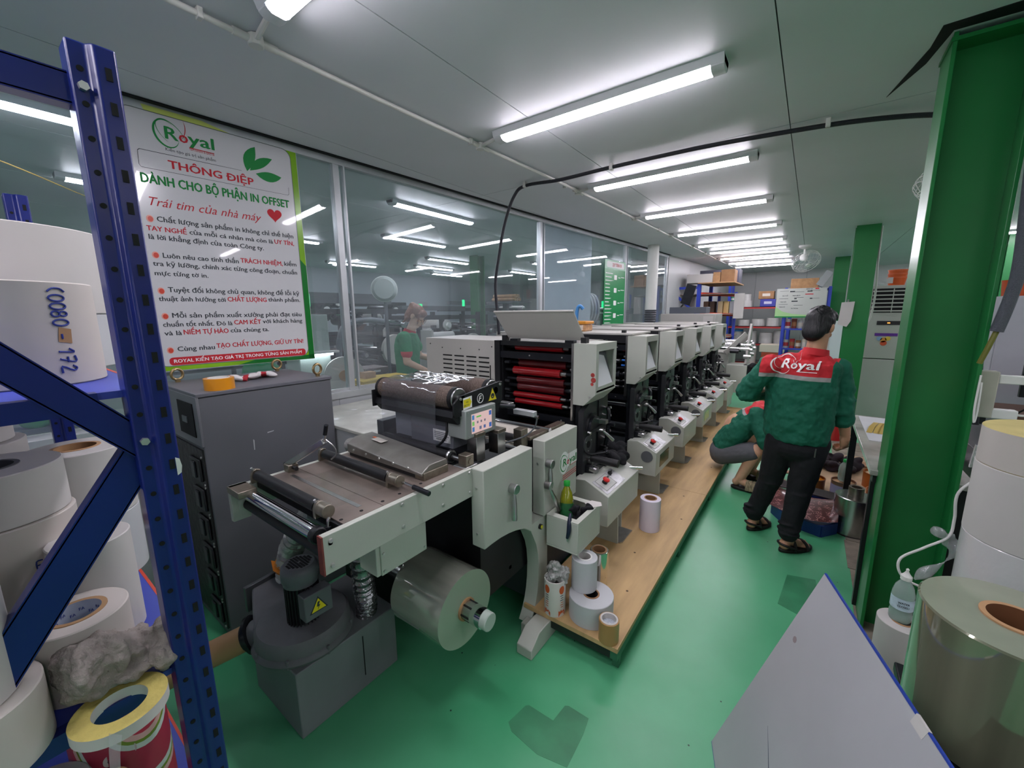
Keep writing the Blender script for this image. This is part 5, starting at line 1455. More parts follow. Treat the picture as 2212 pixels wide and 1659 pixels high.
yr = thing('yellow_edge_reel', 'thin reel with yellowed edge under the grey towel', 'paper roll', (-.885, .075, DZ))
YEL = M('yellowed_edge', '#b3a55c', .9, bump=.3, bs=90, var=.2, vs=30)
MB().lathe([(.036, 0), (.063, 0), (.063, .02), (.036, .02)], (-.893, .073, DZ), n=44, closed=True, mis=[0, 1, 0, 1]).build('wound_sheet', [YEL, PAPER], yr, angle=30)
MB().add([(-.835, .05, .949), (-.815, .062, .949), (-.802, .055, .93), (-.798, .05, .89), (-.81, .04, .89), (-.82, .045, .93)], [(0, 1, 2, 5), (5, 2, 3, 4)]).build('loose_end', clear_mat('tape_end', (.8, .82, .78), 1.4, haze=.2), yr)
random.seed(2)
def towel(mb):
    for i in range(26):
        k = i / 25
        mb.ell((-.975 + .02 * math.sin(k * 9) + random.uniform(-.02, .02), .03 + .135 * k, 1.0 + .012 * math.sin(k * 7) + random.uniform(-.006, .012) - .03 * k), (.05 - .012 * k, .016, .042 - .018 * k), (random.uniform(-.25, .25), random.uniform(-.4, .4), random.uniform(-.5, .5)))
    mb.ell((-.945, .05, .972), (.03, .035, .02)); mb.ell((-.955, .10, .965), (.04, .05, .018)); mb.ell((-.965, .165, .952), (.035, .03, .014)); mb.ell((-.995, .17, .99), (.02, .018, .01))
tag(blob('grey_towel', towel, M('towel_grey', '#8d857f', .95, bump=.5, bs=140, var=.12, vs=20), voxel=.0035, smooth=2, disp=.018, dscale=.02), 'crumpled grey towel on the lower rack shelf', 'towel')

# lowest deck: printed tin, kraft tube, orange strip
TINM = M('printed_tin', '#8a2a36', .4)
nt = TINM.node_tree; b = nt.nodes['Principled BSDF']
tc = nt.nodes.new('ShaderNodeTexCoord'); wv = nt.nodes.new('ShaderNodeTexWave'); wv.inputs['Scale'].default_value = 2.2; wv.inputs['Distortion'].default_value = 7; wv.bands_direction = 'DIAGONAL'
cr = nt.nodes.new('ShaderNodeValToRGB')
cr.color_ramp.interpolation = 'CONSTANT'
for p_, c_ in ((0, '#9c2f45'), (.3, '#b9c9bd'), (.5, '#6f8a2e'), (.62, '#d0a9a0'), (.8, '#b8384c')):
    if p_ == 0: e = cr.color_ramp.elements[0]; e.position = 0
    else: e = cr.color_ramp.elements.new(p_)
    e.color = (*lin(c_), 1)
nt.links.new(tc.outputs['Object'], wv.inputs[0]); nt.links.new(wv.outputs['Fac'], cr.inputs[0]); nt.links.new(cr.outputs[0], b.inputs['Base Color'])
t = thing('printed_tin', 'round tin with colourful printed label on the lowest rack shelf', 'tin', (-1.13, .085, .48))
MB().lathe([(0, 0), (.075, 0), (.077, .004), (.077, .27), (.074, .275), (0, .275)], (-1.13, .085, .481), n=40).build('body', TINM, t)
for (a_, z_, s_) in ((-.15, .70, 'OMBU'), (-.05, .60, 'BARU')):
    c0 = on_roll((-1.13, .085), .0785, a_ - .35, z_)
    flat([rrect(0, 0, .05, .028, .012)], PAPER_W, t, c0, (-math.sin(a_), math.cos(a_), 0), (0, 0, 1), 'label_patch')
    text(s_, INK_K, t, c0 + Vector((.0008, 0, .008)) + Vector((-math.sin(a_), math.cos(a_), 0)) * .006, (-math.sin(a_), math.cos(a_), 0), (0, 0, 1), .036, .011)
t = thing('kraft_tube', 'thick kraft tube end on the lowest rack shelf beside the tin', 'tube', (-1.02, .03, .48))
MB().cyl((-1.0, .045, .481), (-1.0, .045, .72), .03, n=24).build('tube', KRAFT, t)
t = thing('label_roll', 'grey-white roll with orange band on the lowest rack shelf', 'paper roll', (-1.05, -.06, .48))
MB().lathe([(0, 0), (.075, 0), (.075, .25), (0, .25)], (-1.05, -.045, .481), n=36).build('wound_sheet', M('grey_sheet', '#a5a39a', .6, var=.2, vs=12), t)
MB().lathe([(.0755, .02), (.0755, .07)], (-1.05, -.045, .52), n=36).build('orange_band', INK_O, t)

# ================================================================== RIGHT FOREGROUND
# leaning sheet board
bd = thing('leaning_board', 'large pale grey sheet board with blue edge leaning in the foreground', 'board', (.2, 1.2, 0))
A = Vector((.118, 1.54, .762)); L = Vector((-.146, 1.459, .0)); e1 = Vector((-.292, .956, 0))
nrm = (A - L).cross(e1).normalized() * .006
q = [A, L, L - e1 * 1.0, A - e1 * 1.0]
def slab(q, nrm):
    v = list(q) + [p + nrm for p in q]
    return MB().add(v, [(3, 2, 1, 0), (4, 5, 6, 7), (0, 1, 5, 4), (1, 2, 6, 5), (2, 3, 7, 6), (3, 0, 4, 7)])
slab(q, nrm).build('sheet', M('board_grey', '#a9a9ad', .4, var=.05, vs=3), bd)
BE = M('blue_edge', '#26409c', .4)
up_ = (A - L).normalized()
slab([A + up_ * .004, A - up_ * .001, A - up_ * .001 - e1 * 1.0, A + up_ * .004 - e1 * 1.0], nrm).build('blue_edge', BE, bd)
slab([L + up_ * .002, L - up_ * .0, L - e1 * 1.0, L + up_ * .002 - e1 * 1.0], nrm * 1.05).build('blue_edge', BE, bd)
slab([A - e1 * .49 + up_ * .005, A - e1 * .49 - up_ * .02, A - e1 * .53 - up_ * .02, A - e1 * .53 + up_ * .005], nrm * 1.1).build('white_tape', PAPER, bd)
SCUF = M('scuff', '#4d5260', .6)
for (a, b2, c2, d2, w_) in ((.42, .18, .36, .28, .004), (.44, .32, .38, .34, .003), (.5, .62, .30, .74, .006)):
    p0 = L + (A - L) * a - e1 * b2; p1 = L + (A - L) * c2 - e1 * d2
    sd = (p1 - p0).cross(nrm).normalized() * w_ / 2
    slab([p0 + nrm * 1.01, p1 - sd + nrm * 1.01, p1 + nrm * 1.01 + sd, p0 + nrm * 1.01 + sd * .3], nrm * .03).build('scuff_mark', SCUF, bd)
flat([[(.012 * math.cos(a * .7854), .01 * math.sin(a * .7854)) for a in range(8)]], M('thumb_stain', '#8d7f80', .6), bd, L + (A - L) * .72 - e1 * .06 + nrm * 1.02, -e1, up_, 'thumb_stain')

# low cart that carries the film roll
ct = thing('low_cart', 'low dark cart under the big clear film roll', 'cart', (.55, 1.25, 0))
MB().box(.295, .95, .545, .86, 1.50, .575).build('deck', M('cart_black', '#15171d', .4), ct, bevel=.004)
for (x, y) in ((.32, .97), (.84, .97), (.32, 1.48), (.84, 1.48)):
    MB().box(x - .015, y - .015, .06, x + .015, y + .015, .545).build('leg', BLACK, ct)
    MB().cyl((x - .012, y, .03), (x + .012, y, .03), .03, n=16).build('castor', RUBBER, ct)
MB().box(.31, .96, .2, .85, 1.49, .215).build('lower_deck', M('cart_black', '#15171d'), ct)
bf = thing('big_film_roll', 'big glossy roll of clear film on a kraft core standing on the cart', 'film roll', (.445, 1.335, .576))
FILM2 = clear_mat('film_shell', (.80, .86, .78), 1.5, haze=.32, haze_col=(.36, .38, .29), rough=.05, boost=1.5)
FILM3 = M('film_block', '#85866f', .06, coat=1., metal=.4, spec=.9, var=.4, vs=7, stretch=(1, 1, .06))  # upright noise streaks paint reflections into the film colour
FTOP = M('film_top', '#8b917f', .12, coat=.8, var=.08, vs=8)
MB().lathe([(.06, 0), (.158, 0), (.162, .004), (.162, .318), (.158, .322), (.06, .322)], (.447, 1.338, .576), n=64, closed=True, mis=[1, 0, 0, 0, 1, 0]).build('wound_film', [FILM3, FTOP], bf, angle=30)
MB().lathe([(.049, -.0), (.06, -.0), (.06, .326), (.049, .326)], (.447, 1.338, .576), n=40, closed=True, mis=[0, 0, 0, 1]).build('core', [KRAFT, M('core_inside', '#6b4426', .8)], bf)

# stack of big white rolls
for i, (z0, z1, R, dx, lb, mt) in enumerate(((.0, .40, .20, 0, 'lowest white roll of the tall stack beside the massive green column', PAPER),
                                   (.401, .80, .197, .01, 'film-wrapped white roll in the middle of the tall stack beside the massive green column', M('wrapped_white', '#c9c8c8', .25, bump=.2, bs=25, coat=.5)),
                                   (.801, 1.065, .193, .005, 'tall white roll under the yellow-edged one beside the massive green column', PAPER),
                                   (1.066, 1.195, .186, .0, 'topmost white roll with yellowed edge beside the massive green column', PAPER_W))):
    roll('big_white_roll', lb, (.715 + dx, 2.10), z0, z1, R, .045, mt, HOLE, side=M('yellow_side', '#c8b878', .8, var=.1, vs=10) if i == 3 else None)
# water bottle on a small white roll
roll('white_roll', 'small white roll under the water bottle against the massive green column', (.40, 2.02), .125, .40, .075, .03, PAPER, KRAFT, core_in=PAPER)
tag(MB().box(.30, 1.80, .0, .66, 1.895, .12).build('carton_box', KRAFT, bevel=.003), 'low brown carton on the floor beside the massive green column', 'box')
tag(MB().box(.31, 1.90, .0, .505, 2.15, .124).build('wooden_block', KRAFT2, bevel=.003), 'wooden block under the small white roll by the massive green column', 'block')
wb = bottle('water_bottle', 'clear squeeze bottle with white spout and printed label by the green column', (.392, 2.03, .40), .034, .195, '#b9cfc6', '#d9dad4', (0, 0, 0), '#b9cbd6', nozzle=True, liquid='#8fb0a2')
for k, (s_, h_) in enumerate((('WATER', .0095), ('CLOSED', .0095))):
    o_ = Vector((.0, -.041, .085 - .014 * k))
    text(s_, INK_K, wb, Vector((-.018, -.0355, .083 - .0135 * k)), (1, 0, 0), (0, 0, 1), .034, .009, bold=.02)
tag(MB().lathe([(0, 0), (.10, 0), (.10, .2), (.095, .205), (0, .205)], (.30, 1.68, 0), n=32).build('black_bin', BLACK), 'black round bin behind the leaning board', 'bin')

# desk beyond the column with clutter
dk = thing('black_desk', 'black equipment desk behind the stack of big white rolls', 'desk', (1.15, 3.15, 0))
MB().box(.70, 2.85, .90, 1.7, 3.5, .93).build('top', BLACK, dk, bevel=.003)
MB().box(.72, 2.87, .0, .75, 3.48, .90).build('side', BLACK, dk)
MB().box(1.65, 2.87, 0, 1.68, 3.48, .9).build('side', BLACK, dk)
MB().box(.75, 2.9, .45, 1.65, 3.45, .47).build('shelf', BLACK, dk)
MB().box(.75, 2.9, .1, 1.65, 3.45, .12).build('shelf', BLACK, dk)
sp_ = thing('loudspeaker', 'black box speaker with round cone on the desk shelf', 'speaker', (.95, 3.0, .471))
MB().box(.78, 2.88, .471, 1.2, 3.2, .86).build('case', BLACK2, sp_, bevel=.005)
MB().cyl((.93, 2.882, .72), (.93, 2.872, .72), .09, n=32).build('cone', BLACK, sp_)
MB().torus((.93, 2.872, .72), (0, 1, 0), .092, .006).build('cone_ring', BLACK2, sp_)
tag(MB().box(.98, 2.95, .931, 1.12, 3.08, 1.0).build('card_tray', KRAFT, bevel=.004), 'small cardboard tray on the black desk', 'box')
t = thing('handheld_meter', 'white handheld meter with dark screen on the desk', 'meter', (.78, 2.86, .931))
MB().ell((.80, 2.86, .995), (.055, .028, .048), (0, .4, 0)).build('body', WHITEP, t)
MB().obox((.825, 2.834, 1.0), (.036, .008, .05), (0, .4, 0)).build('screen', HOLE, t)
MB().cyl((.80, 2.87, .931), (.80, 2.87, .97), .02, n=14).build('foot', WHITEP, t)
t = thing('foil_bag', 'silvery zip bag hanging off the desk edge', 'bag', (.72, 2.82, .86))
MB().add([(.70, 2.83, .95), (.80, 2.80, .91), (.76, 2.79, .86), (.69, 2.82, .84), (.70, 2.845, .95), (.80, 2.815, .91), (.76, 2.805, .86), (.69, 2.835, .84)], [(0, 1, 2, 3), (7, 6, 5, 4), (0, 4, 5, 1), (1, 5, 6, 2), (2, 6, 7, 3), (3, 7, 4, 0)]).build('pouch', M('foil_pouch', '#b9bcbc', .25, metal=.5, bump=.6, bs=30), t)
t = thing('socket_box', 'white power socket box with plugged adapters on the green column flange', 'socket', (.66, 2.6, 1.1))
MB().box(.591, 2.55, 1.14, .66, 2.60, 1.34).build('box', M('aged_plastic', '#b5b3a5', .5, var=.1), t, bevel=.004)
MB().box(.66, 2.55, 1.29, .75, 2.59, 1.325).build('adapter', WHITEP, t, bevel=.004)
MB().box(.655, 2.55, 1.14, .73, 2.59, 1.18).build('adapter', WHITEP, t, bevel=.004)
MB().tube([(.75, 2.57, 1.307), (.79, 2.57, 1.30), (.80, 2.58, 1.24), (.74, 2.65, 1.14), (.70, 2.75, 1.05)], .004, 6, smooth=5).build('black_cable', BLACK, t)
MB().tube([(.73, 2.57, 1.16), (.79, 2.58, 1.15), (.80, 2.60, 1.08), (.74, 2.70, .98), (.70, 2.72, .95)], .005, 6, smooth=5).build('white_cable', WHITEP, t)
MB().tube([(.588, 2.475, 1.33), (.586, 2.47, 1.2), (.592, 2.47, 1.13), (.597, 2.475, 1.18), (.594, 2.475, 1.3)], .0035, 6, smooth=5).build('hanging_strap', WHITEP, t)
t = thing('white_cable', 'white cable looping out between the green column and the roll stack', 'cable', (.55, 2.3, .3))
MB().tube([(.62, 2.34, .95), (.555, 2.33, .86), (.56, 2.34, .74), (.55, 2.33, .66), (.48, 2.30, .60), (.41, 2.28, .53), (.43, 2.27, .455), (.53, 2.28, .425), (.60, 2.3, .42)], .005, 8, smooth=8).build('cable', WHITEP, t)
random.seed(8)
def bits(mb):
    mb.tube([(.50, 2.33, .68), (.54, 2.34, .66), (.57, 2.35, .65), (.58, 2.34, .60), (.55, 2.33, .54), (.50, 2.32, .48), (.47, 2.31, .44)], lambda k: .014 + .01 * math.sin(k * 17), 10, smooth=4)
    for i in range(6):
        mb.ell((.565 + random.uniform(-.01, .01), 2.345, .635 + random.uniform(-.02, .02)), (.022, .014, .012), (random.uniform(0, 3), random.uniform(0, 3), 0))
tag(blob('plastic_scrap', bits, clear_mat('clear_scrap', (.85, .87, .87), 1.5, haze=.2, boost=2.), voxel=.006, smooth=1), 'shreds of clear plastic wrap between the column and roll stack', 'plastic wrap')
cab = thing('grey_cabinet', 'tall light grey steel cabinet beyond the massive green column', 'cabinet', (2.0, 5.2, 0))
CG = M('cabinet_paint', '#a9abb2', .4, var=.04)
MB().box(1.22, 5.0, 0, 3.2, 5.5, 1.70).build('carcass', CG, cab, bevel=.006)
MB().box(1.23, 4.985, .05, 1.6, 5.0, 1.68).build('door', CG, cab, bevel=.004)
MB().box(1.61, 4.985, .05, 2.2, 5.0, 1.68).build('door', CG, cab, bevel=.004)
t = thing('orange_bucket', 'orange tin bucket on the tall grey steel cabinet', 'bucket', (1.36, 5.2, 1.70))
MB().lathe([(0, 0), (.07, 0), (.08, .12), (.083, .13), (.07, .13), (0, .125)], (1.33, 5.2, 1.701), n=24).build('body', M('orange_tin', '#b8512a', .4), t)
tag(MB().box(1.45, 5.05, 1.701, 1.56, 5.12, 1.80).build('white_carton', PAPER), 'white carton beside the orange bucket on the grey cabinet', 'box')
t = thing('desk_monitor', 'dark monitor on the bench in front of the grey cabinet', 'monitor', (1.5, 4.6, .85))
MB().box(1.30, 4.6, .95, 1.72, 4.63, 1.22).build('screen', BLACK2, t, bevel=.003)
MB().box(1.48, 4.62, .85, 1.54, 4.65, 1.0).build('stand', BLACK, t)
bn = thing('back_bench', 'brown wooden bench carrying the dark monitor', 'bench', (1.6, 4.6, 0))
MB().box(1.05, 4.35, .82, 2.4, 4.9, .85).build('top', M('bench_brown', '#5b4336', .5), bn, bevel=.003)
for (x, y) in ((1.08, 4.38), (2.36, 4.38), (1.08, 4.86), (2.36, 4.86)):
    MB().box(x - .02, y - .02, 0, x + .02, y + .02, .82).build('leg', BLACK, bn)

# ================================================================== WORK TABLE
wt = thing('work_table', 'long work table with stained pale top and black steel legs', 'table', (.62, 3.4, 0))
MB().box(.315, 2.64, .772, .69, 4.02, .80).build('top', M('stone_top', '#a5a49c', .25, var=.3, vs=5, coat=.3), wt, bevel=.003)
MB().box(.33, 2.66, .73, .68, 2.70, .772).build('rail', BLACK, wt)
MB().box(.33, 3.96, .73, .68, 4.0, .772).build('rail', BLACK, wt)
MB().box(.335, 2.7, .73, .36, 3.96, .772).build('rail', BLACK, wt)
for (x, y) in ((.33, 2.70), (.64, 2.70), (.33, 3.96), (.64, 3.96)):
    MB().box(x, y, 0, x + .04, y + .04, .772).build('leg', BLACK, wt)
t = thing('tape_sheet', 'white sheet with crumpled yellow tape strips lying on the work table', 'sheet', (.6, 3.6, .8))
MB().box(.36, 3.25, .8005, .68, 3.98, .803).build('sheet', PAPER_B, t)
random.seed(14)
for i in range(9):
    x0 = .37 + .022 * i + random.uniform(-.01, .01)
    MB().add([(x0, 3.45, .804), (x0 + .03, 3.45, .804), (x0 + .06, 3.62, .812), (x0 + .10, 3.80, .804), (x0 + .07, 3.80, .804), (x0 + .03, 3.62, .812)], [(0, 1, 2, 5), (5, 2, 3, 4)]).build('tape_strip', M('tape_strip', '#b59a4a', .4), t)

# steel cylinder on the floor
sc_ = thing('steel_cylinder', 'polished steel plate cylinder standing on the floor by the work table', 'cylinder', (.385, 3.66, 0), local=False)
BRUSH = M('brushed_steel', '#b4b9b6', .25, metal=1, bump=.05, bs=30, stretch=(20, 20, .2))
MB().lathe([(0, .004), (.112, .004), (.117, .01), (.117, .275), (.112, .28), (0, .28)], (.38, 3.66, 0), n=48).build('barrel', BRUSH, sc_)
MB().lathe([(.03, .28), (.045, .28), (.045, .345), (.03, .345)], (.38, 3.66, 0), n=28, closed=True).build('journal', BRONZE, sc_)
MB().lathe([(0, 0), (.12, 0), (.12, .008), (0, .008)], (.38, 3.66, 0), n=36).build('rubber_base', RUBBER, sc_)

# blue tray with red flakes
tr = thing('ink_tray', 'blue plastic tray filled with dark red speckled ink sheet', 'tray', (.1, 3.7, 0))
BT = M('blue_tray', '#1f3a7e', .4)
m = MB()
poly0 = [(-.11, 3.66), (-.03, 3.52), (.20, 3.44), (.29, 3.56), (.30, 4.0), (-.08, 4.02)]
m.prism(poly0, 'z', 0, .012)
N_ = len(poly0)
for i in range(N_):
    a, c = poly0[i], poly0[(i + 1) % N_]
    m.bar((a[0], a[1], .042), (c[0], c[1], .042), .014, .084)
m.build('tray', BT, tr)
FLK = M('red_flakes', '#4f1116', .35, coat=.5)
nt = FLK.node_tree; b = nt.nodes['Principled BSDF']
tc = nt.nodes.new('ShaderNodeTexCoord'); vo = nt.nodes.new('ShaderNodeTexVoronoi'); vo.inputs['Scale'].default_value = 65; vo.feature = 'DISTANCE_TO_EDGE'
lt = nt.nodes.new('ShaderNodeMath'); lt.operation = 'LESS_THAN'; lt.inputs[1].default_value = .05
vo2 = nt.nodes.new('ShaderNodeTexNoise'); vo2.inputs['Scale'].default_value = 26
gt = nt.nodes.new('ShaderNodeMath'); gt.operation = 'GREATER_THAN'; gt.inputs[1].default_value = .52
mu = nt.nodes.new('ShaderNodeMath'); mu.operation = 'MULTIPLY'
mx = nt.nodes.new('ShaderNodeMix'); mx.data_type = 'RGBA'; mx.inputs[6].default_value = (*lin('#4f1116'), 1); mx.inputs[7].default_value = (*lin('#c98a86'), 1)
nt.links.new(tc.outputs['Object'], vo.inputs['Vector']); nt.links.new(tc.outputs['Object'], vo2.inputs['Vector'])
nt.links.new(vo.outputs['Distance'], lt.inputs[0]); nt.links.new(vo2.outputs['Fac'], gt.inputs[0])
nt.links.new(lt.outputs[0], mu.inputs[0]); nt.links.new(gt.outputs[0], mu.inputs[1]); nt.links.new(mu.outputs[0], mx.inputs[0]); nt.links.new(mx.outputs[2], b.inputs['Base Color'])
g_ = MB(); vv = []
for i in range(9):
    for j in range(9):
        u, v = i / 8, j / 8
        x = -.13 + .42 * u + .02 * v; y = 3.62 - .17 * math.sin(u * math.pi * .75) + .38 * v
        vv.append((x, y, .085 + .05 * math.sin(v * math.pi * .8) + .03 * u))
g_.add(vv, [(i * 9 + j, (i + 1) * 9 + j, (i + 1) * 9 + j + 1, i * 9 + j + 1) for i in range(8) for j in range(8)])
g_.build('speckled_sheet', FLK, tr)
MB().obox((.12, 3.93, .15), (.40, .10, .012), (.25, .05, -.05)).build('doctor_plate', M('oily_plate', '#5d5356', .3, metal=.6), tr, bevel=.002)
MB().tube([(-.10, 3.80, .10), (-.12, 3.86, .14), (-.20, 3.92, .17)], .008, 8, smooth=3).build('red_handle', REDPL, tr)

# mat and tins behind
tag(MB().prism([(.12, 4.25), (.18, 5.6), (.95, 5.75), (.95, 4.55), (.5, 4.3)], 'z', 0, .006).build('cardboard_mat', M('stained_card', '#a58a6c', .8, var=.25, vs=6)), 'flattened stained cardboard on the floor behind the red ink tray', 'cardboard')
OCH = M('ochre_ink', '#b86a10', .2, coat=.5)
def tin(c, R, H, label, col, fill, lab=None):
    t = thing('ink_tin', label, 'tin', (c[0], c[1], .0062))
    MB().lathe([(0, .0), (R, .0), (R, H), (R * 1.04, H + .003), (R * 1.04, H + .008), (R * .97, H + .008), (R * .96, H - .012), (0, H - .012)], (c[0], c[1], .0062), n=32, mis=[0, 0, 0, 0, 0, 0, 1]).build('can', [M('tin' + col, col, .35, metal=.3), fill], t)
    if lab: MB().lathe([(R * 1.01, H * .2), (R * 1.01, H * .8)], (c[0], c[1], .0062), n=32).build('paper_label', M('lab' + lab, lab, .6), t)
tin((.15, 4.40), .09, .10, 'round tin of ochre ink on the cardboard mat', '#6b3a16', OCH)
tin((.36, 4.36), .085, .13, 'ink tin with violet paper label under a clear bottle', '#7a5a4a', KRAFT, '#8f8aa8')
tin((.62, 4.75), .10, .13, 'orange-brown tin with pale lid near the table legs', '#a0561f', M('tan_lid', '#b39a78', .5))
tin((.58, 4.30), .075, .12, 'small orange tin behind the steel cylinder', '#b06a3a', M('orange_fill', '#b86a3a', .4))
bottle('clear_bottle', 'empty clear bottle with green cap standing on the violet-labelled tin', (.36, 4.36, .1445), .045, .19, '#aebfb8', '#22a04a')
random.seed(17)
def rag4(mb):
    for i in range(34):
        mb.ell((.32 + random.uniform(-.15, .22), 5.12 + random.uniform(-.22, .25), .04 + random.uniform(-.02, .05)), (random.uniform(.04, .09), random.uniform(.03, .07), random.uniform(.015, .035)), (random.uniform(-.6, .6), random.uniform(-.6, .6), random.uniform(0, 3)))
tag(blob('ink_rags', rag4, M('ink_stained_rag', '#1d1018', .9, var=.5, vs=9), voxel=.011, smooth=2), 'heap of ink-blackened rags on the cardboard mat', 'rag')
tag(MB().obox((.72, 5.4, .016), (.4, .14, .018), (0, 0, .3)).build('wood_strip', KRAFT2), 'brown board lying across the cardboard mat', 'board')
tag(MB().box(.42, 2.78, .13, .63, 3.1, .52).build('purple_crate', M('purple_plastic', '#4a4a9c', .4), bevel=.006), 'blue-violet crate under the work table', 'crate')
tag(MB().box(.40, 2.76, .0045, .63, 3.12, .129).build('dark_carton', M('dark_carton', '#2a2322', .7), bevel=.004), 'dark carton under the violet crate', 'box')

# fire extinguisher
fe = thing('fire_extinguisher', 'red fire extinguisher standing by the air conditioner', 'fire extinguisher', (.37, 6.3, 0))
FR_ = M('extinguisher_red', '#c21d22', .3, coat=.4)
MB().lathe([(0, 0), (.072, 0), (.078, .01), (.078, .40), (.07, .45), (.045, .485), (.03, .50), (0, .50)], (.37, 6.3, 0), n=32).build('cylinder', FR_, fe)
MB().cyl((.37, 6.3, .5), (.37, 6.3, .55), .018, n=14).build('valve', STEEL, fe)
MB().bar((.37, 6.3, .55), (.45, 6.27, .585), .02, .014).build('handle', BLACK, fe)
MB().tube([(.37, 6.3, .53), (.47, 6.28, .52), (.50, 6.27, .38), (.49, 6.27, .15), (.46, 6.27, .06)], .014, 8, smooth=5).build('hose', BLACK, fe)
MB().lathe([(.0785, .2), (.0785, .33)], (.37, 6.3, 0), n=32).build('label', M('ext_label', '#c9a49c', .5, var=.3, vs=30), fe)

# floor standing air conditioner
ac = thing('air_conditioner', 'tall white floor-standing air conditioner with dark louvres between green columns', 'air conditioner', (.88, 7.9, 0))
ACW = M('ac_white', '#a9aca3', .4, var=.02)
MB().box(.645, 7.70, .0, 1.115, 8.05, .905).build('lower_body', ACW, ac, bevel=.008)
MB().box(.645, 7.70, .915, 1.115, 8.05, 1.93).build('upper_body', ACW, ac, bevel=.008)
MB().box(.665, 7.695, 1.56, 1.095, 7.70, 1.89).build('outlet_recess', HOLE, ac)
for i in range(6):
    MB().box(.665, 7.68, 1.575 + .054 * i, 1.095, 7.70, 1.592 + .054 * i).build('louvre', ACW, ac)
MB().box(.875, 7.685, 1.565, .885, 7.70, 1.885).build('louvre_divider', ACW, ac)
MB().box(.75, 7.695, 1.39, 1.0, 7.70, 1.445).build('display', BLACK, ac)
MB().box(.86, 7.693, 1.41, .89, 7.696, 1.425).build('display_light', M('amber_led', '#d98a3a', .4, emit=1.), ac)
MB().box(.745, 7.6965, 1.235, .985, 7.70, 1.275).build('purple_sticker', M('purple_sticker', '#5b2a8c', .4), ac)
for (x, z, r, c_) in ((.845, 1.18, .035, '#c98a3a'), (.80, 1.20, .03, '#7a9ab8'), (.89, 1.20, .03, '#d9b84a'), (.85, 1.135, .036, '#c8502a')):
    MB().cyl((x, 7.6995, z), (x, 7.695, z), r, n=16).build('food_sticker', M('stk' + c_, c_, .5), ac)
t = thing('paint_bucket', 'stack of orange paint buckets on top of the air conditioner', 'bucket', (.9, 7.85, 1.93))
OB = M('bucket_orange', '#c5561f', .4)
for i in range(3):
    MB().lathe([(.085, .0 + .05 * i), (.10, .1 + .05 * i), (.105, .1 + .05 * i), (.105, .115 + .05 * i), (.098, .115 + .05 * i)], (.91, 7.86, 1.931), n=28).build('bucket', OB, t)
MB().box(.80, 7.755, 1.96, .86, 7.757, 2.04).build('label', PAPER, t)
t = thing('ac_hose', 'white drain hose hanging along the green column by the air conditioner', 'hose', (.63, 7.4, 1.3))
MB().tube([(.62, 7.2, 2.66), (.63, 7.25, 2.2), (.66, 7.4, 1.9), (.67, 7.5, 1.7), (.66, 7.55, 1.5), (.62, 7.55, 1.38)], .012, 8, smooth=6).build('hose', PVC, t)

# papers clipped to the column
t = thing('clipped_papers', 'sheaf of white papers on a bulldog clip hanging on a green column', 'papers', (.38, 7.03, 1.38))
MB().add([(.305, 7.04, 1.70), (.44, 7.035, 1.71), (.425, 7.02, 1.46), (.385, 7.0, 1.38), (.29, 7.03, 1.41), (.305, 7.048, 1.70), (.44, 7.047, 1.71), (.425, 7.04, 1.46), (.385, 7.03, 1.38), (.29, 7.045, 1.41)], [(0, 1, 2, 3, 4), (9, 8, 7, 6, 5), (0, 5, 6, 1), (1, 6, 7, 2), (2, 7, 8, 3), (3, 8, 9, 4), (4, 9, 5, 0)]).build('sheets', PAPER, t)
MB().cyl((.37, 7.05, 1.71), (.37, 7.02, 1.73), .012, n=8).build('clip', STEEL, t)
t = thing('white_cabinet', 'white cabinet with pinned lists standing behind the standing worker', 'cabinet', (.3, 9.8, 0))
MB().box(.02, 9.45, 0, .56, 9.85, 1.40).build('body', M('cab_white', '#c6cdd0', .4), t, bevel=.005)
MB().box(.06, 9.442, .75, .30, 9.45, 1.32).build('list_sheet', PAPER, t)
MB().box(.10, 9.438, 1.0, .2, 9.443, 1.12).build('yellow_note', M('note_yellow', '#d9a72a', .6), t)

# ================================================================== FAR END: racks, boards, boxes
BL2 = M('bright_blue_rack', '#2a3fa6', .4)
fk = thing('tall_rack', 'blue and orange pallet rack beyond the end of the press', 'rack', (-1.9, 9.2, 0))
for (x, y) in ((-2.5, 9.0), (-1.89, 9.0), (-2.5, 10.2), (-1.89, 10.2)):
    MB().box(x - .035, y - .03, 0, x + .035, y + .03, 2.14).build('upright', BL2, fk)
for (x, y) in ((-1.61, 9.6), (-1.3, 9.6)):
    MB().box(x - .025, y - .03, 0, x + .025, y + .03, 1.98).build('upright', BL2, fk)
MB().bar((-2.5, 9.0, 2.07), (-1.89, 9.0, 2.07), .03, .05).build('frame_bar', BL2, fk)
MB().bar((-2.46, 9.0, 2.05), (-1.92, 9.0, 1.55), .03, .045).build('frame_bar', BL2, fk)
for z in (1.95, 1.55, 1.1, .6):
    MB().bar((-1.89, 9.05, z), (-1.30, 9.62, z - .03), .03, .06).build('beam', ORANGEB, fk)
    MB().box(-2.5, 9.05, z - .02, -1.3, 10.2, z - .005).build('shelf', M('shelf_board', '#77675c', .7), fk)
MB().box(-1.9, 8.9, 2.14, -1.25, 10.2, 2.16).build('top_board', KRAFT, fk)
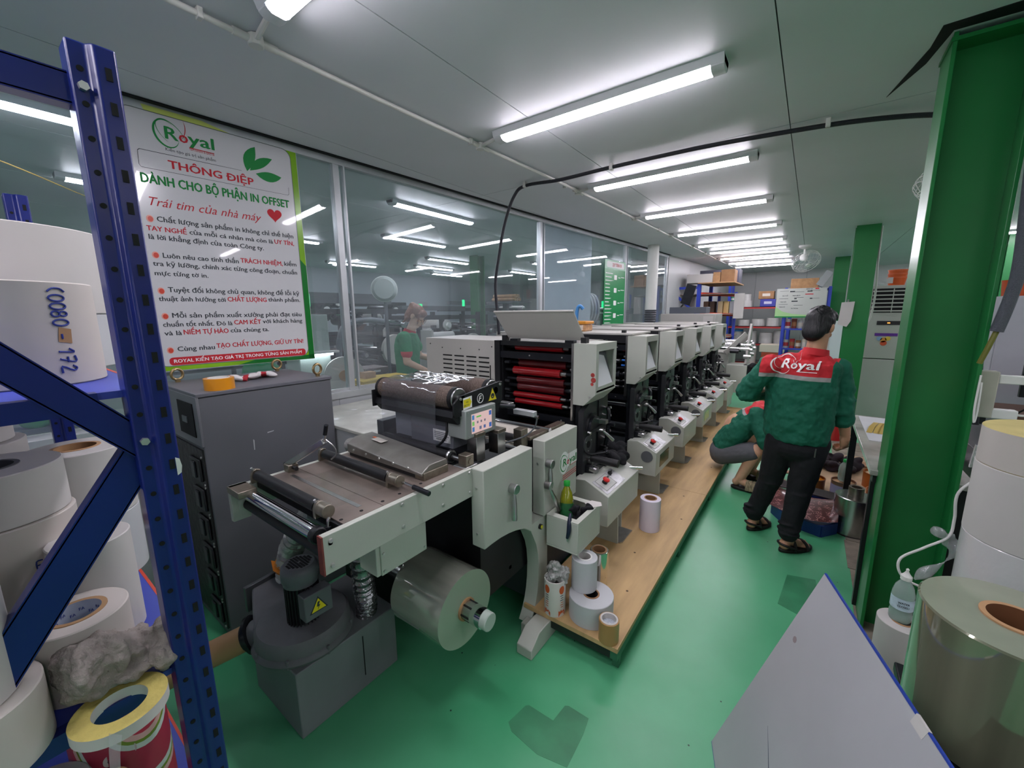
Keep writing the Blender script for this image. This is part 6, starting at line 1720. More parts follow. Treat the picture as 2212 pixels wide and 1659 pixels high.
def cbox(x0, y0, z0, x1, y1, z1, label, mat=KRAFT, lab=None):
    t = thing('storage_box', label, 'box', ((x0 + x1) / 2, (y0 + y1) / 2, z0))
    MB().box(x0, y0, z0, x1, y1, z1).build('box', mat, t, bevel=.006)
    MB().box(x0, (y0 + y1) / 2 - .02, z1 - .0005, x1, (y0 + y1) / 2 + .02, z1 + .001).build('tape', M('box_tape', '#9b7d58', .35), t)
    if lab: MB().box(x0 + (x1 - x0) * .25, y0 - .002, z0 + (z1 - z0) * .35, x0 + (x1 - x0) * .75, y0, z0 + (z1 - z0) * .7).build('label', M('lb' + lab, lab, .6), t)
    return t
cbox(-2.14, 9.0, 2.162, -1.66, 9.4, 2.335, 'white carton on top of the blue and orange rack', PAPER)
cbox(-1.66, 9.05, 2.162, -1.53, 9.3, 2.36, 'narrow brown carton between white carton and archive box', KRAFT)
cbox(-1.52, 9.05, 2.162, -1.28, 9.4, 2.40, 'brown archive box with dark lid on the blue and orange rack', KRAFT2)
tag(MB().box(-2.0, 9.5, 2.162, -1.26, 9.9, 2.44).build('dark_lid_box', M('dark_box', '#3d3f4e', .6)), 'long dark lidded box at the back of the rack top', 'box')
for i, (x, c_) in enumerate(((-1.85, '#5a4334'), (-1.745, '#4a3a30'), (-1.60, '#c9b58f'), (-1.50, '#cfb27a'), (-1.40, '#9aa0a6'))):
    cbox(x, 9.3 + .06 * i, 1.551, x + .09, 9.6 + .06 * i, 1.80, ['dark brown carton on the middle shelf of the orange rack', 'second dark carton on the orange rack shelf', 'cream carton on the orange rack shelf', 'yellowish carton on the orange rack shelf', 'grey carton on the orange rack shelf'][i], M('cb' + c_, c_, .7))
t = thing('tilted_panel', 'dark flat panel propped up at a slant above the last unit', 'monitor', (-1.8, 7.6, 1.58))
MB().obox((-1.74, 7.5, 1.88), (.16, .03, .34), (0, .28, 0)).build('panel', BLACK2, t, bevel=.004)
MB().bar((-1.82, 7.52, 1.72), (-1.92, 7.55, 1.60), .02, .02).build('arm', BLACK, t)
MB().box(-2.0, 7.35, 1.565, -1.42, 7.7, 1.67).build('base_box', M('slate_box', '#4d535c', .5), t, bevel=.004)
t = thing('white_console', 'long pale grey console box at the far end of the press', 'console', (-1.7, 7.4, 0))
MB().box(-2.1, 7.2, .0, -1.24, 7.8, 1.56).build('case', PAINT2, t, bevel=.005)
MB().box(-1.42, 7.195, 1.40, -1.28, 7.2, 1.52).build('panel', PAPER, t)
# rewind section at the far end (operator side linkage)
rw = thing('rewind_section', 'far rewind section of the press with pale linkages and rollers', 'printing press', (-1.2, 7.6, 0))
MB().box(-1.235, 7.18, .0, -1.0, 7.9, .95).build('body', PAINT, rw, bevel=.004)
MB().box(-1.0, 7.0, .35, -.72, 7.4, .78).build('control_box', PAINT, rw, bevel=.004)
for i in range(5):
    y = 7.1 + .14 * i
    MB().bar((-1.05, y, .95), (-.80 + .02 * i, y + .2, 1.25 - .05 * i), .02, .07).build('link_arm', PAINT2, rw)
    MB().cyl((-1.2, y + .05, 1.02 + .05 * (i % 3)), (-.72, y + .05, 1.02 + .05 * (i % 3)), .022, n=14).build('roller', CHROME, rw)
    MB().cyl((-.80, y + .1, .9 + .09 * (i % 3)), (-.70, y + .1, .9 + .09 * (i % 3)), .028, n=14).build('knob', STEEL, rw)
    MB().cyl((-.98, y, .98 + .1 * (i % 2)), (-.86, y, .98 + .1 * (i % 2)), .03, n=14).build('hub', BLACK2, rw)
MB().prism([(7.2, .8), (7.5, .8), (7.62, 1.35), (7.5, 1.4), (7.3, 1.1)], 'x', -.78, -.75).build('side_arm', PAINT2, rw)
random.seed(41)
def rag5(mb):
    for i in range(12):
        mb.ell((-.70 + random.uniform(-.08, .1), 7.1 + random.uniform(-.05, .05), .74 + random.uniform(-.1, .06)), (random.uniform(.03, .06), .035, random.uniform(.02, .05)), (random.uniform(0, 3), random.uniform(0, 3), 0))
tag(blob('black_rag', rag5, CLOTHK, voxel=.012, smooth=2), 'black rag hanging on the far rewind section', 'rag')

# back wall shelves
bs_ = thing('wall_shelf', 'red-beamed steel shelves with film rolls along the back wall', 'shelf', (-1.1, 12.3, 0))
for z in (1.70, 1.215, .78, .3):
    MB().box(-1.75, 12.0, z - .05, -.45, 12.05, z).build('beam', REDB, bs_)
    MB().box(-1.75, 12.0, z - .012, -.45, 12.6, z).build('shelf', M('shelf_grey2', '#6b6264', .6), bs_)
for x in (-1.78, -.44):
    MB().box(x - .03, 12.0, 0, x + .03, 12.06, 2.3).build('upright', BL2, bs_)
    MB().box(x - .03, 12.54, 0, x + .03, 12.6, 2.3).build('upright', BL2, bs_)
FW = M('wrapped_film_roll', '#b8b8b4', .35, bump=.3, bs=14, var=.1, vs=8)
lab_far = {1.701: ['wide wrapped roll low in the pair on the top shelf', 'small wrapped roll stacked on the wide one'], }
far_rolls = [(-1.42, 12.25, 1.701, 1.86, .16, 'wide pale roll on the top red-beamed shelf'), (-1.40, 12.25, 1.861, 2.02, .095, 'narrow pale roll stacked on the wide roll of the top shelf'),
             (-1.42, 12.25, 1.216, 1.37, .13, 'flat pale reel on the middle red-beamed shelf'), (-1.10, 12.25, 1.216, 1.39, .15, 'wrapped reel in the centre of the middle red-beamed shelf'), (-.78, 12.25, 1.216, 1.42, .14, 'wrapped reel beside the rack post on the middle red-beamed shelf'),
             (-1.55, 12.25, .781, 1.12, .13, 'wrapped roll with blue ends on the lower red-beamed shelf'), (-1.22, 12.25, .781, 1.10, .12, 'wrapped roll in the lower shelf bay next to the blue-ended one'), (-.90, 12.25, .781, 1.05, .15, 'cloudy wrapped roll on the lower red-beamed shelf'), (-.62, 12.25, .781, 1.10, .12, 'wrapped roll at the post end of the lower red-beamed shelf')]
for i, (x, y, z0, z1, R, lb) in enumerate(far_rolls):
    t = roll('film_reel', lb, (x, y), z0, z1, R, .04, FW, KRAFT, n=28)
    if 'blue' in lb and i == 5:
        for zz in (z0 + .0, z1 - .05):
            MB().lathe([(R + .002, 0), (R + .002, .05)], (x, y, zz), n=28).build('blue_band', M('blue_wrap', '#3b86c4', .4), t)
cbox(-1.13, 12.05, 1.89, -.80, 12.4, 2.08, 'brown carton with label on the violet box, top back shelf', KRAFT2, lab='#c9c2b6')
cbox(-1.08, 12.03, 1.701, -.75, 12.4, 1.885, 'violet-blue carton on the top red-beamed shelf', M('violet_box', '#34388c', .5), lab='#b9b9cc')
for i, x in enumerate((-1.70, -1.545)):
    t = thing('striped_cone', ['green and white striped tube at the end of the top back shelf', 'shorter green striped tube beside the tall one on the top shelf'][i], 'tube', (x, 12.1, 1.701))
    for k in range(6):
        MB().cyl((x, 12.1, 1.701 + k * .045), (x, 12.1, 1.746 + k * .045), .06 + .015 * i, n=16).build('band', M('stripe_g', '#3b7a5c', .5) if k % 2 else PAPER, t)
tag(MB().box(-1.3, 9.4, 1.45, -1.12, 9.42, 1.95).build('white_placard', PAPER), 'blank white placard hanging at the end of the orange rack', 'placard')
# plastic tub, orange crate on the low shelf
cbox(-.95, 11.4, .62, -.45, 11.85, .80, 'plastic-wrapped pale carton in front of the back shelves', M('wrapped_carton', '#cfc8b4', .3, bump=.3, bs=12))
cbox(-.90, 11.4, .301, -.5, 11.85, .615, 'orange-red crate under the wrapped carton', M('orange_crate', '#a8482c', .5))
t = roll('film_reel', 'tall pale roll beside the orange-red crate', (-1.12, 11.6), .301, .72, .10, .04, FW, KRAFT, n=24)
tag(MB().box(-1.3, 11.35, .0, -.4, 11.9, .30).build('low_pallet', KRAFT2), 'low wooden pallet in front of the back shelves', 'pallet')
cbox(-.62, 8.4, .0, -.2, 8.8, .12, 'shallow open brown carton on the green floor near the press end', KRAFT)

# second rack with tins and the white process board
rk2 = thing('tin_rack', 'blue rack with rows of tins behind the process board', 'rack', (-.1, 10.2, 0))
for (x, y) in ((-.46, 10.0), (.24, 10.0), (-.46, 10.45), (.24, 10.45)):
    MB().box(x - .025, y - .03, 0, x + .025, y + .03, 2.05).build('upright', BL2, rk2)
for z in (2.02, 1.24, .84, .45):
    MB().box(-.46, 10.0, z - .03, .24, 10.45, z).build('shelf', BL2, rk2)
random.seed(6)
tins = ['#c9c4bd', '#7a3b33', '#b0b0ae', '#9a2f35', '#8a5a3a', '#c2b8a8']
tl = ['pale tin', 'brown-red tin', 'silvery tin', 'red-labelled tin', 'orange-brown tin', 'cream tin']
for zi, z in enumerate((1.241, .841)):
    for i in range(6):
        x = -.38 + .105 * i
        c_ = tins[(i + zi * 2) % 6]
        t = thing('ink_tin', tl[(i + zi * 2) % 6] + (' on the upper' if zi == 0 else ' on the lower') + ' shelf of the blue tin rack', 'tin', (x, 10.1, z))
        h_ = random.uniform(.13, .2)
        MB().lathe([(0, 0), (.045, 0), (.045, h_), (.047, h_ + .005), (0, h_ + .005)], (x, 10.1, z), n=18).build('can', M('t' + c_, c_, .4, metal=.2), t)
        MB().lathe([(.0455, h_ * .25), (.0455, h_ * .7)], (x, 10.1, z), n=18).build('label', M('t' + tins[(i + 3) % 6], tins[(i + 3) % 6], .5), t)
pb_ = thing('process_board', 'white process chart board with green swoosh on the blue tin rack', 'notice board', (-.2, 9.95, 1.46))
BO = Vector((-.615, 9.94, 1.46))
BXv, BZv = Vector((1, 0, 0)), Vector((0, 0, 1))
MB().box(-.615, 9.94, 1.46, .19, 9.96, 2.03).build('panel', M('chart_white', '#aeb2ac', .35), pb_)
BO = BO + Vector((0, -.001, 0))
flat([[(0, 0), (.8, 0), (.8, .04), (.55, .05), (.3, .07), (.12, .12), (0, .22)]], M('chart_green', '#9cc48a', .5), pb_, BO, BXv, BZv, 'green_swoosh')
flat([[(0, .0), (.8, .0), (.8, .025), (0, .025)]], INK_G, pb_, BO, BXv, BZv, 'green_strip', lift=.0004)
for (u, v, w_, h_, mt) in ((.22, .50, .08, .022, INK_K), (.5, .50, .08, .02, INK_K), (.30, .36, .04, .02, INK_K), (.55, .36, .04, .02, INK_K), (.26, .31, .1, .022, INK_K), (.47, .445, .13, .016, INK_R), (.62, .545, .06, .022, INK_R)):
    flat([[(u, v), (u + w_, v), (u + w_, v + h_), (u, v + h_)]], mt, pb_, BO, BXv, BZv, 'chart_block', lift=.0005)
for (s_, u, v, w_) in (('SỰ CỐ', .1, .42, .09), ('THÁO RỜI', .07, .30, .1), ('TRÌNH ĐỘ', .06, .2, .1), ('MINH BẠCH', .27, .42, .12), ('TÁC PHONG', .26, .17, .12), ('ĐÁNH GIÁ', .48, .54, .1)):
    text(s_, INK_K, pb_, BO + BXv * u + BZv * v + Vector((0, -.0008, 0)), BXv, BZv, w_, .02, bold=.02)
for i in range(8):
    u = .05 + .25 * (i % 3); v = .52 - .02 * (i % 2) - .13 * (i // 3)
    flat([[(u, v), (u + .15, v), (u + .15, v + .005), (u, v + .005)]], INK_K, pb_, BO, BXv, BZv, 'chart_line', lift=.0005)
cbox(-.40, 10.0, 2.021, .05, 10.3, 2.22, 'open brown carton on top of the blue tin rack', KRAFT)
tag(MB().obox((.13, 10.1, 2.20), (.12, .3, .30), (0, .5, 0)).build('plastic_sheaf', M('milky_plastic', '#b9bdbf', .2, trans=.4)), 'milky plastic sheaf sticking out beside the brown carton', 'plastic')
tag(MB().box(-.45, 10.0, 2.05, -.42, 10.02, 2.06).build('dummy_clip', STEEL), 'small clip on the tin rack edge', 'clip') if False else None

# green process poster on the glass
gp = thing('green_poster', 'narrow green flow chart poster hanging on the glass partition', 'poster', PT(6.0, 1.2, .03))
GO = Vector(PT(5.69, 1.30, .035))
flat([[(0, 0), (.69, 0), (.69, 1.06), (0, 1.06)]], M('poster_green', '#128a4a', .3), gp, GO, UX, UZ, 'sheet', th=.004, lift=-.004)
flat([[(0, .93), (.69, .93), (.69, 1.06), (0, 1.06)]], M('poster_pale', '#9cc8ac', .4), gp, GO, UX, UZ, 'head_band', th=.0006)
flat([rrect(.06, .95, .64, 1.04, .03)], INK_W, gp, GO, UX, UZ, 'title_box', th=.001)
text('QUY TRÌNH IN', INK_R, gp, GO + UX * .24 + UZ * .972 + NN * .8, UX, UZ, .30, .05, bold=.02)
random.seed(19)
for i in range(16):
    v = .86 - .052 * i
    if v < .03: break
    flat([[(.03, v), (.03 + random.uniform(.1, .28), v), (.03 + random.uniform(.1, .28), v + .012), (.03, v + .012)]], INK_W, gp, GO, UX, UZ, 'chart_line', th=.0006)
for i in range(5):
    v = .78 - .19 * i
    flat([rrect(.31, v, .40, v + .07, .01)], INK_W, gp, GO, UX, UZ, 'chart_box', th=.0006)
    flat([[(.45, v + .03), (.52, v + .03), (.52, v + .042), (.45, v + .042)], [(.54, v + .04), (.66, v + .04), (.66, v + .05), (.54, v + .05)]], INK_W, gp, GO, UX, UZ, 'chart_line', th=.0006)
# orange tub on a press lid
t = thing('snack_tub', 'clear tub with orange lid and label on top of the second printing unit', 'tub', (-1.62, 3.2, 1.437))
MB().box(-1.72, 3.15, 1.437, -1.54, 3.30, 1.50).build('body', M('tub_body', '#b58a62', .3, var=.3, vs=30), t, bevel=.01)
MB().box(-1.728, 3.142, 1.50, -1.532, 3.308, 1.525).build('lid', M('tub_lid', '#c8862a', .3), t, bevel=.006)
MB().box(-1.70, 3.1485, 1.45, -1.56, 3.15, 1.492).build('label', M('tub_label', '#cfc3b4', .5, var=.15, vs=60), t)
t = thing('blue_squeegee', 'blue tool handle standing behind the open press lid', 'tool', (-1.2, 2.5, 1.415))
MB().tube([(-1.27, 2.46, 1.416), (-1.26, 2.45, 1.6), (-1.24, 2.45, 1.64), (-1.22, 2.46, 1.62)], .012, 8, smooth=4).build('handle', M('tool_blue', '#3a77ad', .4), t)

# ================================================================== PEOPLE
SKIN = M('skin', '#b98a6c', .5, var=.06, vs=12)
SKIN_P = M('skin_pale', '#cfa283', .5, var=.05, vs=12)
HAIRK = M('black_hair', '#0d0c10', .45, bump=.6, bs=120, stretch=(1, 1, .15))
JG = M('work_jacket_green', '#0f5f49', .8, bump=1., bs=13, stretch=(1.4, 1.4, .55), var=.12, vs=7)
JR = M('work_jacket_red', '#c3262f', .8, bump=.25, bs=16, var=.06, vs=7)
JS = M('jacket_reflective', '#9d9a98', .5)
TRK = M('black_trousers', '#131419', .85, bump=.5, bs=18, var=.3, vs=8)
def hand(mb, w, d, n, curl=1.0, side=1, s=1.0):
    w, d, n = Vector(w), Vector(d).normalized(), Vector(n)
    n = (n - d * n.dot(d)).normalized()
    e = d.cross(n) * side
    m3 = Matrix((e, d, n)).transposed()
    mb.ell(w + d * .048 * s, (.041 * s, .052 * s, .018 * s), m3)
    mb.caps(w - d * .01, w + d * .03 * s, .024 * s, .028 * s)
    for i, (o, k) in enumerate(((-.030, .82), (-.010, 1.0), (.011, .96), (.030, .78))):
        p = w + d * .088 * s + e * o * s
        a = 0
        for L_, r in ((.040, .0105), (.026, .0095), (.02, .0085)):
            a += curl * (1.0 if L_ < .035 else .75)
            q2 = p + (d * math.cos(a) + n * math.sin(a)) * L_ * k * s
            mb.caps(p, q2, r * s, r * .93 * s)
            p = q2
    p = w + d * .025 * s + e * .034 * s
    q2 = p + (d * .55 + e * .45 + n * .45 * curl).normalized() * .04 * s
    mb.caps(p, q2, .0135 * s, .0115 * s)
    mb.caps(q2, q2 + (d * .8 + e * (-.25) + n * .5 * curl).normalized() * .03 * s, .0115 * s, .0095 * s)
def head(mb, c, yaw, pitch, s=1.0):
    """face looks along local +Y; returns the rotation matrix"""
    m3 = Euler((-pitch, 0, yaw), 'ZYX').to_matrix() if False else (Matrix.Rotation(yaw, 3, 'Z') @ Matrix.Rotation(-pitch, 3, 'X'))
    c = Vector(c)
    P_ = lambda x, y, z: c + m3 @ Vector((x * s, y * s, z * s))
    mb.ell(P_(0, -.008, .025), (.074 * s, .094 * s, .092 * s), m3)
    mb.ell(P_(0, .022, -.045), (.058 * s, .066 * s, .07 * s), m3)
    mb.ell(P_(0, .06, -.088), (.03 * s, .026 * s, .022 * s), m3)
    mb.caps(P_(0, .088, -.0), P_(0, .103, -.032), .009 * s, .014 * s)
    mb.ell(P_(0, .083, -.064), (.024 * s, .012 * s, .009 * s), m3)
    for sx in (-1, 1):
        mb.ell(P_(sx * .077, -.008, -.005), (.011 * s, .022 * s, .033 * s), m3)
        mb.ell(P_(sx * .036, .062, -.025), (.022 * s, .02 * s, .02 * s), m3)
    return m3, P_

# ---- standing worker seen from behind ------------------------------------
man = thing('person', 'standing worker in green and red jacket, black trousers and sandals, turned away, left arm bent', 'person', (-.06, 3.16, 0))
hx = {}
def man_body(mb):
    hx['m'] = head(mb, (.045, 3.205, 1.492), R_(-24), .40, .94)
    mb.caps((.035, 3.165, 1.30), (.048, 3.185, 1.44), .056, .052)
    mb.ell((-.01, 3.16, 1.12), (.15, .09, .2)); mb.ell((-.01, 3.16, .88), (.14, .09, .15))
    mb.caps((-.20, 3.12, 1.245), (-.305, 3.13, 1.075), .045, .04); mb.caps((-.305, 3.13, 1.075), (-.20, 3.36, 1.03), .038, .03)
    hand(mb, (-.20, 3.36, 1.03), (.5, .8, .05), (.2, 0, -1), .7, 1)
    mb.caps((.165, 3.20, 1.24), (.205, 3.215, 1.02), .045, .04); mb.caps((.205, 3.215, 1.02), (.245, 3.27, .815), .04, .029)
    hand(mb, (.245, 3.27, .815), (.05, .1, -1), (-.75, .5, 0), 1.15, 1)
    for (h_, k_, a_, f_) in (((-.08, 3.17, .80), (-.125, 3.235, .44), (-.205, 3.29, .085), 0), ((.075, 3.15, .80), (.045, 3.13, .44), (.012, 3.10, .085), 1)):
        mb.caps(h_, k_, .075, .052); mb.caps(k_, a_, .05, .036)
    for (x, y, yw) in ((-.205, 3.29, -.5), (.012, 3.10, -.75)):
        d = Vector((-math.sin(yw), math.cos(yw), 0)); e = Vector((d.y, -d.x, 0))
        o = Vector((x, y, 0))
        mb.ell(o - d * .02 + Vector((0, 0, .05)), (.034, .034, .035))
        mb.caps(o + Vector((0, 0, .08)), o + d * .09 + Vector((0, 0, .045)), .033, .027)
        mb.ell(o + d * .12 + Vector((0, 0, .036)), (.044, .044, .018))
        for i in range(5):
            mb.caps(o + d * (.14 - .006 * i) + e * (-.03 + .016 * i) + Vector((0, 0, .033)), o + d * (.178 - .009 * i) + e * (-.032 + .0165 * i) + Vector((0, 0, .03)), .011 - .0008 * i, .010 - .0008 * i)
blob('body', man_body, SKIN, man, voxel=.0055, smooth=4)
M3, HP = hx['m']
def hair1(mb):
    m3, P_ = M3, HP
    mb.ell(P_(0, -.02, .042), (.079, .092, .086), m3)
    mb.ell(P_(0, -.056, -.032), (.068, .046, .08), m3)
    mb.ell(P_(0, -.03, -.0), (.076, .075, .07), m3)
    mb.ell(P_(0, .02, .095), (.07, .08, .04), m3)
    random.seed(4)
    for i in range(40):
        a, b2 = random.uniform(0, 6.28), random.uniform(.1, 1.3)
        v = Vector((.075 * math.cos(a) * math.sin(b2), .085 * math.sin(a) * math.sin(b2) - .02, .082 * math.cos(b2) + .05))
        mb.caps(P_(*v), P_(v.x * 1.1, v.y * 1.08 + .01, v.z * 1.06), .014, .006)
blob('hair', hair1, HAIRK, man, voxel=.006, smooth=2)
yawm = R_(-17)
def u_of(c): return (c.x + .015) * math.cos(yawm) + (c.y - 3.16) * math.sin(yawm)
def jac1(mb):
    Z = Matrix.Rotation(yawm, 3, 'Z')
    o = Vector((-.012, 3.16, 0))
    mb.loft([(o + Vector((0, 0, z)), a, b2, Z) for (z, a, b2) in ((.762, .178, .118), (.79, .186, .126), (.83, .188, .13), (.92, .193, .134), (1.02, .195, .135), (1.12, .196, .133), (1.19, .195, .128), (1.25, .185, .112), (1.29, .15, .09))])
    mb.caps(o + Z @ Vector((-.15, .0, 1.24)), o + Z @ Vector((.14, 0, 1.235)), .066, .066)
    mb.caps(o + Z @ Vector((-.09, .01, 1.275)), o + Z @ Vector((.10, .01, 1.272)), .058, .058)
    mb.ell(o + Z @ Vector((.03, .02, 1.315)), (.08, .07, .05), Z)
    # sleeves
    mb.caps((-.19, 3.11, 1.25), (-.25, 3.12, 1.15), .07, .068); mb.caps((-.25, 3.12, 1.15), (-.31, 3.13, 1.06), .068, .064)
    mb.caps((-.31, 3.13, 1.06), (-.285, 3.22, 1.03), .063, .058); mb.caps((-.285, 3.22, 1.03), (-.225, 3.32, 1.03), .057, .05)
    mb.caps((.165, 3.20, 1.24), (.195, 3.21, 1.13), .068, .064); mb.caps((.195, 3.21, 1.13), (.212, 3.215, 1.0), .063, .06); mb.caps((.212, 3.215, 1.0), (.226, 3.235, .915), .06, .056)
    for i, (p, r) in enumerate((((-.31, 3.10, 1.02), .045), ((-.33, 3.14, 1.08), .04), ((-.28, 3.1, 1.11), .05), ((.225, 3.2, 1.06), .05), ((.205, 3.2, .97), .052), ((.235, 3.22, .93), .045))):
        mb.ell(p, (r, r, r * .6), (random.uniform(-.5, .5), random.uniform(-.5, .5), 0))
def jmat(c, n):
    u = u_of(c)
    zs = 1.190 + .035 * u * -.6
    if -.185 < u < .17:
        if c.z > zs + .012: return 1
        if c.z > zs - .014: return 2
    return 0
_c, _s = math.cos(yawm), math.sin(yawm)
_o = Vector((-.015, 3.16, 0))
JCUT = [(_o + Vector((0, 0, 1.202)), (.021 * _c, .021 * _s, 1)), (_o + Vector((0, 0, 1.176)), (.021 * _c, .021 * _s, 1)), (_o + Vector((_c, _s, 0)) * -.185, (_c, _s, 0)), (_o + Vector((_c, _s, 0)) * .17, (_c, _s, 0))]
jk = blob('work_jacket', jac1, [JG, JR, JS], man, voxel=.006, smooth=6, matfn=jmat, disp=.026, dscale=.06, cuts=JCUT)
def collar(mb):
    mb.lathe([(.072, 0), (.075, .005), (.066, .045), (.06, .045)], (.038, 3.168, 1.318), (.12, .1, 1), 24, closed=True)
cb_ = MB(); collar(cb_); cb_.build('collar', JR, man)
hem = MB().lathe([(.0, 0)], n=3) if False else None
# logo on the back, laid just off the cloth
from mathutils.bvhtree import BVHTree
_bm = bmesh.new(); _bm.from_mesh(jk.data); _bvh = BVHTree.FromBMesh(_bm)
_org = ORG[man]
def project_back(obs, back):
    for o_ in obs:
        for v in o_.data.vertices:
            w_ = v.co.copy()
            hit = _bvh.ray_cast(w_ - back * .5, back)
            if hit[0] is not None:
                v.co = hit[0] - back * .008
before = set(man.children)
bd_ = Vector((-math.sin(yawm), math.cos(yawm), 0))         # direction the wearer faces
lx = Vector((math.cos(yawm), math.sin(yawm), 0))
royal_logo(man, Vector((-.012, 3.16, 0)) - bd_ * .2 + lx * -.125 + Vector((0, 0, 1.208)), lx, (0, 0, 1), .235, INK_W, INK_W)
newl = [o_ for o_ in man.children if o_ not in before]
for o_ in newl:
    bm_ = bmesh.new(); bm_.from_mesh(o_.data)
    bmesh.ops.triangulate(bm_, faces=bm_.faces[:])
    bmesh.ops.subdivide_edges(bm_, edges=[e for e in bm_.edges if e.calc_length() > .006], cuts=4)
    bm_.to_mesh(o_.data); bm_.free()
project_back(newl, bd_)
_bm.free()
def trou1(mb):
    mb.ell((-.0, 3.16, .80), (.165, .115, .075), Matrix.Rotation(yawm, 3, 'Z'))
    mb.ell((-.005, 3.155, .72), (.165, .118, .10), Matrix.Rotation(yawm, 3, 'Z'))
    for (h_, k_, a_) in (((-.08, 3.17, .76), (-.125, 3.235, .44), (-.205, 3.285, .13)), ((.08, 3.15, .76), (.045, 3.13, .44), (.012, 3.10, .13))):
        h_, k_, a_ = Vector(h_), Vector(k_), Vector(a_)
        mb.caps(h_, h_.lerp(k_, .5), .098, .086); mb.caps(h_.lerp(k_, .5), k_, .086, .074)
        mb.caps(k_, k_.lerp(a_, .6), .072, .063); mb.caps(k_.lerp(a_, .6), a_, .063, .058)
        for i in range(4):
            mb.ell(a_ + Vector((random.uniform(-.012, .012), random.uniform(-.012, .012), .0 + .022 * i)), (.066, .064, .012), (random.uniform(-.2, .2), random.uniform(-.2, .2), 0))
        mb.ell(k_ + Vector((0, -.03, -.02)), (.06, .05, .02))
blob('trousers', trou1, TRK, man, voxel=.0075, smooth=3, disp=.010, dscale=.07)
def sandal(parent, x, y, yw, col):
    d = Vector((-math.sin(yw), math.cos(yw), 0)); e = Vector((d.y, -d.x, 0)); o = Vector((x, y, 0))
    sole = []
    for i in range(24):
        a = 2 * math.pi * i / 24
        L_ = .125 * math.cos(a); wd_ = (.05 + .008 * math.cos(a)) * math.sin(a)
        p = o + d * (.068 + L_) + e * wd_
        sole.append((p.x, p.y))
    MB().prism(sole, 'z', 0.0, .024).build('sandal_sole', col, parent, bevel=.006)
    for (k0, r, z) in ((.115, .054, .062), (.03, .043, .085), (-.035, .0, 0)):
        if r:
            MB().tube([o + d * k0 + e * (r * math.cos(a)) + Vector((0, 0, .015 + (z - .012) * math.sin(a))) for a in [math.pi * i / 10 for i in range(11)]], .009, 8).build('sandal_strap', col, parent)
    MB().tube([o + d * .03 + e * .045 + Vector((0, 0, .03)), o - d * .03 + e * .04 + Vector((0, 0, .055)), o - d * .055 + Vector((0, 0, .06)), o - d * .03 - e * .04 + Vector((0, 0, .055)), o + d * .03 - e * .045 + Vector((0, 0, .03))], .008, 8, smooth=4).build('heel_strap', col, parent)
SAND = M('black_sandal', '#17130f', .6)
sandal(man, -.205, 3.29, -.5, SAND); sandal(man, .012, 3.10, -.75, SAND)
kc = MB(); kc.cyl((.10, 3.035, .755), (.098, 3.03, .70), .004, n=8)
kc.build('key_ring', STEEL, man)

# ---- crouching worker ------------------------------------------------------
cm = thing('person', 'crouching worker in green jacket with red shoulders, grey shorts and plaid slides', 'person', (-.4, 4.15, 0))
hx2 = {}
def cm_body(mb):
    hx2['m'] = head(mb, (-.13, 4.20, .735), R_(-85), .75)
    mb.caps((-.30, 4.18, .70), (-.18, 4.2, .74), .055, .05)
    mb.ell((-.42, 4.18, .52), (.16, .13, .16), (0, .7, 0))
    # legs: hip, knee, ankle
    mb.caps((-.56, 4.10, .28), (-.285, 4.03, .375), .085, .062); mb.caps((-.285, 4.03, .375), (-.395, 4.04, .075), .056, .04)
    mb.ell((-.335, 4.045, .24), (.05, .052, .08), (0, .35, 0))
    mb.caps((-.55, 4.30, .28), (-.25, 4.36, .385), .085, .06); mb.caps((-.25, 4.36, .385), (-.34, 4.36, .075), .054, .04)
    for (x, y) in ((-.395, 4.04), (-.34, 4.36)):
        mb.ell((x - .02, y, .055), (.035, .035, .035))
        mb.caps((x, y, .075), (x + .09, y - .02, .052), .036, .03)
        mb.ell((x + .125, y - .028, .046), (.05, .042, .018))
        for i in range(5):
            mb.caps((x + .15 - .005 * i, y - .062 + .017 * i, .042), (x + .19 - .008 * i, y - .068 + .0175 * i, .038), .0115, .0105)
    # arms reaching down in front
    mb.caps((-.30, 4.05, .66), (-.22, 3.98, .47), .045, .04); mb.caps((-.22, 3.98, .47), (-.13, 4.02, .24), .036, .028)
    hand(mb, (-.13, 4.02, .24), (.3, .1, -1), (.9, 0, .3), .8, 1)
    mb.caps((-.28, 4.33, .66), (-.18, 4.36, .47), .045, .04); mb.caps((-.18, 4.36, .47), (-.10, 4.28, .26), .036, .028)
    hand(mb, (-.10, 4.28, .26), (.3, -.1, -1), (.9, 0, .3), .8, -1)
blob('body', cm_body, SKIN_P, cm, voxel=.006, smooth=4)
M3b, HPb = hx2['m']
def hair2(mb):
    mb.ell(HPb(0, -.02, .045), (.084, .096, .085), M3b); mb.ell(HPb(0, -.06, 0), (.074, .05, .08), M3b)
blob('hair', hair2, HAIRK, cm, voxel=.008, smooth=2)
def jac2(mb):
    T_ = Matrix.Rotation(R_(36), 3, 'Y')
    mb.loft([(Vector((-.575, 4.19, .315)).lerp(Vector((-.30, 4.19, .70)), q_), a, b2, T_) for (q_, a, b2) in ((0, .105, .165), (.12, .118, .18), (.35, .125, .19), (.6, .128, .195), (.82, .118, .19), (1, .08, .15))])
    mb.caps((-.31, 4.06, .70), (-.31, 4.33, .70), .07, .07)
    mb.ell((-.27, 4.19, .72), (.07, .08, .05))
    mb.caps((-.31, 4.05, .675), (-.24, 3.99, .53), .066, .06); mb.caps((-.24, 3.99, .53), (-.215, 3.98, .46), .058, .054)
    mb.caps((-.29, 4.33, .67), (-.18, 4.37, .50), .066, .06)
    mb.ell((-.56, 4.19, .34), (.10, .165, .05), (0, .4, 0))
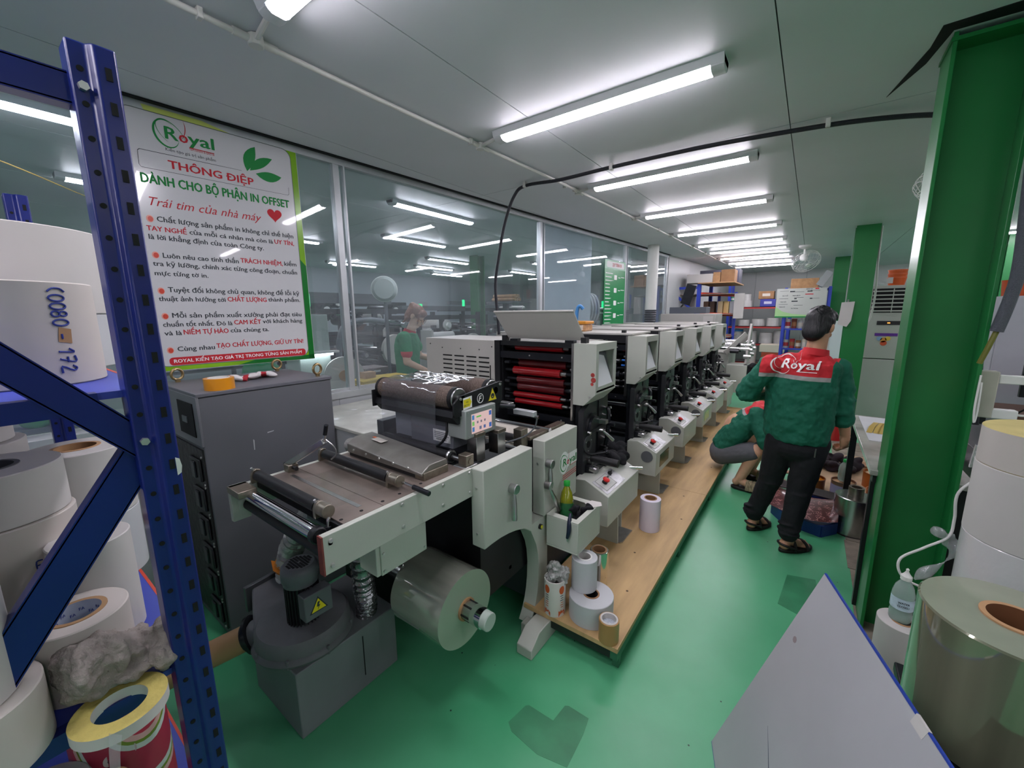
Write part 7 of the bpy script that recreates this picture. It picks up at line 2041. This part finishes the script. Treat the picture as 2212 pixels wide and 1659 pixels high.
def jm2(c, n):
    s_ = (c.x + .545) * .576 + (c.z - .36) * .817
    if s_ > .365 and 4.045 < c.y < 4.36: return 1
    if s_ > .343 and 4.045 < c.y < 4.36: return 2
    return 0
blob('work_jacket', jac2, [JG, JR, JS], cm, voxel=.008, smooth=5, matfn=jm2, disp=.024, dscale=.06, cuts=[((-.545 + .576 * .365, 4.19, .36 + .817 * .365), (.576, 0, .817)), ((-.545 + .576 * .343, 4.19, .36 + .817 * .343), (.576, 0, .817)), ((0, 4.045, 0), (0, 1, 0)), ((0, 4.36, 0), (0, 1, 0))])
def shorts(mb):
    mb.ell((-.565, 4.20, .285), (.12, .18, .10))
    for (k_, h_) in (((-.33, 4.04, .355), (-.56, 4.10, .28)), ((-.30, 4.345, .365), (-.55, 4.30, .28))):
        mb.caps(h_, k_, .105, .088)
blob('shorts', shorts, M('grey_shorts', '#5b5c60', .85, bump=.3, bs=30, var=.1, vs=8), cm, voxel=.008, smooth=3, disp=.008, dscale=.06)
PLAID = M('plaid_strap', '#8d8266', .8, var=.5, vs=40, stretch=(4, 1, 1))
for (x, y) in ((-.395, 4.04), (-.34, 4.36)):
    sole = [(x + .075 + .135 * math.cos(a), y - .02 + .055 * math.sin(a)) for a in [2 * math.pi * i / 24 for i in range(24)]]
    MB().prism(sole, 'z', 0, .026).build('slide_sole', SAND, cm, bevel=.006)
    mb = MB()
    for xx in (x + .075, x + .10, x + .125):
        mb.tube([(xx, y - .025 + .057 * math.cos(a), .02 + .062 * math.sin(a)) for a in [math.pi * i / 10 for i in range(11)]], .015, 8)
    mb.build('slide_strap', PLAID, cm)

# ---- woman behind the glass --------------------------------------------------
wo = thing('person', 'woman in green polo with red collar and glasses working behind the glass partition', 'person', (-3.32, 2.72, 0))
SKW = M('skin_fair', '#d8ab90', .5, var=.04, vs=12)
hx3 = {}
def wo_body(mb):
    hx3['m'] = head(mb, (-3.27, 2.80, 1.575), R_(-62), .55, .95)
    mb.caps((-3.33, 2.73, 1.36), (-3.285, 2.775, 1.50), .05, .046)
    mb.ell((-3.335, 2.72, 1.16), (.09, .09, .22)); mb.ell((-3.335, 2.72, .9), (.09, .09, .15))
    # near arm (hangs, forearm forward to the work), far arm
    mb.caps((-3.22, 2.60, 1.37), (-3.17, 2.575, 1.13), .043, .038); mb.caps((-3.17, 2.575, 1.13), (-3.03, 2.73, 1.025), .036, .026)
    hand(mb, (-3.03, 2.73, 1.025), (.5, .8, -.15), (0, 0, -1), .35, -1, .9)
    mb.caps((-3.42, 2.86, 1.37), (-3.40, 2.93, 1.15), .043, .038); mb.caps((-3.40, 2.93, 1.15), (-3.22, 3.05, 1.10), .036, .026)
    hand(mb, (-3.22, 3.05, 1.10), (.8, .3, -.1), (0, 0, -1), .35, 1, .9)
    for (x, y) in ((-3.36, 2.66), (-3.32, 2.80)):
        mb.caps((x, y, .85), (x, y, .45), .075, .052); mb.caps((x, y, .45), (x - .01, y, .08), .05, .035)
        mb.caps((x - .01, y, .05), (x + .13, y + .05, .035), .035, .03)
blob('body', wo_body, SKW, wo, voxel=.0065, smooth=3)
M3c, HPc = hx3['m']
HB = M('brown_hair', '#8a5a44', .5, bump=.5, bs=60, var=.2, vs=15)
def hair3(mb):
    s = .95
    mb.ell(HPc(0, -.018, .038), (.08, .096, .084), M3c)
    mb.ell(HPc(0, -.06, -.01), (.078, .055, .09), M3c)
    mb.ell(HPc(0, .055, .06), (.072, .042, .04), M3c)
    mb.ell(HPc(0, -.085, .075), (.045, .035, .04), M3c)
    for sx in (-1, 1):
        mb.caps(HPc(sx * .074, .05, .05), HPc(sx * .07, .075, -.05), .014, .008)
        mb.caps(HPc(sx * .07, -.05, -.05), HPc(sx * .05, -.075, -.12), .02, .01)
blob('hair', hair3, HB, wo, voxel=.007, smooth=2)
gl = MB()
for sx in (-1, 1):
    gl.torus(HPc(sx * .034, .104, -.003), M3c @ Vector((0, 1, 0)), .026, .0022, n=20, k=5)
    gl.tube([HPc(sx * .06, .10, 0), HPc(sx * .08, .05, .004), HPc(sx * .082, -.01, .0)], .002, 5)
gl.tube([HPc(-.01, .108, 0), HPc(.01, .108, 0)], .002, 5)
gl.build('glasses', BLACK, wo)
for sx in (-1, 1):
    MB().ell(HPc(sx * .034, .083, -.002), (.012, .006, .006), M3c).build('eye', M('eye_dark', '#1c1512', .3), wo)
MB().ell(HPc(0, .096, -.064), (.02, .005, .006), M3c).build('lips', M('lips', '#a5504c', .5), wo)
PG = M('polo_green', '#14804f', .85, bump=.2, bs=40, var=.08, vs=8)
PR = M('polo_red', '#c93a3f', .85)
def polo(mb):
    Z = Matrix.Rotation(R_(-62), 3, 'Z')
    o = Vector((-3.335, 2.72, 0))
    mb.loft([(o + Vector((0, 0, z)), a, b2, Z) for (z, a, b2) in ((.80, .16, .122), (.9, .16, .122), (1.02, .152, .115), (1.12, .152, .115), (1.22, .162, .122), (1.30, .166, .118), (1.36, .15, .1), (1.39, .11, .08))])
    mb.caps(o + Z @ Vector((-.12, 0, 1.36)), o + Z @ Vector((.12, 0, 1.36)), .058, .058)
    mb.ell(o + Vector((.02, .02, 1.39)), (.075, .07, .04), Z)
    mb.caps((-3.22, 2.60, 1.37), (-3.18, 2.585, 1.215), .06, .058)
    mb.caps((-3.42, 2.86, 1.37), (-3.405, 2.91, 1.24), .06, .058)
def pm(c, n):
    if c.z < 1.235 and ((Vector((c.x, c.y)) - Vector((-3.175, 2.58))).length < .075 and c.z > 1.14): return 1
    return 0
blob('polo_shirt', polo, [PG, PR], wo, voxel=.008, smooth=4, matfn=pm, disp=.014, dscale=.06, cuts=[((0, 0, 1.235), (0, 0, 1))])
MB().lathe([(.064, 0), (.07, .0), (.06, .045), (.055, .045)], (-3.318, 2.74, 1.395), (.25, .25, 1), 24, closed=True).build('collar', PR, wo)
def trw(mb):
    mb.ell((-3.335, 2.72, .86), (.15, .15, .10))
    for (x, y) in ((-3.36, 2.66), (-3.32, 2.80)):
        mb.caps((x, y, .82), (x, y, .45), .095, .07); mb.caps((x, y, .45), (x - .01, y, .1), .07, .055)
blob('trousers', trw, TRK, wo, voxel=.01, smooth=3)

# ================================================================== BEHIND THE GLASS
DKM = M('dark_machine', '#101215', .45, var=.2, vs=5)
def flexo(x, y, h, label, n=10, w=1.5):
    rnd = random.Random(int(abs(x * 100) + y * 10))
    t = thing('dark_press', label, 'printing press', (x, y + w / 2, 0))
    for xx in (x - .78, x - .03):
        for yy in (y, y + w * .33, y + w * .66, y + w - .08):
            MB().box(xx, yy, 0, xx + .05, yy + .08, h * rnd.uniform(.8, 1)).build('post', DKM, t)
        for z in (.3, .75, 1.2, h - .15):
            MB().box(xx, y, z, xx + .05, y + w, z + .07).build('rail', DKM, t)
    MB().box(x - .8, y, .0, x + .02, y + w, .22).build('base', DKM, t)
    MB().box(x - .7, y + .1, .3, x - .1, y + w - .1, .7).build('gear_case', DKM, t, bevel=.02)
    for i in range(n):
        z = rnd.uniform(.75, h - .05); yy = y + .1 + (w - .2) * i / (n - 1)
        r = rnd.choice((.03, .045, .06, .09))
        MB().cyl((x - .75, yy, z), (x + .05, yy, z), r, n=16).build('roller', rnd.choice((CHROME, BLACK2, PAPER, BLACK2, BLACK2, DKM)), t)
        MB().cyl((x + .05, yy, z), (x + .09, yy, z), r * .5, n=10).build('hub', rnd.choice((STEEL, BLACK2, WHITEP)), t)
    for i in range(9):
        yy = y + rnd.uniform(.05, w - .25); z = rnd.uniform(.5, h - .2)
        MB().box(x + .021, yy, z, x + .06, yy + rnd.uniform(.06, .2), z + rnd.uniform(.03, .14)).build('cover', rnd.choice((PAINT2, GREYMET, DKM, DKM, DKM, BLACK2)), t, bevel=.005)
    MB().lathe([(.04, 0), (.22, 0), (.22, .06), (.04, .06)], (x + .06, y + w * .8, h * .62), (1, 0, 0), 28, closed=True).build('label_reel', PAPER_W, t)
    MB().bar((x - .4, y, h + .04), (x - .4, y + w, h + .04), .1, .08).build('top_bar', GREYMET, t)
    MB().cyl((x - .02, y + .1, h - .05), (x - .02, y + .1, h + .1), .03, n=12).build('signal_lamp', M('green_lamp', '#1fae6a', .4, emit=1.2), t)
    return t
flexo(-5.0, 2.5, 1.75, 'dark label machine with rollers behind the woman worker', 11, 1.6)
flexo(-5.0, 4.3, 1.65, 'dark label machine next to the green column behind the glass', 11, 1.5)
flexo(-6.6, 3.2, 1.9, 'tall dark machine deep in the room behind the glass', 11, 2.2)
flexo(-6.4, 6.8, 1.8, 'long dark machine beyond the green column behind the glass', 11, 2.5)
flexo(-3.9, 8.8, 1.75, 'dark machine near the far end of the glass partition', 9, 1.4)
t = thing('packing_bench', 'pale packing bench behind the glass where the woman works', 'bench', (-3.0, 2.9, 0))
MB().box(-3.05, 1.75, .90, -2.83, 3.5, .93).build('top', M('bench_top', '#9aa6a2', .4), t, bevel=.003)
for (x, y) in ((-3.03, 1.78), (-2.86, 1.78), (-3.03, 3.46), (-2.86, 3.46)):
    MB().box(x - .015, y - .015, 0, x + .015, y + .015, .9).build('leg', GREYMET, t)
YS = M('yellow_sheet', '#c9a83c', .7)
random.seed(12)
for i in range(9):
    dx, dy = random.uniform(-.012, .012), random.uniform(-.02, .02)
    me = MB().add([(-3.04 + dx, 1.86 + dy, .931 + .015 * i), (-2.85 + dx, 1.86 + dy, .931 + .015 * i), (-2.85 + dx, 2.05 + dy, .938 + .015 * i), (-2.85 + dx, 2.34 + dy, .931 + .015 * i), (-3.04 + dx, 2.34 + dy, .931 + .015 * i), (-3.04 + dx, 2.1 + dy, .938 + .015 * i),
                    (-3.04 + dx, 1.86 + dy, .943 + .015 * i), (-2.85 + dx, 1.86 + dy, .943 + .015 * i), (-2.85 + dx, 2.05 + dy, .951 + .015 * i), (-2.85 + dx, 2.34 + dy, .943 + .015 * i), (-3.04 + dx, 2.34 + dy, .943 + .015 * i), (-3.04 + dx, 2.1 + dy, .951 + .015 * i)],
                   [(5, 4, 3, 2), (5, 2, 1, 0), (6, 7, 8, 11), (11, 8, 9, 10), (0, 1, 7, 6), (1, 2, 8, 7), (2, 3, 9, 8), (3, 4, 10, 9), (4, 5, 11, 10), (5, 0, 6, 11)])
    o_ = me.build('yellow_liner', YS)
    tag(o_, 'folded yellow liner sheet in the stack on the packing bench', 'sheet', 'yellow liners stacked on the packing bench')
tag(MB().box(-3.02, 1.95, 1.068, -2.94, 2.05, 1.12).build('small_carton', KRAFT), 'small brown carton on the yellow sheet stack', 'box')
for i in range(3):
    t = thing('brown_tray', ['lowest', 'middle', 'topmost'][i] + ' brown plastic tray of the stack behind the packing bench', 'tray', (-3.6, 2.62, .85 + .07 * i))
    MB().box(-3.75, 2.32, .85 + .075 * i, -3.50, 2.60, .915 + .075 * i).build('tray', M('tray_brown', '#5a4a46', .5), t, bevel=.008)
    MB().box(-3.501, 2.42, .87 + .075 * i, -3.498, 2.50, .89 + .075 * i).build('label', PAPER, t)
tag(MB().box(-3.8, 2.25, 0, -3.45, 2.65, .849).build('dark_stand', DKM, bevel=.01), 'dark stand carrying the brown trays', 'stand')
t = thing('label_reel', 'white label reel on a spindle behind the aluminium mullion', 'reel', (-3.4, 2.0, .8))
MB().lathe([(.03, 0), (.17, 0), (.17, .05), (.03, .05)], (-3.42, 2.05, 1.05), (1, -.5, 0), 36, closed=True).build('reel', PAPER_W, t)
MB().lathe([(.0, -.02), (.05, -.02), (.05, .07), (0, .07)], (-3.42, 2.05, 1.05), (1, -.5, 0), 24).build('hub', KRAFT, t)
MB().box(-3.5, 2.0, 0, -3.44, 2.1, 1.0).build('stand', DKM, t)
t = thing('grey_hose', 'thick grey suction hose bending down behind the glass', 'hose', (-3.7, 2.2, 0))
MB().tube([(-3.75, 2.75, 1.52), (-3.75, 2.55, 1.54), (-3.72, 2.3, 1.5), (-3.7, 2.2, 1.35), (-3.7, 2.17, 1.0), (-3.7, 2.15, .3), (-3.7, 2.15, .0)], .03, 12, smooth=6).build('hose', M('hose_grey', '#6b7075', .4), t)
t = thing('inspection_panel', 'pale upright panel with a small lit strip lamp behind the notice board', 'panel', (-3.6, 1.75, 0))
MB().box(-3.75, 1.70, .0, -3.5, 1.98, 1.60).build('upright', M('pale_panel', '#9aa59e', .5), t, bevel=.006)
MB().box(-3.49, 1.68, 1.24, -3.45, 1.98, 1.262).build('strip_lamp', M('strip_lamp', '#f4f6ff', .4, emit=6), t)
MB().box(-3.50, 1.66, 1.262, -3.42, 2.02, 1.28).build('lamp_shelf', WHITEP, t)
t = thing('pedestal_fan', 'round white pedestal fan head above the machines behind the glass', 'fan', (-4.0, 2.98, 0))
MB().lathe([(0, 0), (.135, 0), (.14, .03), (.11, .07), (0, .075)], (-4.0, 2.98, 1.88), (.75, -.6, 0), 36).build('head', M('fan_grey_white', '#a9b0ac', .5), t)
MB().torus((-3.99, 2.97, 1.88), (.75, -.6, 0), .14, .008).build('rim', WHITEP, t)
MB().cyl((-4.02, 3.0, 0), (-4.02, 3.0, 1.78), .02, n=12).build('pole', GREYMET, t)
MB().lathe([(0, 0), (.2, 0), (.18, .03), (0, .05)], (-4.02, 3.0, 0), n=24).build('base', GREYMET, t)
# discs on a rack
for i in range(4):
    t = thing('spare_reel', ['first', 'second', 'third', 'fourth'][i] + ' grey reel disc on the stand beyond the glass, counted from the blanking board', 'reel', (-3.55, 7.1 + .13 * i, 1.3))
    MB().lathe([(.03, 0), (.30, 0), (.30, .03), (.03, .03)], (-3.55, 7.1 + .13 * i, 1.66), (.55, .8, 0), 40, closed=True).build('disc', M('reel_grey', '#a6a9af', .35), t)
    MB().torus((-3.55, 7.1 + .13 * i, 1.66), (.55, .8, 0), .295, .012).build('rim', M('reel_rim', '#c9ccd1', .3), t)
t = thing('reel_stand', 'metal stand holding the row of grey reel discs', 'stand', (-3.55, 7.3, 0))
MB().cyl((-3.62, 6.98, 1.66), (-3.35, 7.7, 1.66), .025, n=12).build('spindle', STEEL, t)
MB().box(-3.60, 7.0, 0, -3.52, 7.66, 1.3).build('post', GREYMET, t)
t = thing('side_table', 'pale machine table with a white roller beside the woman worker', 'machine', (-3.9, 3.9, 0))
MB().box(-4.1, 3.3, 0, -3.5, 4.6, 1.12).build('body', PAINT2, t, bevel=.006)
MB().cyl((-3.8, 3.45, 1.32), (-3.8, 3.85, 1.32), .05, n=20).build('white_roller', PAPER, t)
MB().box(-3.9, 3.4, 1.12, -3.7, 3.43, 1.4).build('bracket', PAINT2, t)
MB().box(-3.6, 3.35, 1.12, -3.5, 3.6, 1.24).build('gauge_box', WHITEP, t, bevel=.005)
for i, (dy, dz) in enumerate(((0, 0), (.08, 0), (.16, 0), (.04, .07), (.12, .07))):
    tag(MB().cyl((-5.6, 6.95 + dy, 1.878 + dz), (-5.0, 6.95 + dy, 1.878 + dz), .036, n=16).build('kraft_tube', KRAFT), 'kraft core tube on the wall bracket by the green column behind the glass', 'tube', 'kraft tubes behind the glass')
tag(MB().box(-5.7, 6.85, 1.80, -4.9, 7.4, 1.84).build('tube_bracket', GREYMET), 'grey bracket shelf holding kraft tubes behind the glass', 'shelf')
tag(MB().box(-5.6, 7.3, 0, -5.5, 7.4, 1.82).build('tube_bracket_post', GREYMET), 'grey post under the kraft tube bracket', 'post')
t = thing('second_worker', 'person in green polo half hidden below the notice board behind the glass', 'person', (-3.35, 1.35, 0))
def w2(mb):
    mb.ell((-3.33, 1.33, 1.12), (.14, .15, .14)); mb.caps((-3.33, 1.25, 1.2), (-3.2, 1.45, 1.1), .055, .05); mb.ell((-3.33, 1.33, .95), (.14, .15, .15))
    mb.caps((-3.36, 1.28, .85), (-3.36, 1.28, .05), .08, .05); mb.caps((-3.30, 1.40, .85), (-3.30, 1.40, .05), .08, .05)
t['label'] = 'bent worker in green top half hidden behind the chiller, beyond the glass'
blob('body', w2, [PG, SKW, TRK], t, voxel=.012, smooth=3, matfn=lambda c, n: 2 if c.z < .86 else 0)
t.name = 'person'
rk3 = thing('far_storage', 'dark storage shelves deep behind the glass on the near side', 'shelf', (-5.4, .6, 0))
for z in (.5, 1.0, 1.5, 2.0):
    MB().box(-5.8, -.4, z, -5.2, 2.0, z + .03).build('shelf', GREYMET, rk3)
for (x, y) in ((-5.78, -.38), (-5.22, -.38), (-5.78, 1.98), (-5.22, 1.98)):
    MB().box(x - .02, y - .02, 0, x + .02, y + .02, 2.1).build('post', GREYMET, rk3)
tag(blob('green_cloth', lambda mb: [mb.ell((-3.1 + .02 * i, .05 + .06 * i, 1.12 + .03 * math.sin(i * 2)), (.05, .06, .05)) for i in range(6)], M('green_cloth', '#3b8a50', .9, bump=.3, bs=30), voxel=.01, smooth=2, disp=.02, dscale=.05), 'crumpled green cloth on the sill beyond the glass', 'cloth')
tag(MB().box(-3.25, -.3, 0, -3.0, .6, 1.06).build('sill_cabinet', M('sill_cab', '#5d6360', .5)), 'grey cabinet below the green cloth beyond the glass', 'cabinet')
# thin wire behind the glass
t = thing('yellow_wire', 'thin yellow wire sagging under the ceiling behind the glass', 'wire', (-3.6, .4, 2.4))
MB().tube([(-3.6, -.5, 2.63), (-3.6, .2, 2.45), (-3.7, .6, 2.33), (-3.9, .9, 2.29)], .004, 6, smooth=5).build('wire', M('wire_yellow', '#a8862a', .5), t)
MB
